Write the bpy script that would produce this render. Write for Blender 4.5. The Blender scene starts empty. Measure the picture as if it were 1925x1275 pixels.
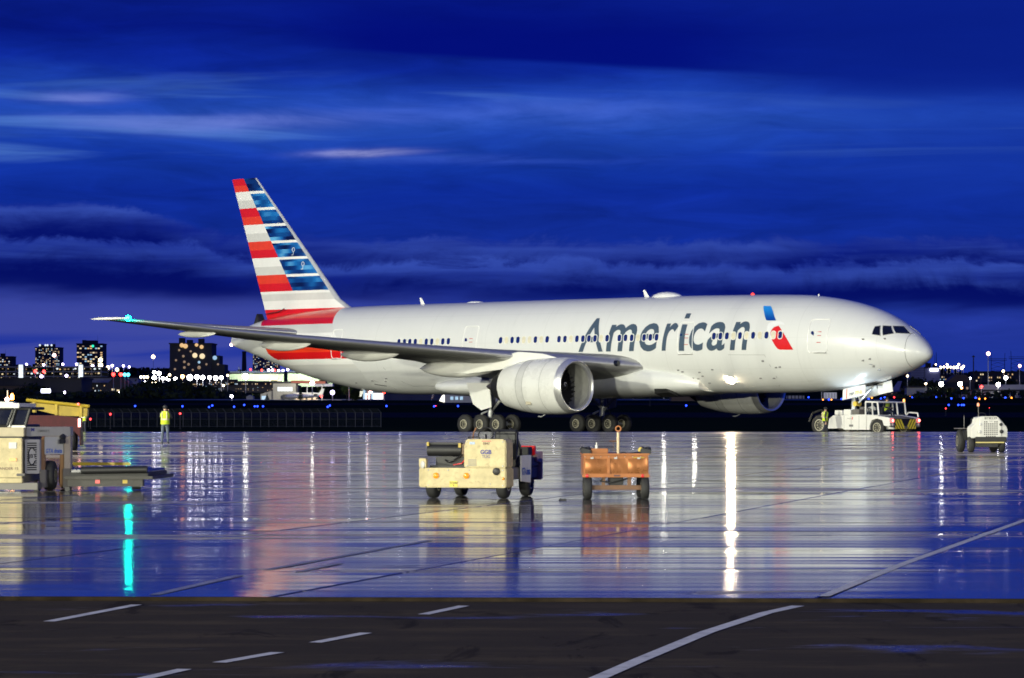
import bpy, bmesh, math, random
from mathutils import Vector, Matrix
R = math.radians
random.seed(7)
scene = bpy.context.scene
COL = scene.collection

# ------------------------------------------------------------------ camera
FPX, CXP, HORIZON, CAMH = 6282.3, 962.5, 768.48, 1.649
cam_d = bpy.data.cameras.new('camera')
cam_d.sensor_width = 36.0
cam_d.lens = FPX / 1925.0 * 36.0
cam_d.shift_y = (HORIZON - 637.5) / 1925.0
cam_d.clip_start = 0.5
cam_d.clip_end = 20000
cam = bpy.data.objects.new('camera', cam_d)
COL.objects.link(cam)
cam.location = (0, 0, CAMH)
cam.rotation_euler = (R(90), 0, 0)
scene.camera = cam
scene.view_settings.view_transform = 'Standard'
scene.view_settings.look = 'None'
scene.view_settings.gamma = 1.0
scene.view_settings.exposure = 0.0
scene.render.engine = 'CYCLES'
scene.cycles.use_denoising = True
scene.cycles.filter_width = 1.7
scene.cycles.max_bounces = 6
scene.cycles.glossy_bounces = 3
scene.cycles.diffuse_bounces = 2
scene.cycles.sample_clamp_indirect = 12.0
scene.cycles.caustics_reflective = False
scene.cycles.caustics_refractive = False

def lin(c):
    return tuple((x / 255 / 12.92) if x / 255 <= 0.04045 else ((x / 255 + 0.055) / 1.055) ** 2.4 for x in c) + (1.0,)

class NB:
    """small helper for wiring shader nodes"""
    def __init__(self, nt): self.nt = nt
    def n(self, t, **kw):
        nd = self.nt.nodes.new(t)
        for k, v in kw.items(): setattr(nd, k, v)
        return nd
    def put(self, sock, val):
        if isinstance(val, bpy.types.NodeSocket): self.nt.links.new(val, sock)
        elif val is not None: sock.default_value = val
    def m(self, op, a, b=None, c=None, clamp=False):
        nd = self.n('ShaderNodeMath', operation=op); nd.use_clamp = clamp
        for i, x in enumerate((a, b, c)):
            if x is not None: self.put(nd.inputs[i], x)
        return nd.outputs[0]
    def smooth(self, x, a, b):
        nd = self.n('ShaderNodeMapRange', interpolation_type='SMOOTHSTEP')
        self.put(nd.inputs[0], x); self.put(nd.inputs[1], a); self.put(nd.inputs[2], b)
        return nd.outputs[0]
    def mix(self, f, a, b):
        nd = self.n('ShaderNodeMix', data_type='RGBA')
        self.put(nd.inputs[0], f); self.put(nd.inputs[6], a); self.put(nd.inputs[7], b)
        return nd.outputs[2]
    def ramp(self, x, stops, interp='LINEAR'):
        nd = self.n('ShaderNodeValToRGB'); cr = nd.color_ramp; cr.interpolation = interp
        while len(cr.elements) < len(stops): cr.elements.new(0.5)
        for e, (p, c) in zip(cr.elements, stops):
            e.position = p; e.color = c if len(c) == 4 else tuple(c) + (1,)
        self.put(nd.inputs[0], x)
        return nd.outputs[0]
    def vec(self, x, y, z):
        nd = self.n('ShaderNodeCombineXYZ')
        for i, a in enumerate((x, y, z)): self.put(nd.inputs[i], a)
        return nd.outputs[0]
    def noise(self, v, scale, detail=4, rough=0.5, dist=0.0):
        nd = self.n('ShaderNodeTexNoise')
        self.put(nd.inputs['Vector'], v)
        nd.inputs['Scale'].default_value = scale; nd.inputs['Detail'].default_value = detail
        nd.inputs['Roughness'].default_value = rough; nd.inputs['Distortion'].default_value = dist
        return nd.outputs['Fac']

# ------------------------------------------------------------------ dusk sky
world = bpy.data.worlds.new('World')
scene.world = world
world.use_nodes = True
world.cycles.sampling_method = 'MANUAL'
world.cycles.sample_map_resolution = 256
world.node_tree.nodes.clear()
w = NB(world.node_tree)
tc = w.n('ShaderNodeTexCoord')
sp = w.n('ShaderNodeSeparateXYZ'); w.put(sp.inputs[0], tc.outputs['Generated'])
dx, dy, dz = sp.outputs
az = w.m('MULTIPLY', w.m('ARCTAN2', dx, dy), 57.2958)
hor = w.m('SQRT', w.m('ADD', w.m('MULTIPLY', dx, dx), w.m('MULTIPLY', dy, dy)))
el = w.m('MULTIPLY', w.m('ABSOLUTE', w.m('ARCTAN2', dz, hor)), 57.2958)
nz1 = w.noise(w.vec(w.m('MULTIPLY', az, 0.16), w.m('MULTIPLY', el, 0.75), 3.1), 1.0, 4, 0.55, 0.4)
nz2 = w.noise(w.vec(w.m('MULTIPLY', az, 0.10), w.m('MULTIPLY', el, 1.5), 9.7), 1.0, 4, 0.55, 0.8)
nz3 = w.noise(w.vec(w.m('MULTIPLY', az, 0.8), w.m('MULTIPLY', el, 1.1), 5.5), 1.0, 5, 0.6, 0.3)
elw = w.m('ADD', el, w.m('MULTIPLY', w.m('SUBTRACT', nz1, 0.5), 1.2))
base = w.ramp(w.m('DIVIDE', elw, 12.0), [
    (0.0, lin((58, 72, 164))), (0.09, lin((44, 60, 158))), (0.15, lin((32, 55, 152))), (0.22, lin((19, 46, 150))), (0.30, lin((14, 44, 152))),
    (0.355, lin((19, 55, 164))), (0.40, lin((35, 77, 183))), (0.445, lin((29, 68, 177))), (0.49, lin((13, 40, 150))),
    (0.54, lin((6, 24, 127))), (0.60, lin((10, 31, 135))), (0.75, lin((14, 42, 144))), (1.0, lin((13, 37, 129)))])
nz4 = w.noise(w.vec(w.m('MULTIPLY', az, 0.42), w.m('MULTIPLY', el, 2.4), 1.3), 1.0, 6, 0.62, 0.6)
shade = w.m('ADD', 0.46, w.m('MULTIPLY', nz4, 1.0))
vm = w.n('ShaderNodeVectorMath', operation='SCALE'); w.put(vm.inputs[0], base); w.put(vm.inputs['Scale'], shade); base = vm.outputs[0]
# left-hand horizon is paler and more violet than the right
azl = w.smooth(az, 2.5, -6.0)
low = w.smooth(el, 2.2, 0.6)
base = w.mix(w.m('MULTIPLY', w.m('MULTIPLY', w.m('SUBTRACT', 1.0, azl), low), 0.75), base, lin((18, 46, 146)))
base = w.mix(w.m('MULTIPLY', w.m('MULTIPLY', azl, w.smooth(el, 2.6, 1.5)), 0.8), base, lin((66, 76, 162)))
# right side of the sky is a little duller
base = w.mix(w.m('MULTIPLY', w.smooth(az, 2.0, 9.0), w.m('MULTIPLY', w.smooth(el, 2.5, 4.5), 0.6)), base, lin((21, 53, 162)))
# thin pale streaks of high cloud
st = w.m('MULTIPLY', w.smooth(nz2, 0.50, 0.74), w.m('MULTIPLY', w.smooth(el, 3.9, 4.5), w.smooth(el, 5.9, 5.2)))
st = w.m('MULTIPLY', st, w.m('ADD', 0.18, w.m('MULTIPLY', w.smooth(az, 2.0, -2.5), 0.42)))
base = w.mix(st, base, lin((102, 154, 229)))
def streak(col, a0, e0, sa, se, amt, tilt=0.0):
    global base
    da = w.m('DIVIDE', w.m('SUBTRACT', az, a0), sa)
    de = w.m('DIVIDE', w.m('SUBTRACT', w.m('SUBTRACT', el, w.m('MULTIPLY', w.m('SUBTRACT', az, a0), tilt)), e0), se)
    de = w.m('ADD', de, w.m('MULTIPLY', w.m('SUBTRACT', nz3, 0.5), 1.6))
    g = w.m('POWER', 2.718, w.m('MULTIPLY', w.m('ADD', w.m('MULTIPLY', da, da), w.m('MULTIPLY', de, de)), -1.0))
    base = w.mix(w.m('MULTIPLY', w.m('MULTIPLY', g, amt), w.smooth(w.m('ADD', w.m('MULTIPLY', nz2, 0.6), w.m('MULTIPLY', nz4, 0.4)), 0.34, 0.62)), base, lin(col))
streak((120, 138, 220), -4.2, 4.92, 1.9, 0.13, 0.75, 0.02)
streak((108, 128, 214), -6.4, 4.86, 1.5, 0.13, 0.55, -0.04)
streak((120, 134, 216), -7.4, 5.28, 0.7, 0.10, 0.7)
streak((176, 178, 228), -2.50, 4.38, 0.75, 0.055, 1.25, 0.03)
streak((80, 112, 214), 0.3, 5.05, 3.0, 0.22, 0.55)
streak((70, 104, 214), -0.4, 4.26, 2.2, 0.08, 0.6)
# hard-edged dark sheet high up
edge = w.m('SUBTRACT', el, w.m('SUBTRACT', 5.92, w.m('MULTIPLY', az, 0.058)))
dk = w.m('MULTIPLY', w.smooth(edge, -0.02, 0.10), w.m('MULTIPLY', w.smooth(az, -4.6, -2.0), w.smooth(az, 6.5, 2.5)))
dk = w.m('MULTIPLY', dk, w.smooth(edge, 1.6, 0.25))
base = w.mix(w.m('MULTIPLY', dk, 0.92), base, lin((2, 13, 121)))
dk2 = w.m('MULTIPLY', w.smooth(az, 2.0, 7.0), w.m('MULTIPLY', w.smooth(el, 5.0, 5.6), w.smooth(el, 9.0, 6.5)))
base = w.mix(w.m('MULTIPLY', dk2, 0.7), base, lin((5, 24, 127)))
# long cumulus bank, two overlapping layers with broken pale tops
def bank_layer(t0, rise, amp, b0, nz, dark, seed):
    global base
    nn = w.noise(w.vec(w.m('MULTIPLY', az, 0.55), w.m('MULTIPLY', el, 0.9), seed), 1.0, 8, 0.66, 0.45)
    top = w.m('ADD', t0, w.m('ADD', w.m('MULTIPLY', w.smooth(az, -4.0, -7.0), rise), w.m('MULTIPLY', w.m('SUBTRACT', nn, 0.5), amp)))
    depth = w.m('SUBTRACT', top, el)
    bot = w.m('ADD', b0, w.m('ADD', w.m('MULTIPLY', w.smooth(az, -3.0, -8.0), 0.15), w.m('MULTIPLY', w.m('SUBTRACT', nz1, 0.5), 1.2)))
    mk = w.m('MULTIPLY', w.smooth(depth, -0.03, 0.14), w.smooth(w.m('SUBTRACT', el, bot), -0.30, 0.22))
    rim = w.smooth(w.m('ADD', nz2, w.m('MULTIPLY', nn, 0.6)), 0.55, 1.0)
    c0 = w.mix(rim, lin((12, 30, 132)), lin((54, 80, 178)))
    f = w.m('ADD', depth, w.m('MULTIPLY', w.m('SUBTRACT', nz4, 0.5), 0.5))
    cc = w.mix(w.smooth(f, 0.02, 0.62), c0, lin(dark))
    base = w.mix(w.m('MULTIPLY', mk, 0.94), base, cc)
bank_layer(2.95, 0.50, 0.95, 2.05, nz3, (5, 16, 104), 5.5)
bank_layer(2.55, 0.42, 1.05, 1.86, nz3, (4, 14, 98), 14.2)
lowc = w.m('MULTIPLY', w.smooth(nz2, 0.50, 0.60), w.m('MULTIPLY', w.smooth(el, 1.35, 1.15), w.smooth(el, 0.75, 0.95)))
base = w.mix(w.m('MULTIPLY', w.m('MULTIPLY', lowc, azl), 0.8), base, lin((22, 48, 156)))
sky = w.n('ShaderNodeTexSky', sky_type='NISHITA')
sky.sun_disc = False
sky.sun_elevation = R(-5.0)
sky.sun_rotation = R(200)
skm = w.n('ShaderNodeMix', data_type='RGBA', blend_type='ADD')
skm.inputs[0].default_value = 0.05
w.put(skm.inputs[6], base); w.put(skm.inputs[7], sky.outputs[0])
bg = w.n('ShaderNodeBackground'); w.put(bg.inputs[0], skm.outputs[2]); bg.inputs[1].default_value = 1.0
wo = w.n('ShaderNodeOutputWorld'); w.put(wo.inputs[0], bg.outputs[0])

# ------------------------------------------------------------------ materials
MATS = {}
def mat(name, col, rough=0.5, metal=0.0, var=0.08, scale=3.0, emit=None, es=1.0, coat=0.0, spec=0.5, grime=0.0, gcol=(0.05, 0.045, 0.04)):
    if name in MATS: return MATS[name]
    m = bpy.data.materials.new(name); m.use_nodes = True
    nb = NB(m.node_tree); p = m.node_tree.nodes['Principled BSDF']
    c = tuple(col) + (1,) if len(col) == 3 else tuple(col)
    t = nb.n('ShaderNodeTexCoord').outputs['Object']
    f = nb.noise(t, scale, 5, 0.6)
    a = tuple(x * (1 - var) for x in c[:3]) + (1,); b = tuple(min(1, x * (1 + var)) for x in c[:3]) + (1,)
    colr = nb.mix(nb.smooth(f, 0.3, 0.7), a, b)
    if grime:
        g = nb.smooth(nb.noise(t, scale * 2.3, 7, 0.7, 0.5), 0.52, 0.78)
        colr = nb.mix(nb.m('MULTIPLY', g, grime), colr, tuple(gcol) + (1,))
    nb.put(p.inputs['Base Color'], colr)
    nb.put(p.inputs['Roughness'], nb.m('ADD', rough - 0.06, nb.m('MULTIPLY', f, 0.12), clamp=True))
    p.inputs['Metallic'].default_value = metal
    p.inputs['Coat Weight'].default_value = coat
    p.inputs['Coat Roughness'].default_value = 0.08
    p.inputs['Specular IOR Level'].default_value = spec
    if emit:
        p.inputs['Emission Color'].default_value = tuple(emit) + (1,); p.inputs['Emission Strength'].default_value = es
    MATS[name] = m
    return m
def glow(name, col, s, sample=False):
    if name in MATS: return MATS[name]
    m = bpy.data.materials.new(name); m.use_nodes = True
    p = m.node_tree.nodes['Principled BSDF']
    nb = NB(m.node_tree)
    t = nb.n('ShaderNodeTexCoord').outputs['Object']
    f = nb.noise(t, 2.0, 2)
    p.inputs['Base Color'].default_value = (0.3, 0.3, 0.3, 1)
    p.inputs['Emission Color'].default_value = tuple(col) + (1,)
    nb.put(p.inputs['Emission Strength'], nb.m('ADD', s * 0.8, nb.m('MULTIPLY', f, s * 0.4)))
    if not sample: m.cycles.emission_sampling = 'NONE'
    MATS[name] = m
    return m

# ------------------------------------------------------------------ mesh helpers
class MB:
    def __init__(self): self.v = []; self.f = []; self.mi = []
    def add(self, vs, fs, mi=0):
        o = len(self.v); self.v += [tuple(x) for x in vs]
        for k, fc in enumerate(fs):
            self.f.append(tuple(o + i for i in fc)); self.mi.append(mi[k] if isinstance(mi, list) else mi)
        return self
    def box(self, x0, x1, y0, y1, z0, z1, mi=0):
        vs = [(x0, y0, z0), (x1, y0, z0), (x1, y1, z0), (x0, y1, z0), (x0, y0, z1), (x1, y0, z1), (x1, y1, z1), (x0, y1, z1)]
        return self.add(vs, [(0, 3, 2, 1), (4, 5, 6, 7), (0, 1, 5, 4), (1, 2, 6, 5), (2, 3, 7, 6), (3, 0, 4, 7)], mi)
    def hexa(self, b, t, mi=0):      # 4 bottom points, 4 top points
        return self.add(list(b) + list(t), [(0, 3, 2, 1), (4, 5, 6, 7), (0, 1, 5, 4), (1, 2, 6, 5), (2, 3, 7, 6), (3, 0, 4, 7)], mi)
    def prism(self, pts, axis, a, b, mi=0):   # polygon extruded along an axis
        def P(p, t): return {'x': (t, p[0], p[1]), 'y': (p[0], t, p[1]), 'z': (p[0], p[1], t)}[axis]
        n = len(pts)
        vs = [P(p, a) for p in pts] + [P(p, b) for p in pts]
        fs = [tuple(range(n)), tuple(range(2 * n - 1, n - 1, -1))] + [(i, i + n, (i + 1) % n + n, (i + 1) % n) for i in range(n)]
        return self.add(vs, fs, mi)
    def tube(self, p0, p1, r0, r1=None, n=8, mi=0):
        r1 = r0 if r1 is None else r1
        p0, p1 = Vector(p0), Vector(p1); d = (p1 - p0).normalized()
        a = d.orthogonal().normalized(); b = d.cross(a)
        vs = []
        for p, r in ((p0, r0), (p1, r1)):
            for i in range(n):
                t = 2 * math.pi * i / n
                vs.append(p + (a * math.cos(t) + b * math.sin(t)) * r)
        fs = [(i, (i + 1) % n, (i + 1) % n + n, i + n) for i in range(n)] + [tuple(range(n - 1, -1, -1)), tuple(range(n, 2 * n))]
        return self.add(vs, fs, mi)
    def path(self, pts, r, n=6, mi=0):
        for a, b in zip(pts[:-1], pts[1:]): self.tube(a, b, r, n=n, mi=mi)
        return self
    def lathe(self, prof, o, d=(0, 0, 1), n=24, mi=0, close=False):
        o, d = Vector(o), Vector(d).normalized(); a = d.orthogonal().normalized(); b = d.cross(a)
        vs = []; k = len(prof)
        for t, r in prof:
            for i in range(n):
                w_ = 2 * math.pi * i / n
                vs.append(o + d * t + (a * math.cos(w_) + b * math.sin(w_)) * max(r, 1e-4))
        fs = []; ml = []
        rng = range(k) if close else range(k - 1)
        for j in rng:
            j2 = (j + 1) % k
            for i in range(n):
                fs.append((j * n + i, j * n + (i + 1) % n, j2 * n + (i + 1) % n, j2 * n + i))
                ml.append(mi[j] if isinstance(mi, (list, tuple)) else mi)
        return self.add(vs, fs, ml)
    def loft(self, rings, caps=True, mi=0, closed=True):
        n = len(rings[0]); vs = [p for r in rings for p in r]; fs = []; ml = []
        for j in range(len(rings) - 1):
            for i in range(n if closed else n - 1):
                fs.append((j * n + i, (j + 1) * n + i, (j + 1) * n + (i + 1) % n, j * n + (i + 1) % n))
                ml.append(mi(j, i) if callable(mi) else mi)
        if caps:
            fs.append(tuple(range(n))); fs.append(tuple(range(len(vs) - 1, len(vs) - n - 1, -1)))
            ml += [mi(0, 0) if callable(mi) else mi] * 2
        return self.add(vs, fs, ml)
    def ball(self, c, r, n=8, mi=0, sz=1.0):
        m = max(4, n // 2)
        prof = [(-r * sz * math.cos(math.pi * i / m), r * math.sin(math.pi * i / m)) for i in range(m + 1)]
        return self.lathe(prof, c, (0, 0, 1), n, mi)
    def build(self, name, mats, parent=None, bevel=0.0, smooth=35, loc=None, fix=True):
        me = bpy.data.meshes.new(name)
        me.from_pydata(self.v, [], self.f)
        mats = mats if isinstance(mats, (list, tuple)) else [mats]
        for m in mats: me.materials.append(m)
        if len(mats) > 1: me.polygons.foreach_set('material_index', self.mi)
        if fix or bevel:
            bm = bmesh.new(); bm.from_mesh(me)
            bmesh.ops.remove_doubles(bm, verts=bm.verts, dist=0.0004)
            bmesh.ops.recalc_face_normals(bm, faces=bm.faces)
            if bevel:
                es = [e for e in bm.edges if len(e.link_faces) == 2 and e.calc_face_angle(0) > 0.5]
                bmesh.ops.bevel(bm, geom=es, offset=bevel, segments=2, affect='EDGES', clamp_overlap=True)
            bm.to_mesh(me); bm.free()
        if smooth:
            me.polygons.foreach_set('use_smooth', [True] * len(me.polygons))
            me.set_sharp_from_angle(angle=R(smooth))
        return link(name, me, parent, loc)
def link(name, me, parent=None, loc=None):
    o = bpy.data.objects.new(name, me); COL.objects.link(o)
    if parent is not None: o.parent = parent
    if loc is not None: o.location = loc
    return o
def box(x0, x1, y0, y1, z0, z1): return MB().box(x0, x1, y0, y1, z0, z1)
def tag(o, label, cat, group=None):
    o['label'] = label; o['category'] = cat
    if group: o['group'] = group
    return o
def thing(name, label, cat, loc=(0, 0, 0), rz=0.0, group=None):
    o = bpy.data.objects.new(name, None); COL.objects.link(o)
    o.empty_display_size = 0.3; o.location = loc; o.rotation_euler = (0, 0, rz)
    return tag(o, label, cat, group)
def struct(o): o['kind'] = 'structure'; return o
def copy_tree(o, parent=None):
    c = o.copy(); COL.objects.link(c); c.parent = parent
    for ch in list(o.children): copy_tree(ch, c)
    return c
def text2d(s, height, shear=0.0, bold=0.0, spacing=1.0):
    """flat lettering as (verts2d, faces), capital height = height, origin at baseline left"""
    cu = bpy.data.curves.new('lettering', 'FONT'); cu.body = s; cu.shear = shear; cu.offset = bold; cu.space_character = spacing
    cu.resolution_u = 4
    ob = bpy.data.objects.new('lettering', cu); COL.objects.link(ob)
    bpy.context.view_layer.update()
    ev = ob.evaluated_get(bpy.context.evaluated_depsgraph_get())
    me = ev.to_mesh()
    k = height / 0.7
    vs = [(v.co.x * k, v.co.y * k) for v in me.vertices]; fs = [tuple(p.vertices) for p in me.polygons]
    ev.to_mesh_clear(); bpy.data.objects.remove(ob); bpy.data.curves.remove(cu)
    return vs, fs
def letter(name, s, height, parent, m, o, xd, yd, bold=0.0, shear=0.0, center=False, wide=None, off=0.004):
    vs, fs = text2d(s, height, shear, bold)
    if not vs: return None
    o, xd, yd = Vector(o), Vector(xd).normalized(), Vector(yd).normalized(); nd = xd.cross(yd)
    x0 = min(v[0] for v in vs); x1 = max(v[0] for v in vs); k = 1.0
    if wide: k = wide / (x1 - x0)
    sh = (x0 + x1) / 2 if center else x0
    me = MB().add([o + xd * ((v[0] - sh) * k) + yd * v[1] + nd * off for v in vs], fs)
    return me.build(name, m, parent, smooth=0, fix=False)

# ------------------------------------------------------------------ terrain and pixel-to-place helpers
TY = [-400, 190, 196, 230, 320, 430, 500, 600, 750, 900, 1100, 1500, 2500, 3500, 5000, 9000]
TZ = [0.0, 0.0, 0.0, 0.0, -0.35, -0.95, 0.2, 1.95, 3.3, 4.35, 6.4, 13.0, 23.0, 30.0, 36.0, 36.0]
def terr(y):
    for i in range(len(TY) - 1):
        if y <= TY[i + 1]:
            t = max(0, (y - TY[i]) / (TY[i + 1] - TY[i])); return TZ[i] + (TZ[i + 1] - TZ[i]) * t
    return TZ[-1]
def at(u, v, y): return Vector(((u - CXP) / FPX * y, y, CAMH - (v - HORIZON) / FPX * y))
def apron_z(y):
    t = min(1.0, max(0.0, (y - 115) / 75.0)); return 0.33 * t ** 2.2
def on_apron(u, v):
    y = 50.0
    for _ in range(60): y = (CAMH - apron_z(y)) * FPX / (v - HORIZON) * 0.5 + y * 0.5
    return Vector(((u - CXP) / FPX * y, y, apron_z(y)))
def ground_y(v):
    best = 600
    y = 460.0
    while y < 2400:
        if HORIZON - (terr(y) - CAMH) * FPX / y <= v: return y
        y += 2
    return best
# ------------------------------------------------------------------ setting materials
A12 = Vector((math.sin(R(13.2)), math.cos(R(13.2)))); B3 = Vector((math.cos(R(2.4)), -math.sin(R(2.4))))
O_SLAB = Vector((2.62, 28.98)); SB, SA = 4.75, 5.4
def slab_pt(i, j): p = O_SLAB + B3 * (i * SB) + A12 * (j * SA); return p
def wet_concrete(name, joints):
    m = bpy.data.materials.new(name); m.use_nodes = True; nb = NB(m.node_tree); p = m.node_tree.nodes['Principled BSDF']
    pos = nb.n('ShaderNodeNewGeometry').outputs['Position']
    s = nb.n('ShaderNodeSeparateXYZ'); nb.put(s.inputs[0], pos); x, y, z = s.outputs
    # large damp / standing-water pattern, drawn out along the brushed slabs
    big = nb.noise(nb.vec(nb.m('MULTIPLY', x, 0.035), nb.m('MULTIPLY', y, 0.36), 0.0), 1.0, 5, 0.6, 0.3)
    mid = nb.noise(nb.vec(nb.m('MULTIPLY', x, 0.35), nb.m('MULTIPLY', y, 1.1), 4.0), 1.0, 5, 0.6)
    fine = nb.noise(pos, 9.0, 4, 0.65)
    dry_lit = nb.smooth(nb.m('ADD', nb.m('ADD', big, nb.m('MULTIPLY', nb.smooth(y, 75.0, 150.0), 0.10)), nb.m('MULTIPLY', nb.m('SUBTRACT', mid, 0.5), 0.35)), 0.58, 0.66)  # drier share grows with distance, painting in the floodlit look of the far bands
    c1 = nb.mix(fine, (0.040, 0.038, 0.034, 1), (0.066, 0.062, 0.055, 1))
    c2 = nb.mix(fine, (0.50, 0.44, 0.30, 1), (0.62, 0.56, 0.42, 1))  # pale drier concrete, with some floodlight on the ground put into the colour
    col = nb.mix(dry_lit, c1, c2)
    stain = nb.smooth(nb.noise(pos, 0.7, 6, 0.7, 0.8), 0.60, 0.74)
    col = nb.mix(nb.m('MULTIPLY', stain, 0.6), col, (0.05, 0.045, 0.04, 1))
    rough = nb.m('ADD', nb.m('MULTIPLY', dry_lit, 0.30), nb.m('ADD', 0.050, nb.m('MULTIPLY', mid, 0.10)))
    det = B3.x * A12.y - B3.y * A12.x
    qx = nb.m('SUBTRACT', x, O_SLAB.x); qy = nb.m('SUBTRACT', y, O_SLAB.y)
    ii = nb.m('DIVIDE', nb.m('SUBTRACT', nb.m('MULTIPLY', qx, A12.y), nb.m('MULTIPLY', qy, A12.x)), det * SB)
    jj = nb.m('DIVIDE', nb.m('SUBTRACT', nb.m('MULTIPLY', qy, B3.x), nb.m('MULTIPLY', qx, B3.y)), det * SA)
    fj = nb.m('SUBTRACT', nb.m('FRACT', jj), 0.5)
    rowr = nb.n('ShaderNodeTexWhiteNoise', noise_dimensions='1D'); nb.put(rowr.inputs['W'], nb.m('FLOOR', jj))
    camber = nb.m('ADD', nb.m('MULTIPLY', nb.m('MULTIPLY', fj, fj), nb.m('MULTIPLY', nb.m('ADD', 0.35, rowr.outputs['Value']), -0.036)), nb.m('MULTIPLY', fj, nb.m('MULTIPLY', nb.m('SUBTRACT', rowr.outputs['Value'], 0.5), 0.016)))
    if joints:   # far slabs: joints are only thin lines in the surface
        def line(q, wd): return nb.smooth(nb.m('ABSOLUTE', nb.m('SUBTRACT', nb.m('FRACT', nb.m('ADD', q, 0.5)), 0.5)), wd, wd * 0.4)
        jl = nb.m('MAXIMUM', line(ii, 0.012), line(jj, 0.014))
        col = nb.mix(jl, col, (0.34, 0.27, 0.12, 1)); rough = nb.m('MAXIMUM', rough, nb.m('MULTIPLY', jl, 0.65))
        cell = nb.n('ShaderNodeTexWhiteNoise', noise_dimensions='2D')
        nb.put(cell.inputs['Vector'], nb.vec(nb.m('FLOOR', ii), nb.m('FLOOR', jj), 0)); rnd = cell.outputs['Value']
    else:
        rnd = nb.n('ShaderNodeObjectInfo').outputs['Random']
    rough = nb.m('ADD', rough, nb.m('MULTIPLY', nb.m('SUBTRACT', rnd, 0.5), 0.05))
    col = nb.mix(nb.m('MULTIPLY', rnd, 0.25), col, (0.09, 0.085, 0.08, 1))
    nb.put(p.inputs['Base Color'], col); nb.put(p.inputs['Roughness'], rough)
    p.inputs['IOR'].default_value = 1.38; p.inputs['Specular IOR Level'].default_value = 0.5
    h1 = nb.noise(nb.vec(nb.m('MULTIPLY', x, 0.13), nb.m('MULTIPLY', y, 1.0), 2.0), 1.0, 3, 0.5)
    h2 = nb.noise(nb.vec(nb.m('MULTIPLY', x, 0.45), nb.m('MULTIPLY', y, 5.0), 7.0), 1.0, 2, 0.5)
    h0 = nb.noise(nb.vec(nb.m('MULTIPLY', x, 0.045), nb.m('MULTIPLY', y, 0.42), 5.0), 1.0, 2, 0.5)
    hh = nb.m('ADD', nb.m('ADD', camber, nb.m('MULTIPLY', h0, 0.024)), nb.m('ADD', nb.m('MULTIPLY', h1, 0.0040), nb.m('MULTIPLY', h2, 0.0003)))
    bp = nb.n('ShaderNodeBump'); bp.inputs['Strength'].default_value = 1.0; bp.inputs['Distance'].default_value = 1.0
    nb.put(bp.inputs['Height'], hh); nb.put(p.inputs['Normal'], bp.outputs[0])
    return m
M_SLAB = wet_concrete('wet_concrete', False); M_APRON = wet_concrete('wet_concrete_far', True)

def asphalt(name, wet=0.5, dark=(0.022, 0.021, 0.022), rough=0.55, sp0=0.1, sp1=0.3):
    m = bpy.data.materials.new(name); m.use_nodes = True; nb = NB(m.node_tree); p = m.node_tree.nodes['Principled BSDF']
    pos = nb.n('ShaderNodeNewGeometry').outputs['Position']
    s = nb.n('ShaderNodeSeparateXYZ'); nb.put(s.inputs[0], pos); x, y, z = s.outputs
    g = nb.noise(pos, 55.0, 3, 0.7); st = nb.noise(nb.vec(nb.m('MULTIPLY', x, 0.5), nb.m('MULTIPLY', y, 1.4), 1.0), 1.0, 6, 0.65)
    d2 = tuple(k * 2.0 for k in dark)
    col = nb.mix(g, tuple(dark) + (1,), d2 + (1,))
    col = nb.mix(nb.m('MULTIPLY', nb.smooth(st, 0.45, 0.68), 0.8), col, (0.068, 0.054, 0.038, 1))
    cr = nb.smooth(nb.noise(nb.vec(nb.m('MULTIPLY', x, 1.6), nb.m('MULTIPLY', y, 0.35), 3.0), 1.0, 7, 0.7, 1.2), 0.56, 0.64); col = nb.mix(nb.m('MULTIPLY', cr, 0.6), col, (0.010, 0.009, 0.009, 1))
    pud = nb.smooth(nb.noise(nb.vec(nb.m('MULTIPLY', x, 0.42), nb.m('MULTIPLY', y, 0.75), 8.0), 1.0, 5, 0.6, 0.4), 0.57, 0.68)
    nb.put(p.inputs['Base Color'], col)
    nb.put(p.inputs['Roughness'], nb.m('SUBTRACT', rough, nb.m('MULTIPLY', pud, wet)))
    nb.put(p.inputs['Specular IOR Level'], nb.m('ADD', sp0, nb.m('MULTIPLY', pud, sp1)))
    bp = nb.n('ShaderNodeBump'); bp.inputs['Strength'].default_value = 0.5; bp.inputs['Distance'].default_value = 0.006
    nb.put(bp.inputs['Height'], g); nb.put(p.inputs['Normal'], bp.outputs[0])
    return m
M_ROAD = asphalt('damp_asphalt', 0.60, (0.026, 0.022, 0.018), 0.82, 0.02, 0.45)
M_TAXI = asphalt('taxiway_asphalt', 0.15, (0.014, 0.014, 0.014), 0.92, 0.01, 0.03)
def grass_mat():
    m = bpy.data.materials.new('dark_grass'); m.use_nodes = True; nb = NB(m.node_tree); p = m.node_tree.nodes['Principled BSDF']
    pos = nb.n('ShaderNodeNewGeometry').outputs['Position']
    s = nb.n('ShaderNodeSeparateXYZ'); nb.put(s.inputs[0], pos); x, y, z = s.outputs
    a = nb.noise(nb.vec(nb.m('MULTIPLY', x, 0.02), nb.m('MULTIPLY', y, 0.03), 0), 1.0, 6, 0.65); b = nb.noise(pos, 1.3, 4, 0.7)
    col = nb.mix(a, (0.018, 0.030, 0.010, 1), (0.040, 0.055, 0.018, 1)); col = nb.mix(nb.m('MULTIPLY', b, 0.6), col, (0.020, 0.024, 0.012, 1))
    nb.put(p.inputs['Base Color'], col); p.inputs['Roughness'].default_value = 1.0; p.inputs['Specular IOR Level'].default_value = 0.0
    return m
M_GRASS = grass_mat()

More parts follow.
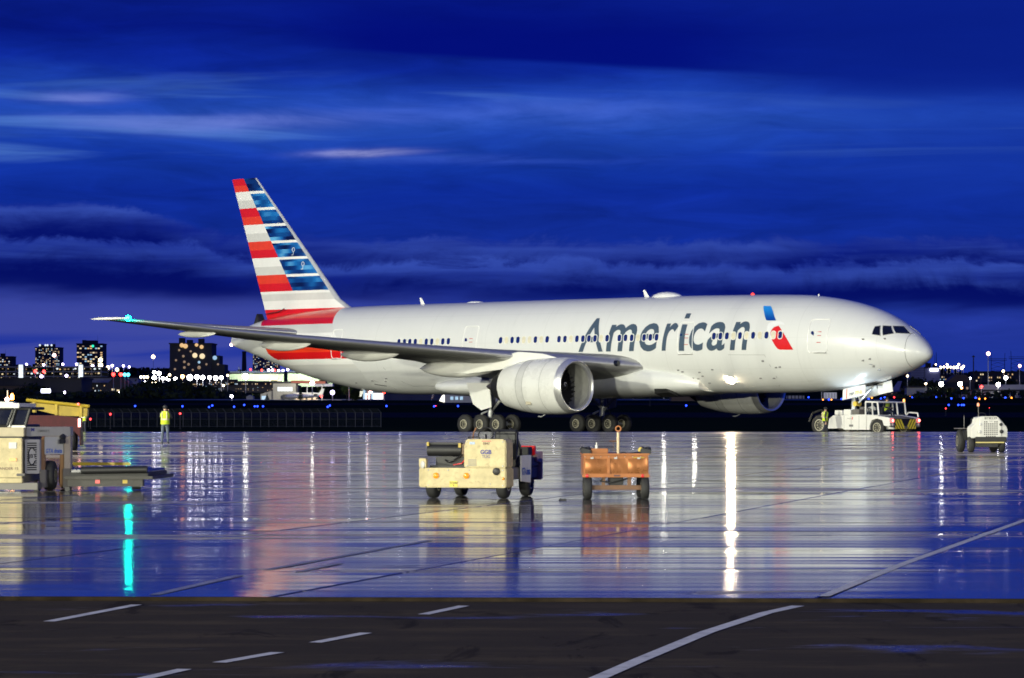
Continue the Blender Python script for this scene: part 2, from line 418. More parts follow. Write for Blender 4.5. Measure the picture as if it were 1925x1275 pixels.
# ------------------------------------------------------------------ ground sheets
def grid_sheet(name, xs, ys, zf, m):
    vs = [(x, y, zf(x, y)) for y in ys for x in xs]; n = len(xs)
    fs = [(j * n + i, j * n + i + 1, (j + 1) * n + i + 1, (j + 1) * n + i) for j in range(len(ys) - 1) for i in range(n - 1)]
    o = MB().add(vs, fs).build(name, m, smooth=180, fix=False); return struct(o)
def hill(x, y):
    t = min(1, max(0, (y - 2600) / 900.0))
    return t * (6 * math.sin(x * 0.004 + 1) + 4 * math.sin(x * 0.011) + 5 * math.sin(x * 0.0021 + 2))
xs = [-2600 + 5200 * i / 130 for i in range(131)]
ys = [190.4, 191.5, 193, 196, 230, 275, 320, 375, 430, 465, 500, 550, 600, 675, 750, 825, 900, 1000, 1100, 1300, 1500, 2000, 2500, 2800, 3100, 3500, 4200, 5000, 7000, 9000]
def gz(x, y):
    if y < 196: return {190.4: 0.27, 191.5: 0.16, 193: 0.04}[y]
    return terr(y) + hill(x, y)
grid_sheet('airfield_grass_ground', xs, ys, gz, M_GRASS)
tx = [-400 + 40 * i for i in range(21)]
grid_sheet('taxiway', tx, [194.5, 198, 215, 230, 252], lambda x, y: terr(y) + 0.03, M_TAXI)
grid_sheet('taxiway', tx, [505, 515, 530, 545], lambda x, y: terr(y) + 0.03, M_TAXI)
grid_sheet('runway', [-900 + 90 * i for i in range(21)], [640, 655, 675, 690], lambda x, y: terr(y) + 0.03, M_TAXI)
M_PALE = mat('pale_far_concrete', (0.22, 0.215, 0.20), 0.7, scale=0.2)
grid_sheet('remote_apron', [-85 + 20 * i for i in range(10)], [802, 815, 840, 860], lambda x, y: terr(y) + 0.03, M_PALE)
# service road in the foreground
fe = lambda x: O_SLAB.y + (x - O_SLAB.x) * B3.y / B3.x          # front edge of the concrete
road = MB()
for i in range(-20, 20):
    x0, x1 = i * 20.0, (i + 1) * 20.0
    road.add([(x0, -300, -0.03), (x1, -300, -0.03), (x1, fe(x1) - 0.02, -0.03), (x0, fe(x0) - 0.02, -0.03)], [(0, 1, 2, 3)])
struct(road.build('service_road', M_ROAD, smooth=0, fix=False))
# concrete apron: single slabs near the camera, one sheet beyond
NJ = 10; IMIN, IMAX = -8, 4
ap = MB()
far_l = lambda x: slab_pt(0, NJ).y + (x - slab_pt(0, NJ).x) * B3.y / B3.x
cols = [-330 + 33 * i for i in range(21)]; rows = [i / 24 for i in range(25)]
vs = []
for t in rows:
    for x in cols:
        y = far_l(x) + (190.4 - far_l(x)) * t; vs.append((x, y, apron_z(y)))
n = len(cols)
ap.add(vs, [(j * n + i, j * n + i + 1, (j + 1) * n + i + 1, (j + 1) * n + i) for j in range(24) for i in range(n - 1)])
def P3(p, z=0.0): return (p.x, p.y, z)
for a, b in ((-70, IMIN), (IMAX, 70)):
    q = [slab_pt(a, 0), slab_pt(b, 0), slab_pt(b, NJ), slab_pt(a, NJ)]
    ap.add([P3(k) for k in q], [(0, 1, 2, 3)])
apron = struct(ap.build('apron', M_APRON, smooth=180, fix=False))
bed = [slab_pt(IMIN, 0), slab_pt(IMAX, 0), slab_pt(IMAX, NJ), slab_pt(IMIN, NJ)]
M_SEAL = mat('joint_sealant', (0.012, 0.011, 0.010), 0.6)
MB().add([P3(k, -0.022) for k in bed], [(0, 1, 2, 3)]).build('joint_bed', M_SEAL, apron, smooth=0, fix=False)
# slab mesh shared: a skewed plate with worn arrises
def slab_mesh():
    e = 0.012; q = [B3 * e + A12 * e, B3 * (SB - e) + A12 * e, B3 * (SB - e) + A12 * (SA - e), B3 * e + A12 * (SA - e)]
    c = (q[0] + q[2]) / 2; ins = 0.02
    v = [P3(p - c, -0.05) for p in q] + [P3(p - c, -0.010) for p in q] + [P3((p - c) * (1 - ins / 3.0), 0.0) for p in q]
    f = [(0, 1, 5, 4), (1, 2, 6, 5), (2, 3, 7, 6), (3, 0, 4, 7), (4, 5, 9, 8), (5, 6, 10, 9), (6, 7, 11, 10), (7, 4, 8, 11), (8, 9, 10, 11)]
    me = bpy.data.meshes.new('slab'); me.from_pydata(v, [], f); me.materials.append(M_SLAB); return me
sm = slab_mesh()
rs = random.Random(3)
for j in range(NJ):
    for i in range(IMIN, IMAX):
        c = slab_pt(i + 0.5, j + 0.5)
        o = link('concrete_slab', sm, apron, (c.x, c.y, rs.uniform(-0.002, 0.002)))
        o.rotation_euler = (rs.gauss(0, 0.0007), rs.gauss(0, 0.0005), 0)
# rusty edge angle along the concrete
ed = MB()
for i in range(-20, 20):
    x0, x1 = i * 20.0, (i + 1) * 20.0
    ed.hexa([(x0, fe(x0) - 0.045, -0.029), (x1, fe(x1) - 0.045, -0.029), (x1, fe(x1) - 0.004, -0.029), (x0, fe(x0) - 0.004, -0.029)],
            [(x0, fe(x0) - 0.04, 0.004), (x1, fe(x1) - 0.04, 0.004), (x1, fe(x1) - 0.004, 0.006), (x0, fe(x0) - 0.004, 0.006)])
struct(ed.build('apron_kerb', mat('rusty_edge', (0.018, 0.013, 0.008), 0.95, var=0.5, scale=3.0, grime=0.9, gcol=(.008, .007, .006), spec=.1), smooth=0))
# painted markings
M_LINE = mat('worn_white_paint', (0.50, 0.50, 0.50), 0.55, var=0.15, scale=4.0, grime=0.75, gcol=(0.06, 0.058, 0.056))
M_LINE2 = mat('faded_white_paint', (0.24, 0.24, 0.25), 0.30, var=0.3, scale=3.0, grime=0.9, gcol=(0.12, 0.115, 0.11))
M_YEL = mat('faded_yellow_paint', (0.42, 0.32, 0.06), 0.4, var=0.2, scale=2.0, grime=0.8, gcol=(0.12, 0.11, 0.09))
def pxg(u, v): y = CAMH * FPX / (v - HORIZON); return Vector(((u - CXP) / FPX * y, y))
def stripe(pts, wd, z, m, nm='painted_line'):
    P = [pxg(*p) for p in pts]; b = MB()
    L = []
    for k, p in enumerate(P):
        d = (P[min(k + 1, len(P) - 1)] - P[max(k - 1, 0)]).normalized(); nn = Vector((-d.y, d.x)) * wd / 2
        L.append(((p + nn).x, (p + nn).y, z)); L.append(((p - nn).x, (p - nn).y, z))
    b.add(L, [(2 * k, 2 * k + 1, 2 * k + 3, 2 * k + 2) for k in range(len(P) - 1)])
    return struct(b.build(nm, m, smooth=0, fix=False))
zr = -0.026
stripe([(1040, 1301), (1105, 1275), (1200, 1234), (1330, 1181), (1440, 1146), (1500, 1133)], 0.115, zr, M_LINE)
for a in ([(796, 1149), (872, 1133)], [(592, 1201), (688, 1183)], [(412, 1238), (522, 1219)], [(232, 1276), (347, 1250)], [(92, 1162), (257, 1131)]):
    stripe(a, 0.10, zr, M_LINE)
stripe([(1548, 1122), (1700, 1060), (1925, 979), (2100, 929)], 0.10, 0.005, M_LINE)
stripe([(290, 1119), (452, 1082)], 0.10, 0.005, M_LINE2); stripe([(500, 1072), (810, 1016)], 0.10, 0.005, M_LINE2)
stripe([(560, 1076), (640, 1059)], 0.09, 0.006, M_LINE2)
for v0, v1, u0, u1 in ((826, 827.5, -60, 700), (845, 838, 100, 1000), (866, 852, 300, 1200)):
    pass
# yellow taxi guide lines far out on the concrete
def wline(pts, wd, m, dz=0.005):
    b = MB(); L = []
    P = [Vector(p) for p in pts]
    Q = []
    for k in range(len(P) - 1):
        for s in range(8): Q.append(P[k].lerp(P[k + 1], s / 8))
    Q.append(P[-1])
    for k, p in enumerate(Q):
        d = (Q[min(k + 1, len(Q) - 1)] - Q[max(k - 1, 0)]).normalized(); nn = Vector((-d.y, d.x)) * wd / 2
        for q in (p + nn, p - nn): L.append((q.x, q.y, apron_z(q.y) + dz))
    b.add(L, [(2 * k, 2 * k + 1, 2 * k + 3, 2 * k + 2) for k in range(len(Q) - 1)])
    return struct(b.build('painted_line', m, smooth=0, fix=False))
wline([(-60, 150), (60, 163)], 0.5, M_YEL); wline([(-60, 128), (10, 138), (60, 141)], 0.4, M_YEL); wline([(-40, 108), (30, 117)], 0.35, M_YEL)

# ------------------------------------------------------------------ apron floodlight masts (left of and behind the camera)
M_GALV = mat('galvanised_steel', (0.42, 0.43, 0.44), 0.45, 0.7, scale=2.0, grime=0.3)
M_LENS = glow('floodlight_lens', (1.0, 0.90, 0.70), 60.0)
def flood_mast(loc, h, aim, energy, label, col=(0.98, 0.97, 0.76)):
    t = thing('floodlight_mast', label, 'light mast', loc, 0.0, 'apron floodlight masts')
    MB().lathe([(0, 0.55), (0.15, 0.55), (0.16, 0.34), (h * 0.5, 0.24), (h, 0.14)], (0, 0, 0), n=12).build('pole', M_GALV, t)
    d = Vector((aim[0] - loc[0], aim[1] - loc[1], 0)).normalized(); s = Vector((-d.y, d.x, 0))
    fr = MB()
    for k in (0, 0.9): fr.tube(s * -2.2 + Vector((0, 0, h + k)), s * 2.2 + Vector((0, 0, h + k)), 0.06)
    for k in (-2.2, 0, 2.2): fr.tube(s * k + Vector((0, 0, h - 0.1)), s * k + Vector((0, 0, h + 1.0)), 0.05)
    fr.build('lamp_frame', M_GALV, t)
    for zz in (0, 0.9):
        for k in (-1.8, -0.9, 0, 0.9, 1.8):
            c = s * k + d * 0.3 + Vector((0, 0, h + zz)); f = d * 0.12 + Vector((0, 0, -0.05))
            up = Vector((0, 0, 0.26)); sd = s * 0.3
            hd = MB().hexa([c - sd - up, c + sd - up, c + sd * 0.6 - up * 0.6 - f * 3, c - sd * 0.6 - up * 0.6 - f * 3],
                           [c - sd + up, c + sd + up, c + sd * 0.6 + up * 0.6 - f * 3, c - sd * 0.6 + up * 0.6 - f * 3]).build('lamp_head', M_GALV, t)
            q = [c - sd * .9 - up * .9 + f * .2, c + sd * .9 - up * .9 + f * .2, c + sd * .9 + up * .9 + f * .2, c - sd * .9 + up * .9 + f * .2]
            MB().add(q, [(0, 1, 2, 3)]).build('lens', M_LENS, hd, smooth=0, fix=False)
    for k in (-1.4, 1.4):
        ld = bpy.data.lights.new('floodlight', 'SPOT'); ld.energy = energy / 2; ld.color = col; ld.shadow_soft_size = 0.5
        ld.spot_size = R(110); ld.spot_blend = 0.6
        lo = bpy.data.objects.new('floodlight', ld); COL.objects.link(lo); lo.parent = t
        lo.location = s * k + d * 1.2 + Vector((0, 0, h + 0.4))
        v = Vector((aim[0] - loc[0], aim[1] - loc[1], 3.0 - h)); lo.rotation_euler = v.to_track_quat('-Z', 'Y').to_euler()
    return t
FE = 1.5
flood_mast((85, -130, 0), 20, (5, 110), 5.0e5 * FE, 'apron light mast right behind the photographer')
flood_mast((-205, 10, 0), 38, (2, 212), 5.5e5 * FE, 'tall apron light mast farthest left of the apron')
flood_mast((-128, -45, 0), 36, (4, 190), 5.5e5 * FE, 'tall apron light mast left behind the photographer')
flood_mast((-75, -20, 0), 24, (-5, 70), 3.0e4 * FE, 'shorter apron light mast nearest the service road')
flood_mast((-125, -235, 0), 13, (10, 215), 19.0e5 * FE, 'low apron light post behind the photographer')
flood_mast((-92, 112, 0), 36, (15, 155), 3.0e5 * FE, 'apron light mast standing at the left side of the concrete')
# ------------------------------------------------------------------ the airliner
TH = 0.758928; NX, NY = 25.3236, 201.970
CT, STH = math.cos(TH), math.sin(TH)
def inv_s(u, v, l):
    k = (u - CXP) / FPX
    s = (NX - l * STH - k * (NY - l * CT)) / (CT + k * STH)
    Y = NY + s * STH - l * CT
    return s, CAMH - (v - HORIZON) * Y / FPX
def pchip(X, Y):
    n = len(X); h = [X[i + 1] - X[i] for i in range(n - 1)]; d = [(Y[i + 1] - Y[i]) / h[i] for i in range(n - 1)]
    m = [d[0]] + [0.0 if d[i - 1] * d[i] <= 0 else (h[i - 1] + h[i]) * 3 / ((2 * h[i] + h[i - 1]) / d[i - 1] + (h[i] + 2 * h[i - 1]) / d[i]) for i in range(1, n - 1)] + [d[-1]]
    def f(x):
        if x <= X[0]: return Y[0]
        if x >= X[-1]: return Y[-1]
        for i in range(n - 1):
            if x <= X[i + 1]: break
        t = (x - X[i]) / h[i]
        return (Y[i] * (1 + 2 * t) * (1 - t) ** 2 + m[i] * h[i] * t * (1 - t) ** 2 + Y[i + 1] * t * t * (3 - 2 * t) + m[i + 1] * h[i] * t * t * (t - 1))
    return f
FS = [0, .06, .2, .5, 1.0, 1.6, 2.4, 3.6, 5.25, 7, 9, 11, 15, 20, 44, 48, 51, 54, 57, 60, 62.2, 63.2]
FT = [4.98, 5.2, 5.42, 5.76, 6.16, 6.56, 7.06, 7.62, 8.12, 8.47, 8.71, 8.80, 8.87, 8.92, 8.9, 8.88, 8.82, 8.7, 8.45, 8.0, 7.35, 6.9]
FB = [4.92, 4.76, 4.62, 4.44, 4.18, 3.94, 3.68, 3.35, 3.02, 2.8, 2.68, 2.64, 2.64, 2.64, 2.64, 2.84, 3.25, 3.8, 4.55, 5.4, 6.0, 6.28]
FW = [.04, .26, .48, .82, 1.18, 1.52, 1.88, 2.3, 2.66, 2.9, 3.05, 3.1, 3.1, 3.1, 3.1, 3.02, 2.8, 2.42, 1.85, 1.15, .55, .15]
fT, fB, fW = pchip(FS, FT), pchip(FS, FB), pchip(FS, FW)
def surf_l(s, z, off=0.0):
    t, b, wd = fT(s), fB(s), fW(s); c, r = (t + b) / 2, (t - b) / 2
    q = max(-0.9999, min(0.9999, (z - c) / (r + off)))
    return (wd + off) * math.sqrt(1 - q * q)
def A(s, l, z): return (-s, -l, z)
def hit(u, v):
    l = 3.3
    while l > -3:
        s, z = inv_s(u, v, l)
        if 0 <= s <= 63.2:
            t, b, wd = fT(s), fB(s), fW(s)
            if (l / wd) ** 2 + ((z - (t + b) / 2) / ((t - b) / 2)) ** 2 <= 1: return s, l, z
        l -= 0.01
    return None
plane = thing('airliner', 'large silver twin-engine airliner with red, white and blue striped tail', 'airplane', (NX, NY, 0.0), -TH)

M_RED, M_RED2 = mat('livery_red', (0.62, 0.012, 0.014), 0.3, coat=0.3, var=0.05), mat('livery_orange_red', (0.72, 0.05, 0.018), 0.3, coat=0.3, var=0.05)
M_WHT, M_WHT2 = mat('livery_white', (0.78, 0.78, 0.76), 0.3, coat=0.3, var=0.02), mat('livery_pale_grey', (0.60, 0.60, 0.58), 0.3, coat=0.3, var=0.03)
M_SIL = mat('livery_silver', (0.65, 0.66, 0.65), 0.30, coat=0.35, var=0.03, scale=0.6)
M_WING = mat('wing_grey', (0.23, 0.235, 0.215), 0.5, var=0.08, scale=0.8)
M_LE = mat('leading_edge_metal', (0.46, 0.46, 0.46), 0.34, 0.7, var=0.05)
M_FAIR = mat('fairing_white', (0.70, 0.70, 0.66), 0.35, var=0.05, scale=0.8, grime=0.12, gcol=(0.3, 0.29, 0.26))
M_SLATE = mat('title_slate', (0.055, 0.085, 0.125), 0.3, var=0.03)
M_GLASS = mat('dark_glass', (0.006, 0.008, 0.016), 0.06, spec=0.7, var=0.1)
M_PANE = mat('cabin_pane', (0.010, 0.022, 0.13), 0.08, spec=0.6, var=0.2)
M_SHADE = mat('cabin_blind', (0.62, 0.58, 0.44), 0.45, var=0.1)
M_TYRE = mat('tyre_rubber', (0.018, 0.018, 0.019), 0.75, var=0.2, scale=8)
M_RIM = mat('wheel_rim', (0.50, 0.47, 0.36), 0.45, 0.2, var=0.1, scale=6, grime=0.35)
M_HUB = mat('wheel_hub_dark', (0.07, 0.066, 0.055), 0.6, 0.2, var=0.3, scale=8)
M_STEEL = mat('gear_steel', (0.45, 0.46, 0.46), 0.4, 0.4, var=0.15, grime=0.4)
M_DARK = mat('dark_metal', (0.03, 0.03, 0.032), 0.5, 0.4, var=0.3)
M_BLK = mat('black_rubber', (0.010, 0.010, 0.011), 0.55, var=0.2)
M_GREYL = mat('panel_seam', (0.16, 0.16, 0.16), 0.5)

# fuselage paint: silver body, red and white bands round the tail
def fus_mat():
    m = bpy.data.materials.new('fuselage_paint'); m.use_nodes = True; nb = NB(m.node_tree); p = m.node_tree.nodes['Principled BSDF']
    t = nb.n('ShaderNodeTexCoord').outputs['Object']; sx = nb.n('ShaderNodeSeparateXYZ'); nb.put(sx.inputs[0], t); X, Y, Z = sx.outputs
    s = nb.m('MULTIPLY', X, -1.0)
    zf = nb.m('DIVIDE', nb.m('SUBTRACT', Z, 4.0), 6.0)
    def zz(z): return (z - 4.0) / 6.0
    r_, o_, wh, wg, si = (lin((206, 22, 26)), lin((228, 62, 30)), (0.78, 0.78, 0.76, 1), (0.62, 0.62, 0.60, 1), (0.60, 0.61, 0.60, 1))
    band = nb.ramp(zf, [(0.0, si), (zz(4.45), wg), (zz(4.75), wh), (zz(5.14), r_), (zz(5.62), o_), (zz(5.95), r_), (zz(6.33), wh), (zz(7.0), wg), (zz(7.61), r_), (zz(8.1), o_)], 'CONSTANT')
    def enc(v): return ((v - 44) / 16.0,) * 3
    fr = nb.ramp(zf, [(0.0, enc(46.8)), (zz(4.48), enc(47.12)), (zz(5.15), enc(47.63)), (zz(6.0), enc(48.5)), (zz(7.62), enc(50.03)), (zz(8.72), enc(50.67)), (1.0, enc(51.2))])
    rr = nb.ramp(zf, [(0.0, enc(56.4)), (zz(5.1), enc(56.5)), (zz(5.3), enc(57.2)), (zz(5.61), enc(57.72)), (zz(6.27), enc(57.97)), (zz(7.3), enc(58.5)), (zz(7.6), enc(58.8)), (zz(8.2), enc(59.6)), (1.0, enc(60))])
    sn = nb.m('DIVIDE', nb.m('SUBTRACT', s, 44.0), 16.0)
    msk = nb.m('MULTIPLY', nb.m('GREATER_THAN', sn, fr), nb.m('LESS_THAN', sn, rr))
    f = nb.noise(t, 0.5, 5, 0.6); si2 = nb.mix(f, (0.63, 0.64, 0.63, 1), (0.68, 0.69, 0.68, 1))
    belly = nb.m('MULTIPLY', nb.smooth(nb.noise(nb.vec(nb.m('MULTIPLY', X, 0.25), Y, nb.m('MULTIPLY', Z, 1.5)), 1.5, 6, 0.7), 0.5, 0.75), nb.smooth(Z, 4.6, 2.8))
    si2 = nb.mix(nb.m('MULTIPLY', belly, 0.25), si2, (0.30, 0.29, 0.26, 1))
    def ln(q, per, wd): return nb.smooth(nb.m('ABSOLUTE', nb.m('SUBTRACT', nb.m('FRACT', nb.m('DIVIDE', q, per)), 0.5)), wd, wd * 0.3)
    pl_ = nb.m('MAXIMUM', ln(s, 5.3, 0.006), nb.m('MAXIMUM', ln(nb.m('ADD', Z, 0.62), 1.9, 0.009), nb.m('MULTIPLY', ln(s, 1.06, 0.02), 0.25)))
    streaks = nb.smooth(nb.noise(nb.vec(nb.m('MULTIPLY', X, 2.2), 0.0, nb.m('MULTIPLY', Z, 0.35)), 1.0, 5, 0.7), 0.5, 0.8)
    si2 = nb.mix(nb.m('ADD', nb.m('MULTIPLY', pl_, 0.16), nb.m('MULTIPLY', streaks, 0.10)), si2, (0.28, 0.28, 0.27, 1))
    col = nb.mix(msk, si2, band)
    nb.put(p.inputs['Base Color'], col); nb.put(p.inputs['Roughness'], nb.m('ADD', 0.26, nb.m('MULTIPLY', f, 0.10)))
    p.inputs['Coat Weight'].default_value = 0.4; p.inputs['Coat Roughness'].default_value = 0.10
    return m
M_FUS = fus_mat()
st = [0, .02, .06, .12, .2, .33, .5, .75, 1.0, 1.3, 1.6, 2.0, 2.4, 3.0, 3.6, 4.4, 5.25, 6.1, 7, 8, 9, 10, 11, 12.5, 15, 17.5, 20] + [22 + 1.0 * i for i in range(23)] + [45, 46, 47, 48, 49, 50, 51, 52, 53, 54, 55, 56, 57, 58, 59, 60, 60.8, 61.5, 62.2, 62.8, 63.2]
rings = []
for s in st:
    t, b, wd = fT(s), fB(s), fW(s)
    if s == 0: wd = 0.03
    rings.append([A(s, wd * math.sin(2 * math.pi * k / 72), (t + b) / 2 + (t - b) / 2 * math.cos(2 * math.pi * k / 72)) for k in range(72)])
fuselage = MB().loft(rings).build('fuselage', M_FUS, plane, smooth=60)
# radome seam and a few panel seams
def seam(name, pts, r=0.012, m=None, parent=fuselage):
    return MB().path([A(s, surf_l(s, z, 0.002), z) for s, z in pts], r, 4).build(name, m or M_GREYL, parent, smooth=0, fix=False)
rs_ = []
for k in range(41):
    a = -1.45 + 2.9 * k / 40; s = 1.05 + 0.1 * math.sin(a) ** 2
    t, b, wd = fT(s), fB(s), fW(s); rs_.append(A(s, (wd + .003) * math.cos(a), (t + b) / 2 + ((t - b) / 2 + .003) * math.sin(a)))
MB().path(rs_, 0.012, 4).build('radome_seam', M_GREYL, fuselage, smooth=0, fix=False)
seam('cargo_door_seam', [(13.4, 5.02), (10.5, 4.98), (10.25, 4.3), (10.15, 3.6), (10.45, 3.06), (13.2, 3.06)], 0.010)
seam('panel_seam', [(45.0, 5.4), (44.4, 4.4), (43.3, 3.5), (42.6, 3.2), (39.5, 3.2)], 0.014)
seam('panel_seam', [(47.0, 4.3), (46.0, 3.6), (45.0, 3.2), (44.6, 3.0)], 0.010)
seam('outflow_vent', [(46.3, 3.35), (45.2, 3.22)], 0.03, M_DARK)
for u, v in ((1275, 696), (1315, 700), (1303, 711), (1313, 712), (1339, 695), (1283, 699), (1321, 707), (1334, 720), (1622, 678), (1635, 675), (1642, 689), (1652, 695), (1622, 638), (1663, 637), (670, 720), (725, 717), (700, 716), (726, 712), (1459, 691), (1455, 711), (1430, 711), (1466, 690), (1434, 679)):
    h_ = hit(u, v)
    if h_:
        s, l, z = h_; q = A(s, surf_l(s, z, 0.004), z)
        MB().box(-.09, .09, -.012, .012, -.05, .05).build('access_port', M_GREYL, fuselage, loc=q, smooth=0)

# projected lettering and emblem
def decal(name, verts, faces, m, parent, off=0.010, dz=0.16):
    me = bpy.data.meshes.new(name); me.from_pydata([(v[0], v[1], 0) for v in verts], [], faces)
    bm = bmesh.new(); bm.from_mesh(me); bmesh.ops.remove_doubles(bm, verts=bm.verts, dist=1e-4)
    z0 = min(v[1] for v in verts); z1 = max(v[1] for v in verts); z = z0 + dz
    while z < z1:
        bmesh.ops.bisect_plane(bm, geom=bm.verts[:] + bm.edges[:] + bm.faces[:], plane_co=(0, z, 0), plane_no=(0, 1, 0)); z += dz
    for v in bm.verts:
        s, zz_ = v.co.x, v.co.y; v.co = A(s, surf_l(s, zz_, off), zz_)
    bmesh.ops.recalc_face_normals(bm, faces=bm.faces)
    bm.to_mesh(me); bm.free(); me.materials.append(m)
    return link(name, me, parent)
LET = (('A', 124, 327, 5.34, 7.53, 0.10), ('m', 344, 594, 5.34, 7.10, 0.16), ('e', 614, 770, 5.30, 7.12, 0.16), ('r', 789, 918, 5.33, 7.10, 0.16),
       ('c', 1010, 1146, 5.28, 7.10, 0.16), ('a', 1150, 1304, 5.28, 7.10, 0.16), ('n', 1334, 1492, 5.30, 7.10, 0.16))
for ch, x0, x1, z0, z1, sh in LET:
    vs, fs = text2d(ch, 1.0, sh * 1.2, 0.013)
    s0 = inv_s(1060 + x0 * .2353, 640, 2.98)[0]; s1 = inv_s(1060 + x1 * .2353, 640, 2.88)[0]
    mx0, mx1 = min(v[0] for v in vs), max(v[0] for v in vs); my0, my1 = min(v[1] for v in vs), max(v[1] for v in vs)
    decal('title_letter', [(s0 + (v[0] - mx0) / (mx1 - mx0) * (s1 - s0), z0 + (v[1] - my0) / (my1 - my0) * (z1 - z0)) for v in vs], fs, M_SLATE, plane)
def px_poly(pts, f): return [(lambda h: (h[0], h[2]))(hit(*f(*p))) for p in pts]
z4 = lambda x, y: (1060 + x * .2353, 530 + y * .2353); z5 = lambda x, y: (1400 + x * .2746, 530 + y * .2746)
def poly_decal(name, pts, f, m, off=0.010):
    P = px_poly(pts, f); decal(name, P, [tuple(range(len(P)))], m, plane, off)
poly_decal('title_letter', [(920, 552), (962, 552), (990, 340), (948, 340)], z4, M_SLATE)
poly_decal('title_letter', [(964, 293), (1003, 293), (1021, 252), (982, 252)], z4, M_SLATE)
def blue_emblem():
    m = bpy.data.materials.new('emblem_blue'); m.use_nodes = True; nb = NB(m.node_tree); p = m.node_tree.nodes['Principled BSDF']
    t = nb.n('ShaderNodeTexCoord').outputs['Object']; sx = nb.n('ShaderNodeSeparateXYZ'); nb.put(sx.inputs[0], t)
    nb.put(p.inputs['Base Color'], nb.mix(nb.smooth(sx.outputs[2], 7.1, 8.05), lin((8, 62, 150)), lin((38, 140, 226)))); p.inputs['Roughness'].default_value = 0.3
    return m
poly_decal('emblem_blue_panel', [(129, 168), (133, 165), (176, 165), (184, 172), (196, 205), (216, 265), (160, 265), (148, 262), (140, 240), (133, 205)], z5, blue_emblem())
M_EGR = mat('emblem_pale', (0.72, 0.73, 0.74), 0.3, var=0.02); 
poly_decal('emblem_pale_wing', [(153, 330), (155, 305), (165, 285), (185, 274), (215, 270), (245, 270), (268, 280), (274, 294), (250, 291), (222, 296), (200, 306), (184, 322), (177, 342), (176, 365), (185, 395), (172, 375), (160, 352)], z5, M_EGR)
poly_decal('emblem_red_wing', [(234, 300), (262, 342), (296, 400), (334, 465), (240, 465), (225, 458), (208, 436), (190, 405), (179, 372), (178, 345), (187, 325), (205, 308)], z5, M_RED)
for s, z, tx_ in ((46.75, 5.0, '7BP'),):
    vs, fs = text2d(tx_, 0.22); decal('registration_mark', [(s - v[0], z + v[1]) for v in vs], fs, M_SLATE, plane)

# cabin windows
def rrect(w_, h_, r, n=5):
    pts = []
    for cx_, cy_, a0 in ((w_ / 2 - r, h_ / 2 - r, 0), (-w_ / 2 + r, h_ / 2 - r, 90), (-w_ / 2 + r, -h_ / 2 + r, 180), (w_ / 2 - r, -h_ / 2 + r, 270)):
        for k in range(n): a = R(a0 + 90 * k / (n - 1)); pts.append((cx_ + r * math.cos(a), cy_ + r * math.sin(a)))
    return pts
def ring_mesh(o_, i_, y0, y1):
    n = len(o_); vs = [(p[0], y1, p[1]) for p in o_] + [(p[0], y0, p[1]) for p in o_] + [(p[0], y0, p[1]) for p in i_] + [(p[0], y1, p[1]) for p in i_]
    fs = []
    for k in range(n):
        k2 = (k + 1) % n
        fs += [(k, k2, n + k2, n + k), (n + k, n + k2, 2 * n + k2, 2 * n + k), (2 * n + k, 2 * n + k2, 3 * n + k2, 3 * n + k)]
    return MB().add(vs, fs)
_wf = ring_mesh(rrect(.40, .54, .16), rrect(.31, .44, .13), -0.022, 0.02).build('cabin_window', mat('window_surround', (0.68, 0.68, 0.64), 0.35), None)
_wp = MB().add([(p[0], -0.012, p[1]) for p in rrect(.315, .445, .13)], [tuple(range(20))]).build('pane', M_PANE, None, smooth=0, fix=False)
_ws = MB().add([(p[0], -0.014, p[1]) for p in rrect(.315, .445, .13)], [tuple(range(20))]).build('blind', M_SHADE, None, smooth=0, fix=False)
mf, mp, ms = _wf.data, _wp.data, _ws.data
for o in (_wf, _wp, _ws): bpy.data.objects.remove(o)
WZ = 6.20
pale = {1, 4, 5, 7, 12, 17, 23, 38, 40, 42, 44, -11, -14}
idx = list(range(0, 9)) + list(range(10, 19)) + list(range(20, 27)) + list(range(35, 46)) + list(range(-18, -8))
for n_ in idx:
    s = 33.02 - n_ * 0.5287
    if n_ < 0: s = 37.9 + (-9 - n_) * 0.5287
    al = math.asin((WZ - (fT(s) + fB(s)) / 2) / 3.1)
    o = link('cabin_window', mf, plane, A(s, surf_l(s, WZ), WZ)); o.rotation_euler = (-al, 0, 0)
    link('blind' if n_ in pale else 'pane', ms if n_ in pale else mp, o)
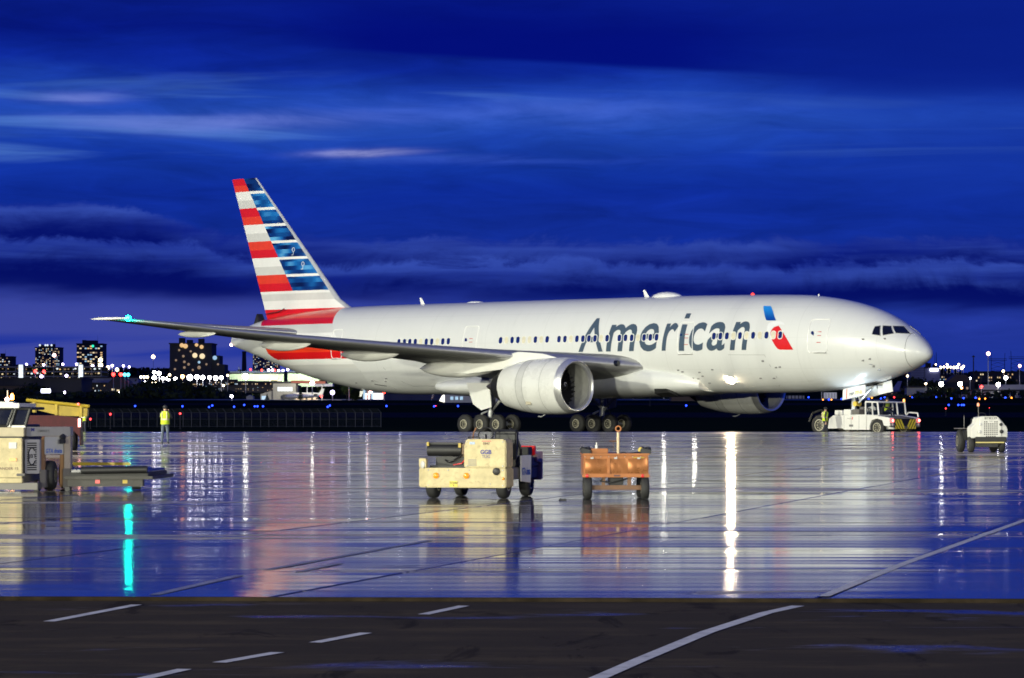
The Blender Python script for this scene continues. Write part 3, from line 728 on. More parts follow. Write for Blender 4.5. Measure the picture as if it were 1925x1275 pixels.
# cabin doors
M_TRIM = mat('door_trim', (0.80, 0.80, 0.78), 0.3); M_DRED = mat('door_placard', (0.5, 0.05, 0.04), 0.5)
for nm, s0, s1, z0, z1 in (('d1', 7.18, 5.82, 5.10, 7.14), ('d2', 17.52, 16.28, 5.12, 7.14), ('d3', 36.55, 35.25, 5.14, 7.2), ('d4', 49.6, 48.5, 5.16, 7.18)):
    cs, cz = (s0 + s1) / 2, (z0 + z1) / 2
    pts = [(cs - p[0], cz + p[1]) for p in rrect(s0 - s1, z1 - z0, 0.18)]; pts.append(pts[0])
    P = []
    for a, b in zip(pts[:-1], pts[1:]):
        for k in range(4 if abs(a[1] - b[1]) > .3 else 1): P.append((a[0] + (b[0] - a[0]) * k / 4, a[1] + (b[1] - a[1]) * k / 4))
    P.append(pts[-1])
    d = MB().path([A(s, surf_l(s, z, 0.008), z) for s, z in P], 0.030, 6).build('cabin_door', M_TRIM, plane, smooth=60)
    sw = cs + (s0 - s1) * .28; wl = surf_l(sw, WZ)
    o = link('door_window', mp, d, A(sw, wl - 0.012, WZ)); o.scale = (0.7, 1.0, 0.9)
    for k, zz_ in enumerate((6.35, 6.12, 5.7)):
        MB().box(-.16, .16, -.006, .006, -.02, .02).build('door_placard', M_DRED, d, loc=A(cs - .1, surf_l(cs - .1, zz_, .004), zz_), smooth=0)
    MB().path([A(cs + k * (s0 - s1) / 2, surf_l(cs, z0 - .05, .01), z0 - .05) for k in (-1, 1)], 0.02, 5).build('door_sill', M_GREYL, d, smooth=0)

# flight-deck glazing
M_WFR = mat('windscreen_frame', (0.35, 0.35, 0.34), 0.4)
def glaz(pts):
    P = [hit(*z5(*p)) for p in pts]; n = 8
    for sgn in (1, -1):
        g = []
        for j in range(n + 1):
            for i in range(n + 1):
                a, b = i / n, j / n
                s = (P[0][0] * (1 - a) + P[1][0] * a) * (1 - b) + (P[3][0] * (1 - a) + P[2][0] * a) * b
                z = (P[0][2] * (1 - a) + P[1][2] * a) * (1 - b) + (P[3][2] * (1 - a) + P[2][2] * a) * b
                g.append(A(s, sgn * surf_l(s, z, 0.012), z))
        pn = MB().add(g, [(j * (n + 1) + i, j * (n + 1) + i + 1, (j + 1) * (n + 1) + i + 1, (j + 1) * (n + 1) + i) for j in range(n) for i in range(n)]).build('windscreen_pane', M_GLASS, plane, smooth=60, fix=False)
        m_ = n + 1; ring = [g[i] for i in range(n)] + [g[j * m_ + n] for j in range(n)] + [g[n * m_ + i] for i in range(n, 0, -1)] + [g[j * m_] for j in range(n, -1, -1)]
        MB().path(ring, 0.018, 5).build('windscreen_frame', M_WFR, pn, smooth=60)
glaz([(893, 304), (932, 300), (930, 369), (872, 360)]); glaz([(947, 299), (1005, 301), (1023, 354), (947, 367)]); glaz([(1015, 301), (1100, 303), (1144, 356), (1036, 352)])

# top-side antennas and domes
def blade(s, z, h, c, sweep):
    MB().loft([[A(s - c / 2, 0, z), A(s, .03, z), A(s + c / 2, 0, z), A(s, -.03, z)], [A(s + sweep - c * .2, 0, z + h), A(s + sweep, .012, z + h), A(s + sweep + c * .25, 0, z + h), A(s + sweep, -.012, z + h)]]).build('blade_antenna', M_WHT, plane)
blade(22.75, 8.88, 0.50, 0.42, 0.28); blade(43.4, 8.86, 0.48, 0.42, 0.25); blade(49.5, 2.9, -0.4, 0.4, 0.15); blade(32.0, 2.5, -0.4, 0.4, .1)
def canoe(name, s0, s1, z, w_, h_, m, l=0.0, low=0.0, parent=plane):
    r_ = []
    for k in range(13):
        t = k / 12; e = math.sin(math.pi * t) ** 0.6 if 0 < t < 1 else 0.02
        r_.append([A(s0 + (s1 - s0) * t, l + w_ * e * math.cos(2 * math.pi * j / 16), z + h_ * e * math.sin(2 * math.pi * j / 16) * (1 if math.sin(2 * math.pi * j / 16) > 0 else max(low, .2))) for j in range(16)])
    return MB().loft(r_).build(name, m, parent, smooth=60)
canoe('satellite_dome', 19.8, 22.3, 8.86, 0.75, 0.36, M_WHT); canoe('antenna_fairing', 37.5, 39.2, 8.86, 0.4, 0.14, M_WHT)
MB().lathe([(0, .12), (.08, .12), (.15, .06), (.17, 0)], A(13.9, 0, 8.83), n=10).build('beacon', mat('beacon_red', (.6, .03, .02), .3, emit=(1, .05, .03), es=1.5), plane)
MB().lathe([(0, .05), (.12, .04), (.13, 0)], A(8.6, 0, 8.66), n=8).build('roof_probe', M_WHT, plane)
# pitot probes on the nose
for u, v in ((1636, 684), (1652, 694)):
    s, l, z = hit(u, v); MB().path([A(s, l, z), A(s, l + .1, z - .03), A(s - .22, l + .12, z - .05)], 0.018, 5).build('pitot_probe', M_STEEL, plane, smooth=0)

# ---- fin
FZ = [17.51, 16.28, 15.06, 13.81, 12.60, 11.34, 10.13, 8.82]
def fin_le(z): return 51.7 + (z - 9.46) * 0.981 if z > 9.46 else 51.7 - 1.1 * ((9.46 - z) / 0.63) ** 1.6
def fin_te(z): return 59.4 + (z - 8.16) * 0.3716
def fin_d(z): return 61.86 - 0.66 * (18.49 - z)
zr_ = [18.47]
tops = [18.47] + FZ[:-1]
rowinfo = []          # (ztop, zbot, band index, kind)
for k in range(8):
    zt, zb = (18.47 if k == 0 else FZ[k - 1]), FZ[k]
    pr_ = zt - zb
    c0 = zt - (0.0 if k == 0 else 0.19); mid_ = zt - pr_ * 0.52
    if k > 0: rowinfo.append((zt, c0, k, 't'))
    rowinfo.append((c0, mid_, k, 'a')); rowinfo.append((mid_, zb, k, 'b'))
rowinfo.append((FZ[-1], 8.4, 8, 'a')); rowinfo.append((8.4, 7.7, 8, 'b'))
def yt(c, t=0.095): return 5 * t * (0.2969 * math.sqrt(c) - 0.126 * c - 0.3516 * c * c + 0.2843 * c ** 3 - 0.1015 * c ** 4)
def fin_row(z):
    le, te = fin_le(z), fin_te(z); ch = te - le; cd = min(0.9, max(.3, (fin_d(max(z, 10.13)) - fin_le(max(z, 10.13))) / (fin_te(max(z, 10.13)) - fin_le(max(z, 10.13)))))
    cs = [0, .004, .012, .03, .045] + [.045 + (cd - .045) * k / 7 for k in range(1, 8)] + [cd + (1 - cd) * k / 6 for k in range(1, 7)]
    return [A(le + ch * c, yt(c) * ch, z) for c in cs], [A(le + ch * c, -yt(c) * ch, z) for c in cs]
def blue_mat():
    m = bpy.data.materials.new('livery_blue'); m.use_nodes = True; nb = NB(m.node_tree); p = m.node_tree.nodes['Principled BSDF']
    t = nb.n('ShaderNodeTexCoord').outputs['Object']; sx = nb.n('ShaderNodeSeparateXYZ'); nb.put(sx.inputs[0], t)
    q = nb.m('FLOOR', nb.m('DIVIDE', sx.outputs[2], 0.306))
    f = nb.noise(nb.vec(nb.m('MULTIPLY', sx.outputs[0], 0.55), nb.m('MULTIPLY', q, 3.7), 0), 1.0, 1, 0.3)
    nb.put(p.inputs['Base Color'], nb.ramp(f, [(0.3, lin((4, 16, 62))), (0.45, lin((8, 52, 118))), (0.58, lin((24, 104, 176))), (0.72, lin((96, 170, 220)))]))
    p.inputs['Roughness'].default_value = 0.3; p.inputs['Coat Weight'].default_value = 0.3
    return m
fm = [M_RED, M_RED2, M_WHT, M_WHT2, blue_mat(), mat('fin_leading_edge', (0.55, 0.56, 0.57), 0.3, 0.3)]
fin = MB()
zs_all = [rowinfo[0][0]] + [r[1] for r in rowinfo]
rowsR = [fin_row(z) for z in zs_all]
for side in (0, 1):
    n = len(rowsR[0][0]); vs = [p for r in rowsR for p in r[side]]; fs = []; ml = []
    for j, (zt, zb, k, kind) in enumerate(rowinfo):
        for i in range(n - 1):
            fs.append((j * n + i, j * n + i + 1, (j + 1) * n + i + 1, (j + 1) * n + i))
            if i < 4 and k < 8: mi = 5
            elif i < 11 and k < 7: mi = 2 if kind == 't' else 4
            elif k == 8: mi = 0
            elif k % 2 == 0: mi = (0 if kind in 'at' else 1) if k in (0, 2) else (1 if kind in 'at' else 0)
            else: mi = 2 if kind in 'at' else 3
            if k == 7: mi = 5 if i < 4 else (2 if kind == 't' else (3 if kind == 'a' else 2))
            ml.append(mi)
    fin.add(vs, fs, ml)
top_r = rowsR[0][0] + rowsR[0][1][::-1]; fin.add(top_r, [tuple(range(len(top_r)))], 4)
fin_o = fin.build('vertical_fin', fm, plane, smooth=40)
for z in (13.1, 12.05):   # inspection symbols on the fin
    s = fin_le(z) + 1.05; c = (s - fin_le(z)) / (fin_te(z) - fin_le(z)); q = A(s, yt(c) * (fin_te(z) - fin_le(z)) + 0.02, z)
    m_ = MB(); m_.path([(q[0] + .13 * math.cos(k * .785), q[1], q[2] + .15 * math.sin(k * .785)) for k in range(9)], 0.022, 4); m_.path([(q[0], q[1], q[2] - .15), (q[0], q[1], q[2] - .38), (q[0] - .2, q[1], q[2] - .38)], 0.022, 4)
    m_.build('inspection_mark', M_WHT, fin_o, smooth=0)
MB().path([A(57.0, .55, 8.86), A(57.6, .48, 8.66), A(58.6, .38, 8.58), A(59.3, .25, 8.5)], 0.035, 5).build('rudder_seam', M_DARK, fin_o, smooth=0)
MB().hexa([A(59.9, .35, 7.95), A(60.5, .35, 7.8), A(60.5, -.25, 7.85), A(59.9, -.25, 8.0)], [A(60.15, .33, 8.55), A(60.22, .33, 8.5), A(60.22, -.22, 8.5), A(60.15, -.22, 8.55)]).build('apu_intake_door', M_DARK, plane)

# ---- wings and tailplane
def section(l, sle, ch, z, tc, tw, n=13):
    cs = [0, .006, .02, .05, .10, .18, .28, .40, .52, .64, .76, .88, 1.0]
    out = []
    for c in cs[::-1]: out.append((c, 1))
    for c in cs[1:-1]: out.append((c, -1))
    P = []
    for c, sg in out:
        y = yt(c, tc) * ch * sg + 0.018 * ch * 4 * c * (1 - c) * (0.5 if c < .5 else 1.0)
        if c == 1.0: y = 0.0
        x = c * ch
        P.append(A(sle + x, l, z + y - math.tan(R(tw)) * x))
    return P
def wing(sgn, name, tab, m):
    rg = [section(l * sgn, *r) for l, *r in tab]
    n = len(rg[0])
    # leading edge band = faces touching the first ~5 % of chord
    le = {9, 10, 11, 12, 13, 14}
    o = MB().loft(rg, mi=lambda j, i: 1 if i in le else 0).build(name, m, plane, smooth=50); return o
WT = []
for l in (1.0, 3.0, 5, 7.5, 9.8, 13, 17, 21, 25, 28, 29.4, 30.0, 30.46):
    le = 21.1 + (l - 3.3) * 0.668; te = (34.9 - (l - 3.3) * 0.09) if l <= 9.8 else 34.32 + (l - 9.8) * 0.367
    z = 4.42 + (l - 3.3) * 0.092 + max(0, l - 18) ** 2 * 0.0021
    if l > 29: le += (l - 29) * 0.9; te += (l - 29) * 0.25
    WT.append((l, le, te - le, z, 0.135 - 0.045 * min(1, l / 14), 3.2 - 4.0 * min(1, l / 26)))
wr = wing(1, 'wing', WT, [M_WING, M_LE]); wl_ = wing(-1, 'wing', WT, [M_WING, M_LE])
def stabtab(): return [(0.5, 52.4, 7.6, 6.9, .10, 0), (2.0, 53.5, 7.0, 7.0, .10, 0), (6, 56.4, 4.9, 7.35, .09, 0), (10.2, 59.4, 2.75, 7.72, .09, 0), (10.76, 60.1, 2.0, 7.78, .08, 0)]
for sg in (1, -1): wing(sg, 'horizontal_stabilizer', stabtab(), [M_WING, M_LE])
# wing-to-body fairing
rg = []
for k in range(25):
    t = k / 24; s = 16.5 + 23.5 * t; e = max(0.03, math.sin(math.pi * min(1, max(0, t))) ** 0.45)
    hw = 2.2 + 1.15 * e; zb = 2.72 - 0.42 * e; zt = 3.6 + 1.25 * e * (1 if t < .55 else max(0.2, 1 - (t - .55) * 2.0))
    rg.append([A(s, hw * math.copysign(abs(math.cos(a)) ** 0.7, math.cos(a)), (zb + zt) / 2 + (zt - zb) / 2 * math.copysign(abs(math.sin(a)) ** 0.8, math.sin(a))) for a in [2 * math.pi * j / 40 for j in range(40)]])
bf = MB().loft(rg).build('belly_fairing', M_SIL, plane, smooth=60)
MB().hexa([A(19.6, 2.9, 2.62), A(18.3, 2.9, 2.68), A(18.3, 2.1, 2.44), A(19.6, 2.1, 2.36)], [A(19.5, 3.05, 2.92), A(18.5, 3.05, 2.92), A(18.5, 2.1, 2.7), A(19.5, 2.1, 2.7)]).build('pack_inlet', M_DARK, bf)
# flap-track fairings under the trailing edge
for sg in (1, -1):
    for l, s0, s1, z, w_, h_ in ((20.0, 33.4, 38.2, 5.72, 0.34, 0.42), (14.6, 30.9, 36.4, 5.16, 0.40, 0.48), (25.2, 36.5, 40.1, 6.35, 0.2, 0.24)):
        canoe('flap_track_fairing', s0, s1, z, w_, h_, M_FAIR, l * sg, 1.0)
    canoe('flap_track_fairing', 27.2, 34.4, 4.28, 0.62, 0.62, M_FAIR, 9.3 * sg, 1.0)
# lit tip light, strobe housing and wing-root landing light lens
M_GRN = glow('tip_green', (0.0, 0.95, 0.70), 150.0, True)
tipc = A(39.12, 30.10, 7.26)
MB().ball(tipc, 0.17, 10).build('navigation_light', M_GRN, wr)
canoe('wingtip_fairing', 38.6, 42.4, 7.25, 0.10, 0.09, M_WHT, 30.45, 1.0)
MB().lathe([(0, .0), (.02, .16), (.12, .2), (.3, .2)], A(21.55, 4.15, 4.56), (-1, 0, 0), 12).build('landing_light_lens', M_GLASS, wr)
MB().hexa([A(23.2, 5.6, 4.2), A(21.9, 4.3, 4.3), A(22.0, 4.1, 4.3), A(23.3, 5.4, 4.2)], [A(23.4, 5.6, 4.4), A(22.1, 4.3, 4.5), A(22.1, 4.1, 4.5), A(23.4, 5.4, 4.4)]).build('wing_root_slat', M_LE, wr)
# forward scan light on the fuselage side, lit
sl, ll, zl = hit(1375, 714)
M_HOT = glow('lit_lens_warm', (1.0, 0.80, 0.52), 600.0, True)
al_ = math.asin(max(-1, min(1, (zl - (fT(sl) + fB(sl)) / 2) / 3.1))); nd_ = Vector((0.35, -math.cos(al_), math.sin(al_))).normalized()
q = Vector(A(sl, surf_l(sl, zl, 0.0), zl)) + nd_ * 0.02
sh_ = MB().lathe([(-.06, .29), (.06, .29), (.06, .265), (.0, .25)], q, nd_, 16).build('scan_light', M_STEEL, plane)
MB().lathe([(.03, .001), (.03, .26)], q, nd_, 16).build('lens', M_HOT, sh_, smooth=0)
M_TAILL = glow('tail_lamp', (1.0, 0.6, 0.55), 9.0)
MB().ball(A(63.25, .05, 6.35), 0.13, 8).build('tail_light', M_TAILL, plane); MB().ball(A(63.2, .0, 6.88), 0.05, 6).build('tail_light', M_TAILL, plane)

# ---- engines
M_NAC = mat('nacelle_paint', (0.66, 0.66, 0.63), 0.28, coat=0.3, var=0.05, scale=0.9, grime=0.10, gcol=(0.35, 0.34, 0.30))
M_NAC2 = mat('nacelle_band', (0.52, 0.52, 0.50), 0.35, var=0.04)
M_LIP = mat('inlet_lip_metal', (0.74, 0.74, 0.73), 0.34, 0.75, var=0.03)
M_FAN = mat('fan_blade', (0.07, 0.07, 0.075), 0.4, 0.6); M_DUCT = mat('inlet_duct', (0.30, 0.30, 0.28), 0.45, var=0.1)
M_HOTM = mat('exhaust_metal', (0.24, 0.21, 0.18), 0.35, 0.9, var=0.2)
for sg in (1, -1):
    EL, EZ = 9.61 * sg, 3.07; D = (-1, 0, 0)        # profile runs aft
    o0 = A(0, EL, EZ)
    nac = MB().lathe([(20.62, 1.715), (21.0, 1.755), (21.4, 1.778), (21.8, 1.785)], o0, D, 56).build('engine_nacelle', M_NAC, plane, smooth=60)
    MB().lathe([(21.8, 1.786), (22.6, 1.78), (23.3, 1.745)], o0, D, 56).build('cowl_panel', M_NAC, nac, smooth=60)
    MB().lathe([(23.3, 1.747), (23.9, 1.70)], o0, D, 56).build('cowl_band', M_NAC2, nac, smooth=60)
    MB().lathe([(23.9, 1.699), (24.6, 1.60), (25.3, 1.46), (25.85, 1.33), (25.83, 1.27), (25.0, 1.3)], o0, D, 56).build('reverser_cowl', M_NAC, nac, smooth=60)
    for sx_, rr_ in ((21.8, 1.79), (23.3, 1.752), (23.9, 1.705)):
        MB().lathe([(sx_ - .012, rr_), (sx_ + .012, rr_)], o0, D, 56).build('cowl_seam', M_GREYL, nac, smooth=0, fix=False)
    MB().lathe([(20.62, 1.715), (20.42, 1.68), (20.26, 1.625), (20.17, 1.56), (20.18, 1.50), (20.28, 1.45), (20.5, 1.415)], o0, D, 56).build('inlet_lip', M_LIP, nac, smooth=60)
    MB().lathe([(20.5, 1.414), (20.9, 1.40), (21.6, 1.41), (22.0, 1.42)], o0, D, 48).build('inlet_duct', M_DUCT, nac, smooth=60)
    MB().lathe([(22.1, 1.42), (22.1, 0.0)], o0, D, 32).build('fan_backplate', M_BLK, nac, smooth=0)
    fb = MB()
    for k in range(26):
        a = 2 * math.pi * k / 26; c1, s1_ = math.cos(a), math.sin(a); c2, s2_ = math.cos(a + .17), math.sin(a + .17)
        fb.add([A(21.62, EL + .42 * c1, EZ + .42 * s1_), A(21.55, EL + 1.38 * c1, EZ + 1.38 * s1_), A(21.95, EL + 1.38 * c2, EZ + 1.38 * s2_), A(21.9, EL + .42 * c2, EZ + .42 * s2_)], [(0, 1, 2, 3)])
    fb.build('fan', M_FAN, nac, smooth=0, fix=False)
    sp_ = MB().lathe([(21.0, .01), (21.1, .12), (21.35, .30), (21.62, .43), (21.8, .45)], o0, D, 24).build('spinner', M_DARK, nac, smooth=60)
    MB().path([A(21.06 + .5 * k / 14, EL + (.09 + .32 * (k / 14) ** .8) * math.cos(.35 * k), EZ + (.09 + .32 * (k / 14) ** .8) * math.sin(.35 * k)) for k in range(9)], 0.03, 4).build('spinner_swirl', M_WHT, sp_, smooth=0)
    MB().lathe([(25.0, 1.20), (25.9, 1.14), (26.5, .98), (26.9, .80), (26.7, .74)], o0, D, 40).build('core_cowl', M_BLK, nac, smooth=60)
    MB().lathe([(26.5, .56), (26.9, .50), (27.4, .32), (27.9, .12), (28.05, .02)], o0, D, 28).build('exhaust_plug', M_HOTM, nac, smooth=60)
    py = []
    for s, z0, z1, hw in ((21.9, 4.72, 4.86, .06), (23.0, 4.55, 5.12, .24), (25.0, 4.3, 5.25, .3), (27.0, 4.1, 4.95, .32), (29.5, 3.9, 4.8, .30), (31.5, 4.0, 4.7, .22), (33.0, 4.3, 4.6, .08)):
        py.append([A(s, EL - hw, z0), A(s, EL + hw, z0), A(s, EL + hw * .8, z1), A(s, EL - hw * .8, z1)])
    MB().loft(py).build('pylon', M_FAIR, nac, smooth=50)
    MB().box(-.22, .22, -.02, .02, -.14, .14).build('cowl_placard', mat('cowl_placard', (.42, .38, .28), .5), nac, loc=A(23.0, EL + sg * 1.44, EZ - 1.03))
    MB().path([A(22.9, EL, EZ - 1.78), A(23.2, EL, EZ - 1.92), A(23.5, EL, EZ - 1.92)], .04, 5).build('drain_mast', M_STEEL, nac, smooth=0)

# ---- landing gear
def wheel_meshes(r, w_, rr, nm):
    ty = MB().lathe([(-w_ / 2, rr), (-w_ / 2, rr * 1.25), (-w_ * .46, r * .86), (-w_ * .36, r * .97), (-w_ * .15, r), (w_ * .15, r), (w_ * .36, r * .97), (w_ * .46, r * .86), (w_ / 2, rr * 1.25), (w_ / 2, rr)], (0, 0, 0), (0, 1, 0), 28).build(nm, M_TYRE, None, smooth=50)
    rm = MB()
    for sg in (-1, 1):
        rm.lathe([(sg * w_ * .45, rr * 1.02), (sg * w_ * .50, rr * .98), (sg * w_ * .50, rr * .84), (sg * w_ * .28, rr * .78), (sg * w_ * .25, rr * .42), (sg * w_ * .42, rr * .36), (sg * w_ * .42, .001)], (0, 0, 0), (0, 1, 0), 24, [0, 0, 1, 1, 0, 1])
        for k in range(8): a = k * math.pi / 4; rm.tube((rr * .6 * math.cos(a), sg * w_ * .24, rr * .6 * math.sin(a)), (rr * .6 * math.cos(a), sg * w_ * .32, rr * .6 * math.sin(a)), rr * .1, n=6)
    rm = rm.build('rim', [M_RIM, M_HUB], None, smooth=40)
    a, b = ty.data, rm.data; bpy.data.objects.remove(ty); bpy.data.objects.remove(rm); return a, b
tym, rmm = wheel_meshes(0.635, 0.46, 0.31, 'wheel')
def put_wheel(parent, loc, t=tym, r=rmm, rz=0.0):
    o = link('wheel', t, parent, loc); o.rotation_euler = (0, 0, rz); link('rim', r, o); return o
for sg in (1, -1):
    L = 5.485 * sg
    for k in (-1, 0, 1):
        for w_ in (-.70, .70): put_wheel(plane, A(31.77 + 1.47 * k, L + w_, 0.635))
    stt = MB().tube(A(31.7, L, .75), A(31.6, L, 2.0), .17, n=12).tube(A(31.6, L, 1.7), A(31.5, L - .1 * sg, 3.6), .26, n=12).build('main_gear_strut', M_STEEL, plane)
    bg_ = MB().tube(A(30.2, L, .66), A(33.35, L, .66), .15, n=10)
    for k in (-1, 0, 1): bg_.tube(A(31.77 + 1.47 * k, L - .72, .635), A(31.77 + 1.47 * k, L + .72, .635), .09, n=8)
    bg_.build('bogie_beam', M_STEEL, stt)
    MB().tube(A(31.55, L, 1.5), A(29.6, L, 3.2), .09, n=8).tube(A(31.6, L, 1.6), A(31.6, L - 2.2 * sg, 3.2), .10, n=8).build('drag_brace', M_STEEL, stt)
    MB().path([A(31.4, L + .2 * sg, 2.6), A(31.25, L + .25 * sg, 1.6), A(31.0, L + .2 * sg, 1.15), A(30.6, L, .9)], .035, 5).build('hydraulic_line', M_DARK, stt, smooth=0)
    MB().path([A(31.9, L, 1.5), A(32.5, L, 1.3), A(31.9, L, 1.0)], .06, 6).build('torque_link', M_STEEL, stt, smooth=0)
    d = [(30.9, 3.35), (33.0, 3.35), (32.6, 1.95), (31.9, 1.55), (30.95, 1.75)]
    n_ = len(d); vs = [A(s, L + sg * (.55 + (z - 1.5) * .16), z) for s, z in d] + [A(s, L + sg * (.60 + (z - 1.5) * .16), z) for s, z in d]
    MB().add(vs, [tuple(range(n_)), tuple(range(2 * n_ - 1, n_ - 1, -1))] + [(i, (i + 1) % n_, (i + 1) % n_ + n_, i + n_) for i in range(n_)]).build('gear_door', M_WHT, plane, smooth=0)
ntym, nrmm = wheel_meshes(0.53, 0.40, 0.27, 'wheel')
for w_ in (-.42, .42): put_wheel(plane, A(5.89, w_, 0.53), ntym, nrmm)
ns = MB().tube(A(5.89, 0, .53), A(5.85, 0, 1.9), .11, n=10).tube(A(5.85, 0, 1.5), A(5.8, 0, 3.0), .17, n=10).tube(A(5.89, -.45, .53), A(5.89, .45, .53), .07, n=8).build('nose_gear_strut', M_STEEL, plane)
MB().tube(A(5.6, -.25, 1.95), A(5.6, .25, 1.95), .16, n=10).build('steering_collar', mat('gear_yellow', (.6, .42, .05), .5), ns)
MB().path([A(5.7, .12, 2.6), A(5.5, .2, 2.1), A(5.6, .16, 1.5)], .03, 5).build('hydraulic_line', M_DARK, ns, smooth=0)
MB().tube(A(5.85, 0, 1.7), A(4.5, 0, 2.9), .07, n=8).build('drag_brace', M_STEEL, ns)
for sg in (1, -1):
    d = [(6.2, 2.85), (4.55, 3.12), (4.42, 2.50), (6.07, 2.18)]; sh = .5
    vs = [A(s, sg * (sh + (3.1 - z) * .35), z) for s, z in d] + [A(s, sg * (sh + .05 + (3.1 - z) * .35), z) for s, z in d]
    MB().add(vs, [(0, 1, 2, 3), (7, 6, 5, 4), (0, 4, 5, 1), (1, 5, 6, 2), (2, 6, 7, 3), (3, 7, 4, 0)]).build('nose_gear_door', M_WHT, plane, smooth=0)
    d = [(4.4, 3.15), (3.3, 3.4), (3.25, 2.7), (4.35, 2.5)]
    vs = [A(s, sg * (.45 + (3.2 - z) * .1), z) for s, z in d] + [A(s, sg * (.49 + (3.2 - z) * .1), z) for s, z in d]
    if sg < 0: MB().add(vs, [(0, 1, 2, 3), (7, 6, 5, 4), (0, 4, 5, 1), (1, 5, 6, 2), (2, 6, 7, 3), (3, 7, 4, 0)]).build('nose_gear_door', M_WHT, plane, smooth=0)
M_YTX = mat('yellow_lettering', (.75, .55, .03), .5)
def dl(s, z): return .5 + .055 + (3.1 - z) * .35
xd = Vector(A(4.55, 0, 3.12)) - Vector(A(6.2, 0, 2.85)); yd = Vector(A(4.55, dl(0, 3.12), 3.12)) - Vector(A(4.42, dl(0, 2.5), 2.5))
letter('door_marking', '7BP', .17, plane, M_SLATE, A(5.62, dl(0, 2.45) + .005, 2.45), xd, yd, 0.01)
letter('door_marking', '77-2', .20, plane, M_YTX, A(5.18, dl(0, 2.52) + .005, 2.52), xd, yd, 0.02)
vs = [A(5.92, dl(0, 2.86) + .006, 2.86), A(5.87, dl(0, 2.87) + .006, 2.87), A(5.75, dl(0, 2.27) + .006, 2.27), A(5.8, dl(0, 2.26) + .006, 2.26)]
MB().add(vs, [(0, 1, 2, 3)]).build('door_stripe', M_RED, plane, smooth=0, fix=False)
MB().box(-.9, .9, -.45, .45, -.03, .03).build('wheel_well', M_DARK, plane, loc=A(4.9, 0, 3.1))
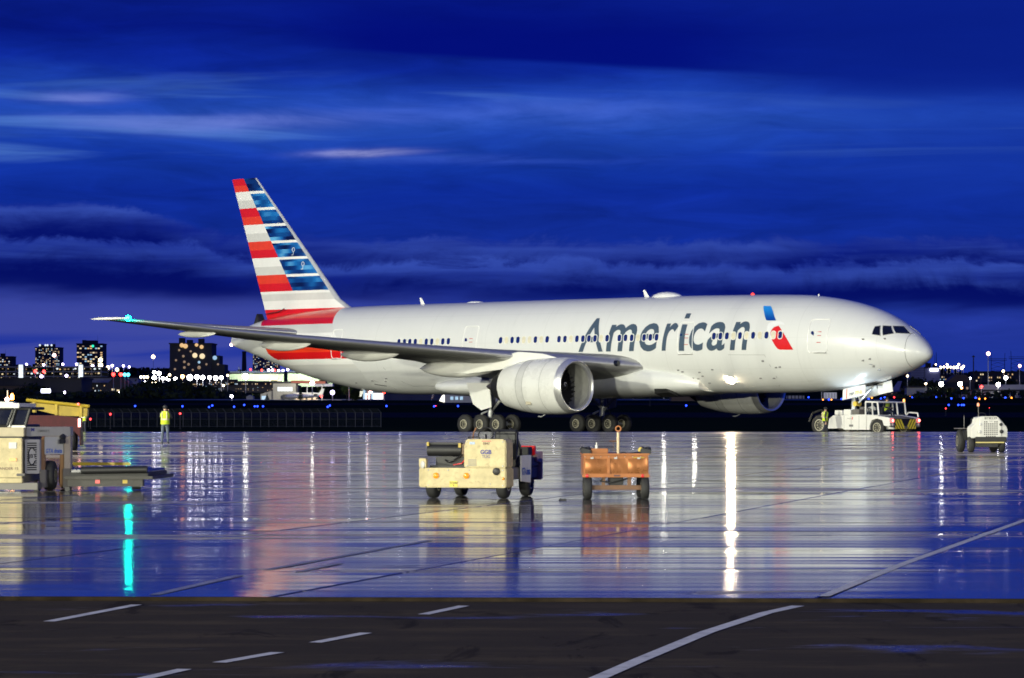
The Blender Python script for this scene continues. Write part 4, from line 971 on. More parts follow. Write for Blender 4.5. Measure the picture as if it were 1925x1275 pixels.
# ------------------------------------------------------------------ people
M_SKIN = mat('skin', (0.45, 0.27, 0.19), 0.55); M_NAVY = mat('navy_trousers', (0.018, 0.022, 0.040), 0.8, var=0.3, scale=9); M_JEAN = mat('grey_blue_jeans', (0.10, 0.125, 0.16), 0.8, var=0.25, scale=9)
M_SHOE = mat('black_boot', (0.010, 0.010, 0.010), 0.6); M_HIVIS = mat('hi_vis_yellow', (0.55, 0.72, 0.02), 0.7, var=0.12, scale=7, emit=(0.45, 0.65, 0.02), es=0.0)
M_TAPE = mat('reflective_tape', (0.75, 0.62, 0.50), 0.35); M_CAP = mat('dark_cap', (0.012, 0.012, 0.014), 0.7); M_HAIR = mat('dark_hair', (0.012, 0.009, 0.007), 0.6); M_TOP = mat('dark_sleeve', (0.03, 0.03, 0.035), 0.8)
def person(loc, rz, label, J, leg_m, cap=True, vest=True, sleeve=M_TOP):
    t = thing('person', label, 'person', loc, rz)
    base = dict(pel=(0, 0, .95), ab=(0, 0, 1.12), ch=(0, 0.01, 1.34), nk=(0, 0, 1.50), hd=(0, 0.01, 1.60), tp=(0, 0.0, 1.70),
                sl=(-.19, 0, 1.42), el=(-.24, .02, 1.13), wl=(-.24, .1, .88), hl=(-.24, .13, .80), sr=(.19, 0, 1.42), er=(.24, .02, 1.13), wr=(.24, .1, .88), hr=(.24, .13, .80),
                pl=(-.10, 0, .90), kl=(-.11, .02, .49), al=(-.12, -.02, .09), tl=(-.13, .14, .04), pr=(.10, 0, .90), kr=(.11, .02, .49), ar=(.12, -.02, .09), tr=(.13, .14, .04))
    base.update(J); K = list(base)
    rad = dict(pel=.135, ab=.125, ch=.15, nk=.055, hd=.095, tp=.075, sl=.07, el=.05, wl=.038, hl=.04, sr=.07, er=.05, wr=.038, hr=.04, pl=.095, kl=.065, al=.05, tl=.045, pr=.095, kr=.065, ar=.05, tr=.045)
    E_ = [('pel', 'ab'), ('ab', 'ch'), ('ch', 'nk'), ('nk', 'hd'), ('hd', 'tp'), ('ch', 'sl'), ('sl', 'el'), ('el', 'wl'), ('wl', 'hl'), ('ch', 'sr'), ('sr', 'er'), ('er', 'wr'), ('wr', 'hr'), ('pel', 'pl'), ('pl', 'kl'), ('kl', 'al'), ('al', 'tl'), ('pel', 'pr'), ('pr', 'kr'), ('kr', 'ar'), ('ar', 'tr')]
    me = bpy.data.meshes.new('body'); me.from_pydata([base[k] for k in K], [(K.index(a), K.index(b)) for a, b in E_], [])
    ob = link('body', me)
    md = ob.modifiers.new('Skin', 'SKIN'); md.use_smooth_shade = True
    for k, sv in zip(K, me.skin_vertices[0].data): sv.radius = (rad[k], rad[k] * (0.78 if k in ('pel', 'ab', 'ch') else 1)); sv.use_root = k == 'pel'
    sb = ob.modifiers.new('Sub', 'SUBSURF'); sb.levels = 2; sb.render_levels = 2
    bpy.context.view_layer.update()
    dg = bpy.context.evaluated_depsgraph_get(); nm = bpy.data.meshes.new_from_object(ob.evaluated_get(dg)); bpy.data.objects.remove(ob); nm.name = 'body'
    nm.materials.clear()
    for m in (M_SKIN, leg_m, M_SHOE, sleeve): nm.materials.append(m)
    for p in nm.polygons:
        c = p.center; d = {k: (c - Vector(base[k])).length for k in K}; near = min(d, key=d.get)
        p.material_index = 2 if c.z < .12 else 1 if c.z < .98 and near[0] in 'pka' or near == 'pel' else 0 if near in ('hd', 'tp', 'nk', 'hl', 'hr') else 3
        p.use_smooth = True
    body = link('body', nm, t)
    if vest:
        rg = []
        pe, ab, ch = Vector(base['pel']), Vector(base['ab']), Vector(base['ch'])
        for f_, w_, dp in ((pe + Vector((0, 0, -.05)), .205, .165), (pe + Vector((0, 0, .06)), .20, .16), (ab, .195, .155), (ch.lerp(ab, .4), .21, .165), (ch, .225, .165), (ch + Vector((0, 0, .08)), .21, .14), (ch + Vector((0, 0, .14)), .12, .10)):
            rg.append([(f_.x + w_ * math.cos(2 * math.pi * k / 20), f_.y + dp * math.sin(2 * math.pi * k / 20), f_.z) for k in range(20)])
        v = MB().loft(rg, caps=False).build('safety_vest', M_HIVIS, t, smooth=60)
        rr = [[(p[0] * 1.012 - f.x * .012, p[1] * 1.02 - f.y * .02, p[2] + dz) for p in rg[2]] for f, dz in ((ab, -.03), (ab, .03))]
        MB().loft(rr, caps=False).build('reflective_band', M_TAPE, v, smooth=60)
        for sx_ in (-.11, .11):
            MB().path([(ab.x + sx_, ab.y - .158, ab.z), (ch.x + sx_, ch.y - .172, ch.z), (ch.x + sx_ * .9, ch.y - .13, ch.z + .11)], .022, 4).build('reflective_band', M_TAPE, v, smooth=0)
    hd = Vector(base['hd']); tp = Vector(base['tp'])
    MB().ball(hd + Vector((0, -.01, .06)), .108, 14, sz=.95).build('cap' if cap else 'hair', M_CAP if cap else M_HAIR, t, smooth=60)
    if cap: MB().add([hd + Vector(p) for p in ((-.07, .08, .075), (.07, .08, .075), (.05, .18, .06), (-.05, .18, .06))], [(0, 1, 2, 3)]).build('cap_peak', M_CAP, t, smooth=0)
    return t
p = on_apron(310.5, 836)
UP = dict(el=(-.27, .12, 1.20), wl=(-.13, .24, 1.50), hl=(-.06, .25, 1.57), er=(.28, .10, 1.18), wr=(.13, .24, 1.48), hr=(.06, .25, 1.56), kl=(-.12, .0, .49), al=(-.15, -.01, .09), tl=(-.16, .12, .04), ar=(.13, .0, .09), tr=(.15, .13, .04))
person(p, R(-8), 'person in yellow vest and jeans standing on the apron with both hands at the face', UP, M_JEAN)
q = at(157, 790, 203.0); person((q.x, 203.0, terr(203)), R(160), 'person in yellow vest half hidden behind the yellow conveyor boom', dict(el=(-.3, .05, 1.15), wl=(-.26, .2, .95), hl=(-.24, .26, .92)), M_NAVY)
wk = plane.matrix_basis @ Vector(A(6.0, 2.7, 0))
person((wk.x, wk.y, 0.0), R(-70), 'person in yellow vest walking beside the big rear wheel of the tow tractor', dict(hd=(0, .05, 1.60), tp=(0, .04, 1.70), nk=(0, .03, 1.5), ch=(0, .03, 1.34), kl=(-.11, .2, .52), al=(-.11, .22, .09), tl=(-.11, .38, .04), kr=(.11, -.02, .50), ar=(.11, -.28, .14), tr=(.11, -.16, .05), er=(.26, -.12, 1.14), wr=(.27, -.06, .9), hr=(.27, -.02, .84), el=(-.26, .14, 1.16), wl=(-.2, .32, 1.06), hl=(-.19, .38, 1.04)), M_NAVY)

# ------------------------------------------------------------------ shared ground-equipment materials
M_WV = mat('vehicle_white', (0.66, 0.65, 0.60), 0.4, var=0.06, scale=2.0, grime=0.22, gcol=(0.25, 0.22, 0.17))
M_WV2 = mat('worn_white_lamp_tint', (0.50, 0.42, 0.23), 0.6, var=0.16, scale=4.0, grime=0.7, gcol=(0.17, 0.12, 0.06))  # worn dirty white, with yellow lamp light tinted into the paint
M_GRV = mat('vehicle_grey', (0.14, 0.13, 0.12), 0.5, var=0.1, scale=2.0, grime=0.3)
M_AMB = mat('amber_lens', (0.75, 0.24, 0.015), 0.25, emit=(1, .3, .02), es=0.25); M_CLR = mat('clear_lens', (0.6, 0.6, 0.58), 0.12, spec=.8)
M_REDL = mat('red_lens', (0.55, 0.02, 0.02), 0.25); M_YP = mat('vehicle_yellow', (0.42, 0.30, 0.02), 0.45, var=0.1, scale=2, grime=0.25)
M_NAVYT = mat('navy_lettering', (0.03, 0.03, 0.20), .5); M_BLUET = mat('blue_lettering', (0.02, 0.08, 0.42), .5); M_BRN = mat('brown_lettering', (0.10, 0.05, 0.05), .6)
XA, ZA = (1, 0, 0), (0, 0, 1)
def gwheels(t, r, w_, rr, spots, rimm=None):
    a, b = wheel_meshes(r, w_, rr, 'wheel')
    for (x, y, z, rz) in spots: o = put_wheel(t, (x, y, z), a, b, R(90) + rz)
def disc(name, x, y, z, r, m, t, d=0.03, nd=(0, -1, 0)): return MB().lathe([(0, r), (d * .6, r), (d, r * .7), (d * 1.1, .001)], (x, y, z), nd, 16).build(name, m, t, smooth=40)

# ------------------------------------------------------------------ white baggage tug in the middle of the apron
p = on_apron(872, 937.5)
t = thing('baggage_tug', 'dirty white baggage tug with round amber lamps and black roll across its deck', 'tug', p, R(-15))
gwheels(t, 0.265, 0.20, 0.13, [(-.66, .28, .265, 0), (.68, .28, .265, 0), (-.62, 2.0, .265, 0), (.66, 2.0, .265, 0)])
# front body: low plate with a chamfered left corner, tall driver's cowl on the right
pl = [(-.92, .20), (-.72, 0), (.80, 0), (.80, .55), (-.92, .55)]
low = MB().prism([(a, b) for a, b in pl], 'z', .20, .56).build('front_bumper_body', M_WV2, t, bevel=.02)
MB().prism([(-.92, .20), (-.72, 0), (-.725, .12), (-.90, .30)], 'z', .565, .73).build('corner_post', M_WV2, t, bevel=.01)
cw = MB().prism([(.0, .565), (.80, .565), (.80, 1.05), (.76, 1.09), (.04, 1.09), (.0, .95)], 'y', .002, .50).build('driver_cowl', M_WV2, t, bevel=.02)
MB().box(-.72, -.02, .25, .53, .562, .60).build('front_deck', M_BLK, t); MB().box(-.68, 0, .5, .62, .56, .76).build('engine_cover', M_BLK, t, bevel=.01)
MB().tube((-.86, .62, .88), (-.20, .62, .88), .115, n=20).build('padded_roll', M_BLK, t)
MB().box(-.86, -.20, .56, .68, .985, 1.02).build('roll_cover', M_BLK, t, bevel=.01)
MB().box(-.19, -.01, .52, .70, .74, 1.0).build('battery_bracket', mat('rusty_bracket', (.16, .11, .07), .7, var=.4, scale=9), t, bevel=.01)
for x0, x1, z0, z1 in ((-.86, -.82, .96, 1.03), (-.25, -.20, .93, 1.01), (-.10, -.085, .95, 1.06), (-.085, .0, .96, 1.0)): MB().box(x0, x1, .50, .56, z0, z1).build('yellow_clip', M_YP, t)
for x in (-.53, .05): disc('amber_marker', x, -.002, .42, .055, M_AMB, t)
disc('headlamp', -.80, .075, .62, .07, M_CLR, t, nd=(-.707, -.707, 0)); disc('headlamp', .62, 0, .50, .07, M_DARK, t)
disc('side_marker', .75, 0, .37, .025, M_AMB, t)
pb = MB().box(-.27, -.12, -.008, -.002, .215, .32).build('tow_placard', mat('placard_yellow', (.68, .55, .06), .5, var=.1, scale=20), t)
letter('placard_text', 'TOW', .045, pb, M_BLK, (-.195, -.009, .262), XA, ZA, .01, center=True); letter('placard_text', '4', .035, pb, M_BLK, (-.195, -.009, .222), XA, ZA, .01, center=True)
letter('tug_logo', 'GGB', .075, t, M_NAVYT, (.42, .0, .82), XA, ZA, .035, center=True, wide=.21); letter('tug_logo', 'TUG', .055, t, M_NAVYT, (.42, .0, .745), XA, ZA, .0, center=True)
MB().box(.34, .52, -.004, .0, 1.048, 1.062).build('number_stripe', M_RED, t, smooth=0); letter('fleet_number', 'E847', .045, t, M_BRN, (.43, .0, .99), XA, ZA, .01, center=True)
MB().box(.11, .21, -.004, .0, .995, 1.04).build('faded_sticker', mat('pale_blue_print', (.35, .45, .62), .5, var=.3, scale=40), t, smooth=0)
for x, z in ((-.68, .52), (-.3, .52), (.1, .52), (.5, .27), (.74, .52), (.74, .24), (-.68, .24), (.06, 1.04), (.74, 1.04), (.74, .60), (.06, .60)): MB().lathe([(0, .014), (.008, .012), (.012, .001)], (x, -.0, z), (0, -1, 0), 8).build('bolt_head', M_STEEL, t)
MB().path([(-.16, .48, .80), (-.3, .42, .70), (-.42, .44, .66), (-.5, .5, .70)], .018, 6).build('coolant_hose', M_BLK, t, smooth=60); MB().path([(-.05, .46, .78), (-.15, .40, .64), (-.32, .41, .61)], .012, 6).build('battery_cable', M_RED, t, smooth=60)
MB().path([(.10, -.004, 1.10), (.10, -.03, 1.13), (.30, -.03, 1.13), (.30, -.004, 1.10)], .010, 5).build('grab_handle', M_DARK, t, smooth=0)
for k in range(6): MB().box(.08, .24, -.005, 0, .60 + .022 * k, .61 + .022 * k).build('louvre', M_GREYL, cw, smooth=0)
# steering wheel, seat, rear flank and deck
sw = [(.28 + .14 * math.cos(k * math.pi / 10), .50 + .05 * math.sin(k * math.pi / 10), 1.17 + .13 * math.sin(k * math.pi / 10)) for k in range(21)]
MB().path(sw, .014, 6).tube((.30, .45, 1.05), (.28, .5, 1.17), .02).build('steering_wheel', M_BLK, t, smooth=60)
MB().path([(.04, .48, 1.08), (.05, .48, 1.2), (.10, .49, 1.3)], .014, 5).build('mirror_arm', mat('rust', (.2, .09, .04), .7), t, smooth=0)
MB().prism([(.75, .70), (.88, .70), (.98, .9), (1.0, 1.22), (.90, 1.28), (.82, 1.2), (.80, .9)], 'x', .36, .78).build('seat', M_BLK, t, bevel=.03)
MB().path([(.62, .95, 1.28), (.70, 1.0, 1.2), (.80, 1.05, .9), (.80, 1.08, .7)], .03, 6).build('seat_hose', M_BLK, t, smooth=60)
MB().box(-.78, .78, .56, 2.5, .34, .56).build('chassis', M_GRV, t, bevel=.02); MB().box(-.8, .8, 1.15, 2.5, .565, .76).build('rear_deck', M_GRV, t, bevel=.02)
fl = MB().prism([(.98, .30), (1.68, .26), (1.72, .78), (.98, .78)], 'x', .802, .83).build('side_panel', M_WV, t, bevel=.008)
letter('operator_name', 'GTA dnata', .13, fl, M_BLUET, (.834, 1.02, .42), (0, 1, -.0), ZA, .02, wide=.6)
MB().prism([(2.05, .80), (2.55, .84), (2.55, .32), (2.42, .30), (2.42, .62), (2.1, .66)], 'x', .60, .84).build('rear_fender', mat('vehicle_rose_white', (.45, .30, .28), .5, grime=.3), t, bevel=.01)
MB().box(.2, .8, 1.6, 1.9, .77, .93).build('toolbox', M_BLK, t, bevel=.01); MB().box(.55, .82, 2.0, 2.1, .77, .95).build('red_chock', M_RED, t, bevel=.01)
MB().box(-.4, .45, .9, 1.6, .16, .335).build('underbody', M_DARK, t, bevel=.02)

# ------------------------------------------------------------------ orange ground cart with raised tow bar
p = on_apron(1159.5, 939)
t = thing('ground_cart', 'shiny orange ground cart with its tow bar standing upright', 'cart', p, R(1))
M_OR = mat('orange_metal', (0.34, 0.13, 0.04), 0.28, 0.5, var=0.12, scale=4.0, grime=0.12, gcol=(.2, .09, .04)); M_ORP = mat('orange_paint', (0.36, 0.125, 0.03), 0.4, var=0.1, scale=3, grime=0.2)
M_ORD = mat('brown_frame', (0.16, 0.075, 0.035), 0.55, var=0.2)
gwheels(t, 0.205, 0.15, 0.09, [(-.52, .12, .205, 0), (.52, .12, .205, 0), (-.5, 1.25, .205, 0), (.5, 1.25, .205, 0)])
body = MB().box(-.60, .58, .03, 1.4, .42, .80).build('cart_body', M_ORP, t, bevel=.012)
for x0, x1, hb in ((-.57, -.13, .012), (-.125, .20, .006), (.205, .555, .010)):     # dished metal panels
    pn = MB(); N = 7
    vs = []; fs = []
    for j in range(N):
        for i in range(N):
            a, b = i / (N - 1), j / (N - 1); bump = math.sin(math.pi * a) * math.sin(math.pi * b)
            vs.append((x0 + (x1 - x0) * a, .022 - hb * bump * 1.6 + .004 * math.sin(9 * a + 4 * b), .47 + .27 * b))
    fs = [(j * N + i, j * N + i + 1, (j + 1) * N + i + 1, (j + 1) * N + i) for j in range(N - 1) for i in range(N - 1)]
    pn.add(vs, fs).build('side_panel', M_OR, body, smooth=60, fix=False)
for x in (-.45, -.02, .40): MB().box(x - .03, x + .03, -.006, .012, .735, .765).build('panel_latch', M_STEEL, body, bevel=.004)
for k in range(9): MB().lathe([(0, .009), (.006, .007), (.008, .001)], (-.58 + .145 * k, .0, .775), (0, -1, 0), 6).build('rivet', M_STEEL, body)
MB().path([(-.2, .12, .40), (-.3, .1, .33), (-.1, .1, .30), (.1, .1, .34), (.25, .12, .40)], .014, 6).build('air_hose', M_BLK, t, smooth=60); MB().path([(.03, .06, .82), (.12, .04, .86), (.2, .05, .83), (.3, .05, .845), (.42, .06, .86)], .010, 5).build('power_cable', M_BLK, t, smooth=60)
MB().box(.30, .50, -.004, .012, .752, .768).build('warning_strip', M_YP, body, smooth=0)
MB().box(-.18, -.12, .0, .03, .465, .75).build('vent_strip', M_ORP, body, bevel=.004)
MB().box(-.63, .60, -.01, .06, .40, .455).build('lower_rail', M_ORP, t, bevel=.008); MB().box(-.62, .60, -.005, 1.42, .80, .835).build('top_rail', M_ORP, t, bevel=.008)
for x in (-.54, .47): disc('red_reflector', x, -.012, .43, .032, M_REDL, t, .01)
MB().box(-.46, -.15, .1, .5, .837, .925).build('top_box', M_ORP, t, bevel=.012)
MB().lathe([(0, .025), (.06, .025), (.075, .012), (.11, .012)], (-.36, .2, .925), n=10).build('filler_cap', M_WV, t)
for x0, x1 in ((-.66, -.47), (.42, .63)):
    MB().prism([(x0, .86), (x0 + .05, .82), (x1, .82), (x1, .90), (x0 + .02, .93)], 'y', .02, .35).build('cable_tray', M_DARK, t, bevel=.01)
    MB().path([(x0 + (x1 - x0) * (.5 + .45 * math.cos(k)), .18 + .1 * math.sin(k), .92 + .02 * math.sin(2 * k)) for k in range(8)], .022, 6).build('cable_coil', M_BLK, t, smooth=60)
MB().lathe([(0, .04), (.05, .05), (.09, .02)], (.44, .1, .86), n=8).build('lamp_cap', mat('lamp_yellow', (.6, .45, .1), .4), t)
tb = MB().tube((.03, .1, .80), (.03, .1, 1.22), .030, n=10).build('tow_bar', mat('tow_bar_paint', (.42, .33, .22), .45, .3, var=.2, grime=.3), t)
MB().lathe([(-.02, .035), (-.02, .058), (.02, .058), (.02, .035)], (.03, .1, 1.285), (0, 1, 0), 16, close=True).build('tow_eye', M_ORP, tb)
MB().path([(-.13, .1, 1.06), (.03, .1, 1.06)], .012, 5).path([(-.06, .1, 1.06), (-.06, .1, .88), (0, .1, .88)], .006, 4).build('brake_lever', M_ORD, tb, smooth=0)
for x in (-.27, .20): MB().box(x, x + .065, .1, .2, .20, .42).build('frame_leg', M_ORD, t)
MB().box(-.48, .48, .07, .17, .17, .255).build('axle_beam', M_ORD, t, bevel=.01); MB().box(-.12, .13, .2, .9, .24, .415).build('engine_sump', M_DARK, t, bevel=.02)
MB().box(-.05, .06, -.016, -.011, .415, .445).build('maker_plate', M_BRN, t, smooth=0)
o = MB().box(-.06, .06, -.04, .04, 0, .03).add([(-.09, -.03, 0), (-.05, .02, .05), (-.02, -.05, 0)], [(0, 1, 2)]).build('wheel_chock', M_BLK, None, bevel=.01, loc=on_apron(1059, 941)); tag(o, 'small black wheel chock lying on wet concrete beside the orange cart', 'chock')

# ------------------------------------------------------------------ tug BT8239 on the right
p = on_apron(1857, 851)
t = thing('tow_tractor', 'cream tow tractor with square grille holes numbered BT8239', 'tow tractor', p, R(3.5))
K8 = 50.0 * 11.59
def zz8(x, y): return ((1780 + x / 11.59 - 1857) / 50.0, (851 - 760 - y / 11.59) / 50.0)
hood = [zz8(*q) for q in ((540, 740), (530, 510), (640, 420), (655, 310), (690, 290), (800, 268), (1100, 268), (1130, 275), (1335, 520), (1340, 740))]
MB().prism(hood, 'y', .10, .85).build('hood', M_WV, t, bevel=.03)
plate = [zz8(*q) for q in ((715, 735), (715, 330), (800, 272), (1100, 272), (1190, 380), (1190, 735))]
gp = MB().prism(plate, 'y', .0, .098).build('grille_plate', M_WV, t, bevel=.02)
gh = MB()
for j in range(8):
    for i in range(7):
        if j == 0 and 1 < i < 5 or j == 7 and i in (0, 6): continue
        x, z = zz8(823 + i * 45, 388 + j * 45); gh.box(x - .022, x + .022, -.006, .004, z - .022, z + .022)
gh.build('grille_hole', M_BLK, gp, smooth=0)
letter('fleet_number', 'BT8239', .085, gp, M_BLK, (zz8(957, 330)[0], 0, zz8(957, 332)[1]), XA, ZA, .01, center=True, wide=.46)
letter('maker_mark', 'TUG', .045, gp, M_GREYL, (zz8(957, 390)[0], 0, zz8(957, 388)[1]), XA, ZA, 0, center=True)
for x, y, r, m in ((735, 440, .055, M_CLR), (718, 605, .07, M_CLR), (1180, 445, .06, M_DARK), (1192, 598, .075, M_DARK)):
    a, b = zz8(x, y); disc('round_lamp', a, -.0, b, r, m, t)
a, b = zz8(620, 840); c, d = zz8(1300, 712); MB().box(a, c, -.06, .12, b + .02, d).build('bumper', M_BLK, t, bevel=.02); MB().box(a, c - .1, -.075, -.062, b - .01, b + .03).build('bumper_strip', mat('bumper_strip_yellow', (.7, .58, .2), .5), t)
MB().box(-.45, .45, .2, 1.6, .2, .42).build('axle_housing', M_DARK, t, bevel=.03)
gwheels(t, .30, .22, .15, [(-.56, .42, .30, 0), (.60, .42, .30, 0)]); gwheels(t, .42, .26, .2, [(-.74, 1.5, .42, 0), (.52, 1.5, .42, 0)])
MB().box(-.72, .66, .9, 2.0, .45, .84).build('rear_body', M_BLK, t, bevel=.04); MB().box(-.90, -.60, 1.0, 2.0, .88, .91).build('fender', M_GRV, t, bevel=.01)
MB().box(-.35, .25, 1.4, 1.55, .84, 1.30).build('seat_back', M_BLK, t, bevel=.04)
MB().path([(-.03 + .16 * math.cos(k * .628), 1.0 - .03 * math.sin(k * .628), 1.40 + .09 * math.sin(k * .628)) for k in range(11)], .014, 5).build('steering_wheel', M_BLK, t, smooth=60)
MB().path([(-.60, 1.5, .9), (-.60, 1.5, 1.38)], .014, 5).build('mirror_post', M_GRV, t, smooth=0)
ps = MB().path([(-.03, 1.55, 1.2), (-.05, 1.55, 1.74)], .012, 5).build('beacon_pole', M_GRV, t, smooth=0); MB().lathe([(0, .05), (.10, .045), (.13, .01)], (-.05, 1.55, 1.74), n=10).build('beacon', glow('beacon_orange', (1, .22, .02), 1.6), ps)

# ------------------------------------------------------------------ white cradle tractor holding the nose gear
tr = thing('pushback_tractor', 'white aircraft tow tractor with chevron bumper under the airliner nose', 'tow tractor', (NX, NY, 0), -TH)
M_PT = mat('tractor_white', (0.72, 0.71, 0.68), 0.35, var=0.04, scale=1.5, grime=0.10, gcol=(.3, .28, .24))
for sg in (1, -1):
    a, b = wheel_meshes(.64, .42, .36, 'wheel')
    o = link('wheel', a, tr, A(7.35, 1.35 * sg, .64)); link('rim', b, o)
    a, b = wheel_meshes(.50, .32, .30, 'wheel')
    o = link('wheel', a, tr, A(2.95, 1.34 * sg, .50)); link('rim', b, o)
    MB().path([A(8.25, 1.4 * sg, .85), A(8.0, 1.4 * sg, 1.36), A(7.35, 1.4 * sg, 1.56), A(6.8, 1.4 * sg, 1.4)], .07, 6).build('wheel_arch', M_BLK, tr, smooth=60)
    # side arms along the cradle
    arm = MB().prism([(6.72, .42), (6.62, 1.02), (6.3, 1.24), (5.4, 1.26), (3.75, 1.30), (3.75, .36), (5.45, .36), (5.6, .45)], 'y', 0, .1)
    arm.v = [A(q[0], sg * (1.05 + (q[1]) * 4.6), q[2]) for q in arm.v]; ar = arm.build('side_arm', M_PT, tr, bevel=.02)
    fm_ = MB().prism([(3.72, .36), (3.72, 1.28), (3.2, 1.26), (2.0, 1.10), (1.92, .62), (2.15, .58), (2.42, .62), (2.55, .95), (2.95, 1.05), (3.35, .95), (3.5, .6), (3.5, .36)], 'y', 0, .1)
    fm_.v = [A(q[0], sg * (1.05 + q[1] * 4.6), q[2]) for q in fm_.v]; fm_.build('front_fender', M_PT, tr, bevel=.015)
    for s, z0, z1 in ((5.45, .42, 1.22), (4.9, .40, 1.22), (4.3, .40, 1.22)): MB().box(-s - .008, -s + .008, -sg * 1.512 - .006, -sg * 1.512 + .006, z0, z1).build('panel_seam', M_GREYL, ar, smooth=0)
    MB().box(-5.05, -4.75, -sg * 1.515 - .004, -sg * 1.515 + .004, .55, .68).build('side_vent', M_GREYL, ar, smooth=0)
letter('operator_mark', 'swissport', .075, tr, M_GREYL, A(5.2, 1.515, 1.02), (1, 0, 0), ZA, .0, wide=.30)
MB().prism([(-4.86, 1.0), (-4.80, .98), (-4.76, 1.12), (-4.80, 1.16)], 'y', -1.518, -1.512).build('operator_mark', M_RED, tr, smooth=0)
MB().box(-3.7, -2.02, -1.04, 1.04, .42, 1.06).build('chassis', M_PT, tr, bevel=.03)
MB().box(-3.75, -3.7, -1.04, 1.04, .42, 1.28).build('cradle_wall', M_PT, tr)
MB().box(-6.3, -5.3, -1.0, 1.0, .35, .5).build('cradle_floor', M_GRV, tr, bevel=.02)
for s, l, z0, z1 in ((5.9, 1.2, 1.27, 1.55), (5.2, 1.2, 1.27, 1.6), (4.6, 1.15, 1.3, 1.62)): MB().box(-s - .3, -s + .25, -l - .28, -l + .28, z0, z1).build('equipment_box', M_PT if s > 5 else M_GRV, tr, bevel=.02)
hp = MB()
for k in range(5): hp.path([A(4.2 + .2 * k, .3 + .1 * k, 1.3), A(4.3 + .2 * k, .3, 1.6 + .04 * k), A(4.9 + .1 * k, .1, 1.75), A(5.2, 0, 1.5)], .035, 6)
hp.build('hydraulic_hose', M_GRV, tr, smooth=60)
MB().tube(A(5.3, .5, 1.3), A(4.6, -.4, 1.75), .12, n=10).tube(A(5.5, -.3, 1.4), A(4.4, -.3, 1.65), .10, n=10).build('lift_cylinder', M_PT, tr)
# cab
rf = MB().hexa([A(3.95, 1.42, 2.02), A(2.95, 1.42, 2.0), A(2.95, -1.42, 2.0), A(3.95, -1.42, 2.02)], [A(3.95, 1.38, 2.12), A(2.98, 1.38, 2.07), A(2.98, -1.38, 2.07), A(3.95, -1.38, 2.12)]).build('cab_roof', M_PT, tr, bevel=.02)
pp = MB()
for s0, s1, l in ((3.9, 3.9, 1.36), (2.9, 3.0, 1.36), (2.9, 3.0, -1.36), (3.9, 3.9, -1.36), (3.35, 3.4, 1.36), (2.9, 3.0, -.55)): MB().tube(A(s0, l, 1.28), A(s1, l, 2.03), .055, n=6).build('cab_pillar', M_PT, tr)
pass
gm = bpy.data.materials.new('cab_glass'); gm.use_nodes = True; gnb = NB(gm.node_tree); gp_ = gm.node_tree.nodes['Principled BSDF']
gp_.inputs['Base Color'].default_value = (.02, .03, .04, 1); gp_.inputs['Roughness'].default_value = .05; gp_.inputs['Alpha'].default_value = .38
MB().add([A(2.93, 1.3, 1.3), A(2.93, -1.3, 1.3), A(3.0, -1.3, 2.0), A(3.0, 1.3, 2.0)], [(0, 1, 2, 3)]).build('windscreen', gm, tr, smooth=0, fix=False)
MB().add([A(3.85, 1.40, 1.3), A(2.98, 1.40, 1.3), A(3.04, 1.40, 2.0), A(3.85, 1.40, 2.0)], [(0, 1, 2, 3)]).build('side_window', gm, tr, smooth=0, fix=False)
MB().box(-3.85, -3.0, -1.3, 1.3, 1.07, 1.27).build('cab_base', M_PT, tr, bevel=.02); MB().box(-3.7, -3.5, -.2, .5, 1.28, 1.75).build('cab_seat', M_BLK, tr, bevel=.03)
MB().path([A(3.2, -.1 + .2 * math.cos(k * .628), 1.55 + .16 * math.sin(k * .628)) for k in range(11)], .016, 5).build('steering_wheel', M_BLK, tr, smooth=60)
# front deck, bumper and lamps
MB().hexa([A(2.92, 1.04, 1.065), A(1.98, 1.04, 1.065), A(1.98, -1.04, 1.065), A(2.92, -1.04, 1.065)], [A(2.92, 1.0, 1.22), A(2.0, 1.0, 1.10), A(2.0, -1.0, 1.10), A(2.92, -1.0, 1.22)]).build('front_deck', M_GRV, tr, bevel=.015)
MB().path([A(2.85, -1.35, 1.25), A(2.7, -1.35, 1.42), A(2.0, -1.35, 1.38), A(1.95, -1.35, 1.15)], .045, 6).build('hand_rail', M_PT, tr, smooth=60)
bp_ = MB().prism([(-1.04, .50), (-.35, .40), (.35, .40), (1.04, .50), (1.04, 1.05), (-1.04, 1.05)], 'x', -2.018, -1.90).build('chevron_bumper', M_BLK, tr, bevel=.01)
M_CHY = mat('chevron_yellow', (.85, .70, .05), .45, var=.05)
for sg in (1, -1):
    for k in range(4):
        y0 = .06 + k * .27
        q = [(y0 - .02, .42), (y0 + .15, .42), (y0 + .15 + .42, 1.0), (y0 - .02 + .42, 1.0)]
        q = [(min(a, 1.02), b if a <= 1.02 else b - (a - 1.02) * 1.38) for a, b in q]
        MB().prism([(-sg * a, b) for a, b in q], 'x', -1.898, -1.888).build('chevron_stripe', M_CHY, bp_, smooth=0)
MB().box(-1.89, -1.86, -.16, .16, .44, .58).build('number_plate', M_GRV, bp_)
M_TL = glow('tail_red', (1.0, 0.10, 0.08), 14.0, True)
for sg in (1, -1):
    MB().box(-1.93, -1.89, -sg * 1.33 - .14, -sg * 1.33 + .14, .84, 1.03).build('lamp_housing', M_REDL, tr, bevel=.02)
    MB().ball((-1.88, -sg * 1.33, .93), .09, 10).build('tail_lamp', M_TL, tr)
    MB().box(-2.0, -1.91, -sg * 1.30 - .2, -sg * 1.30 + .2, .52, .80).build('headlamp_panel', M_GRV, tr, bevel=.02)
    disc('headlamp', -1.905, -sg * 1.3, .68, .09, M_CLR, tr, nd=(1, 0, 0))
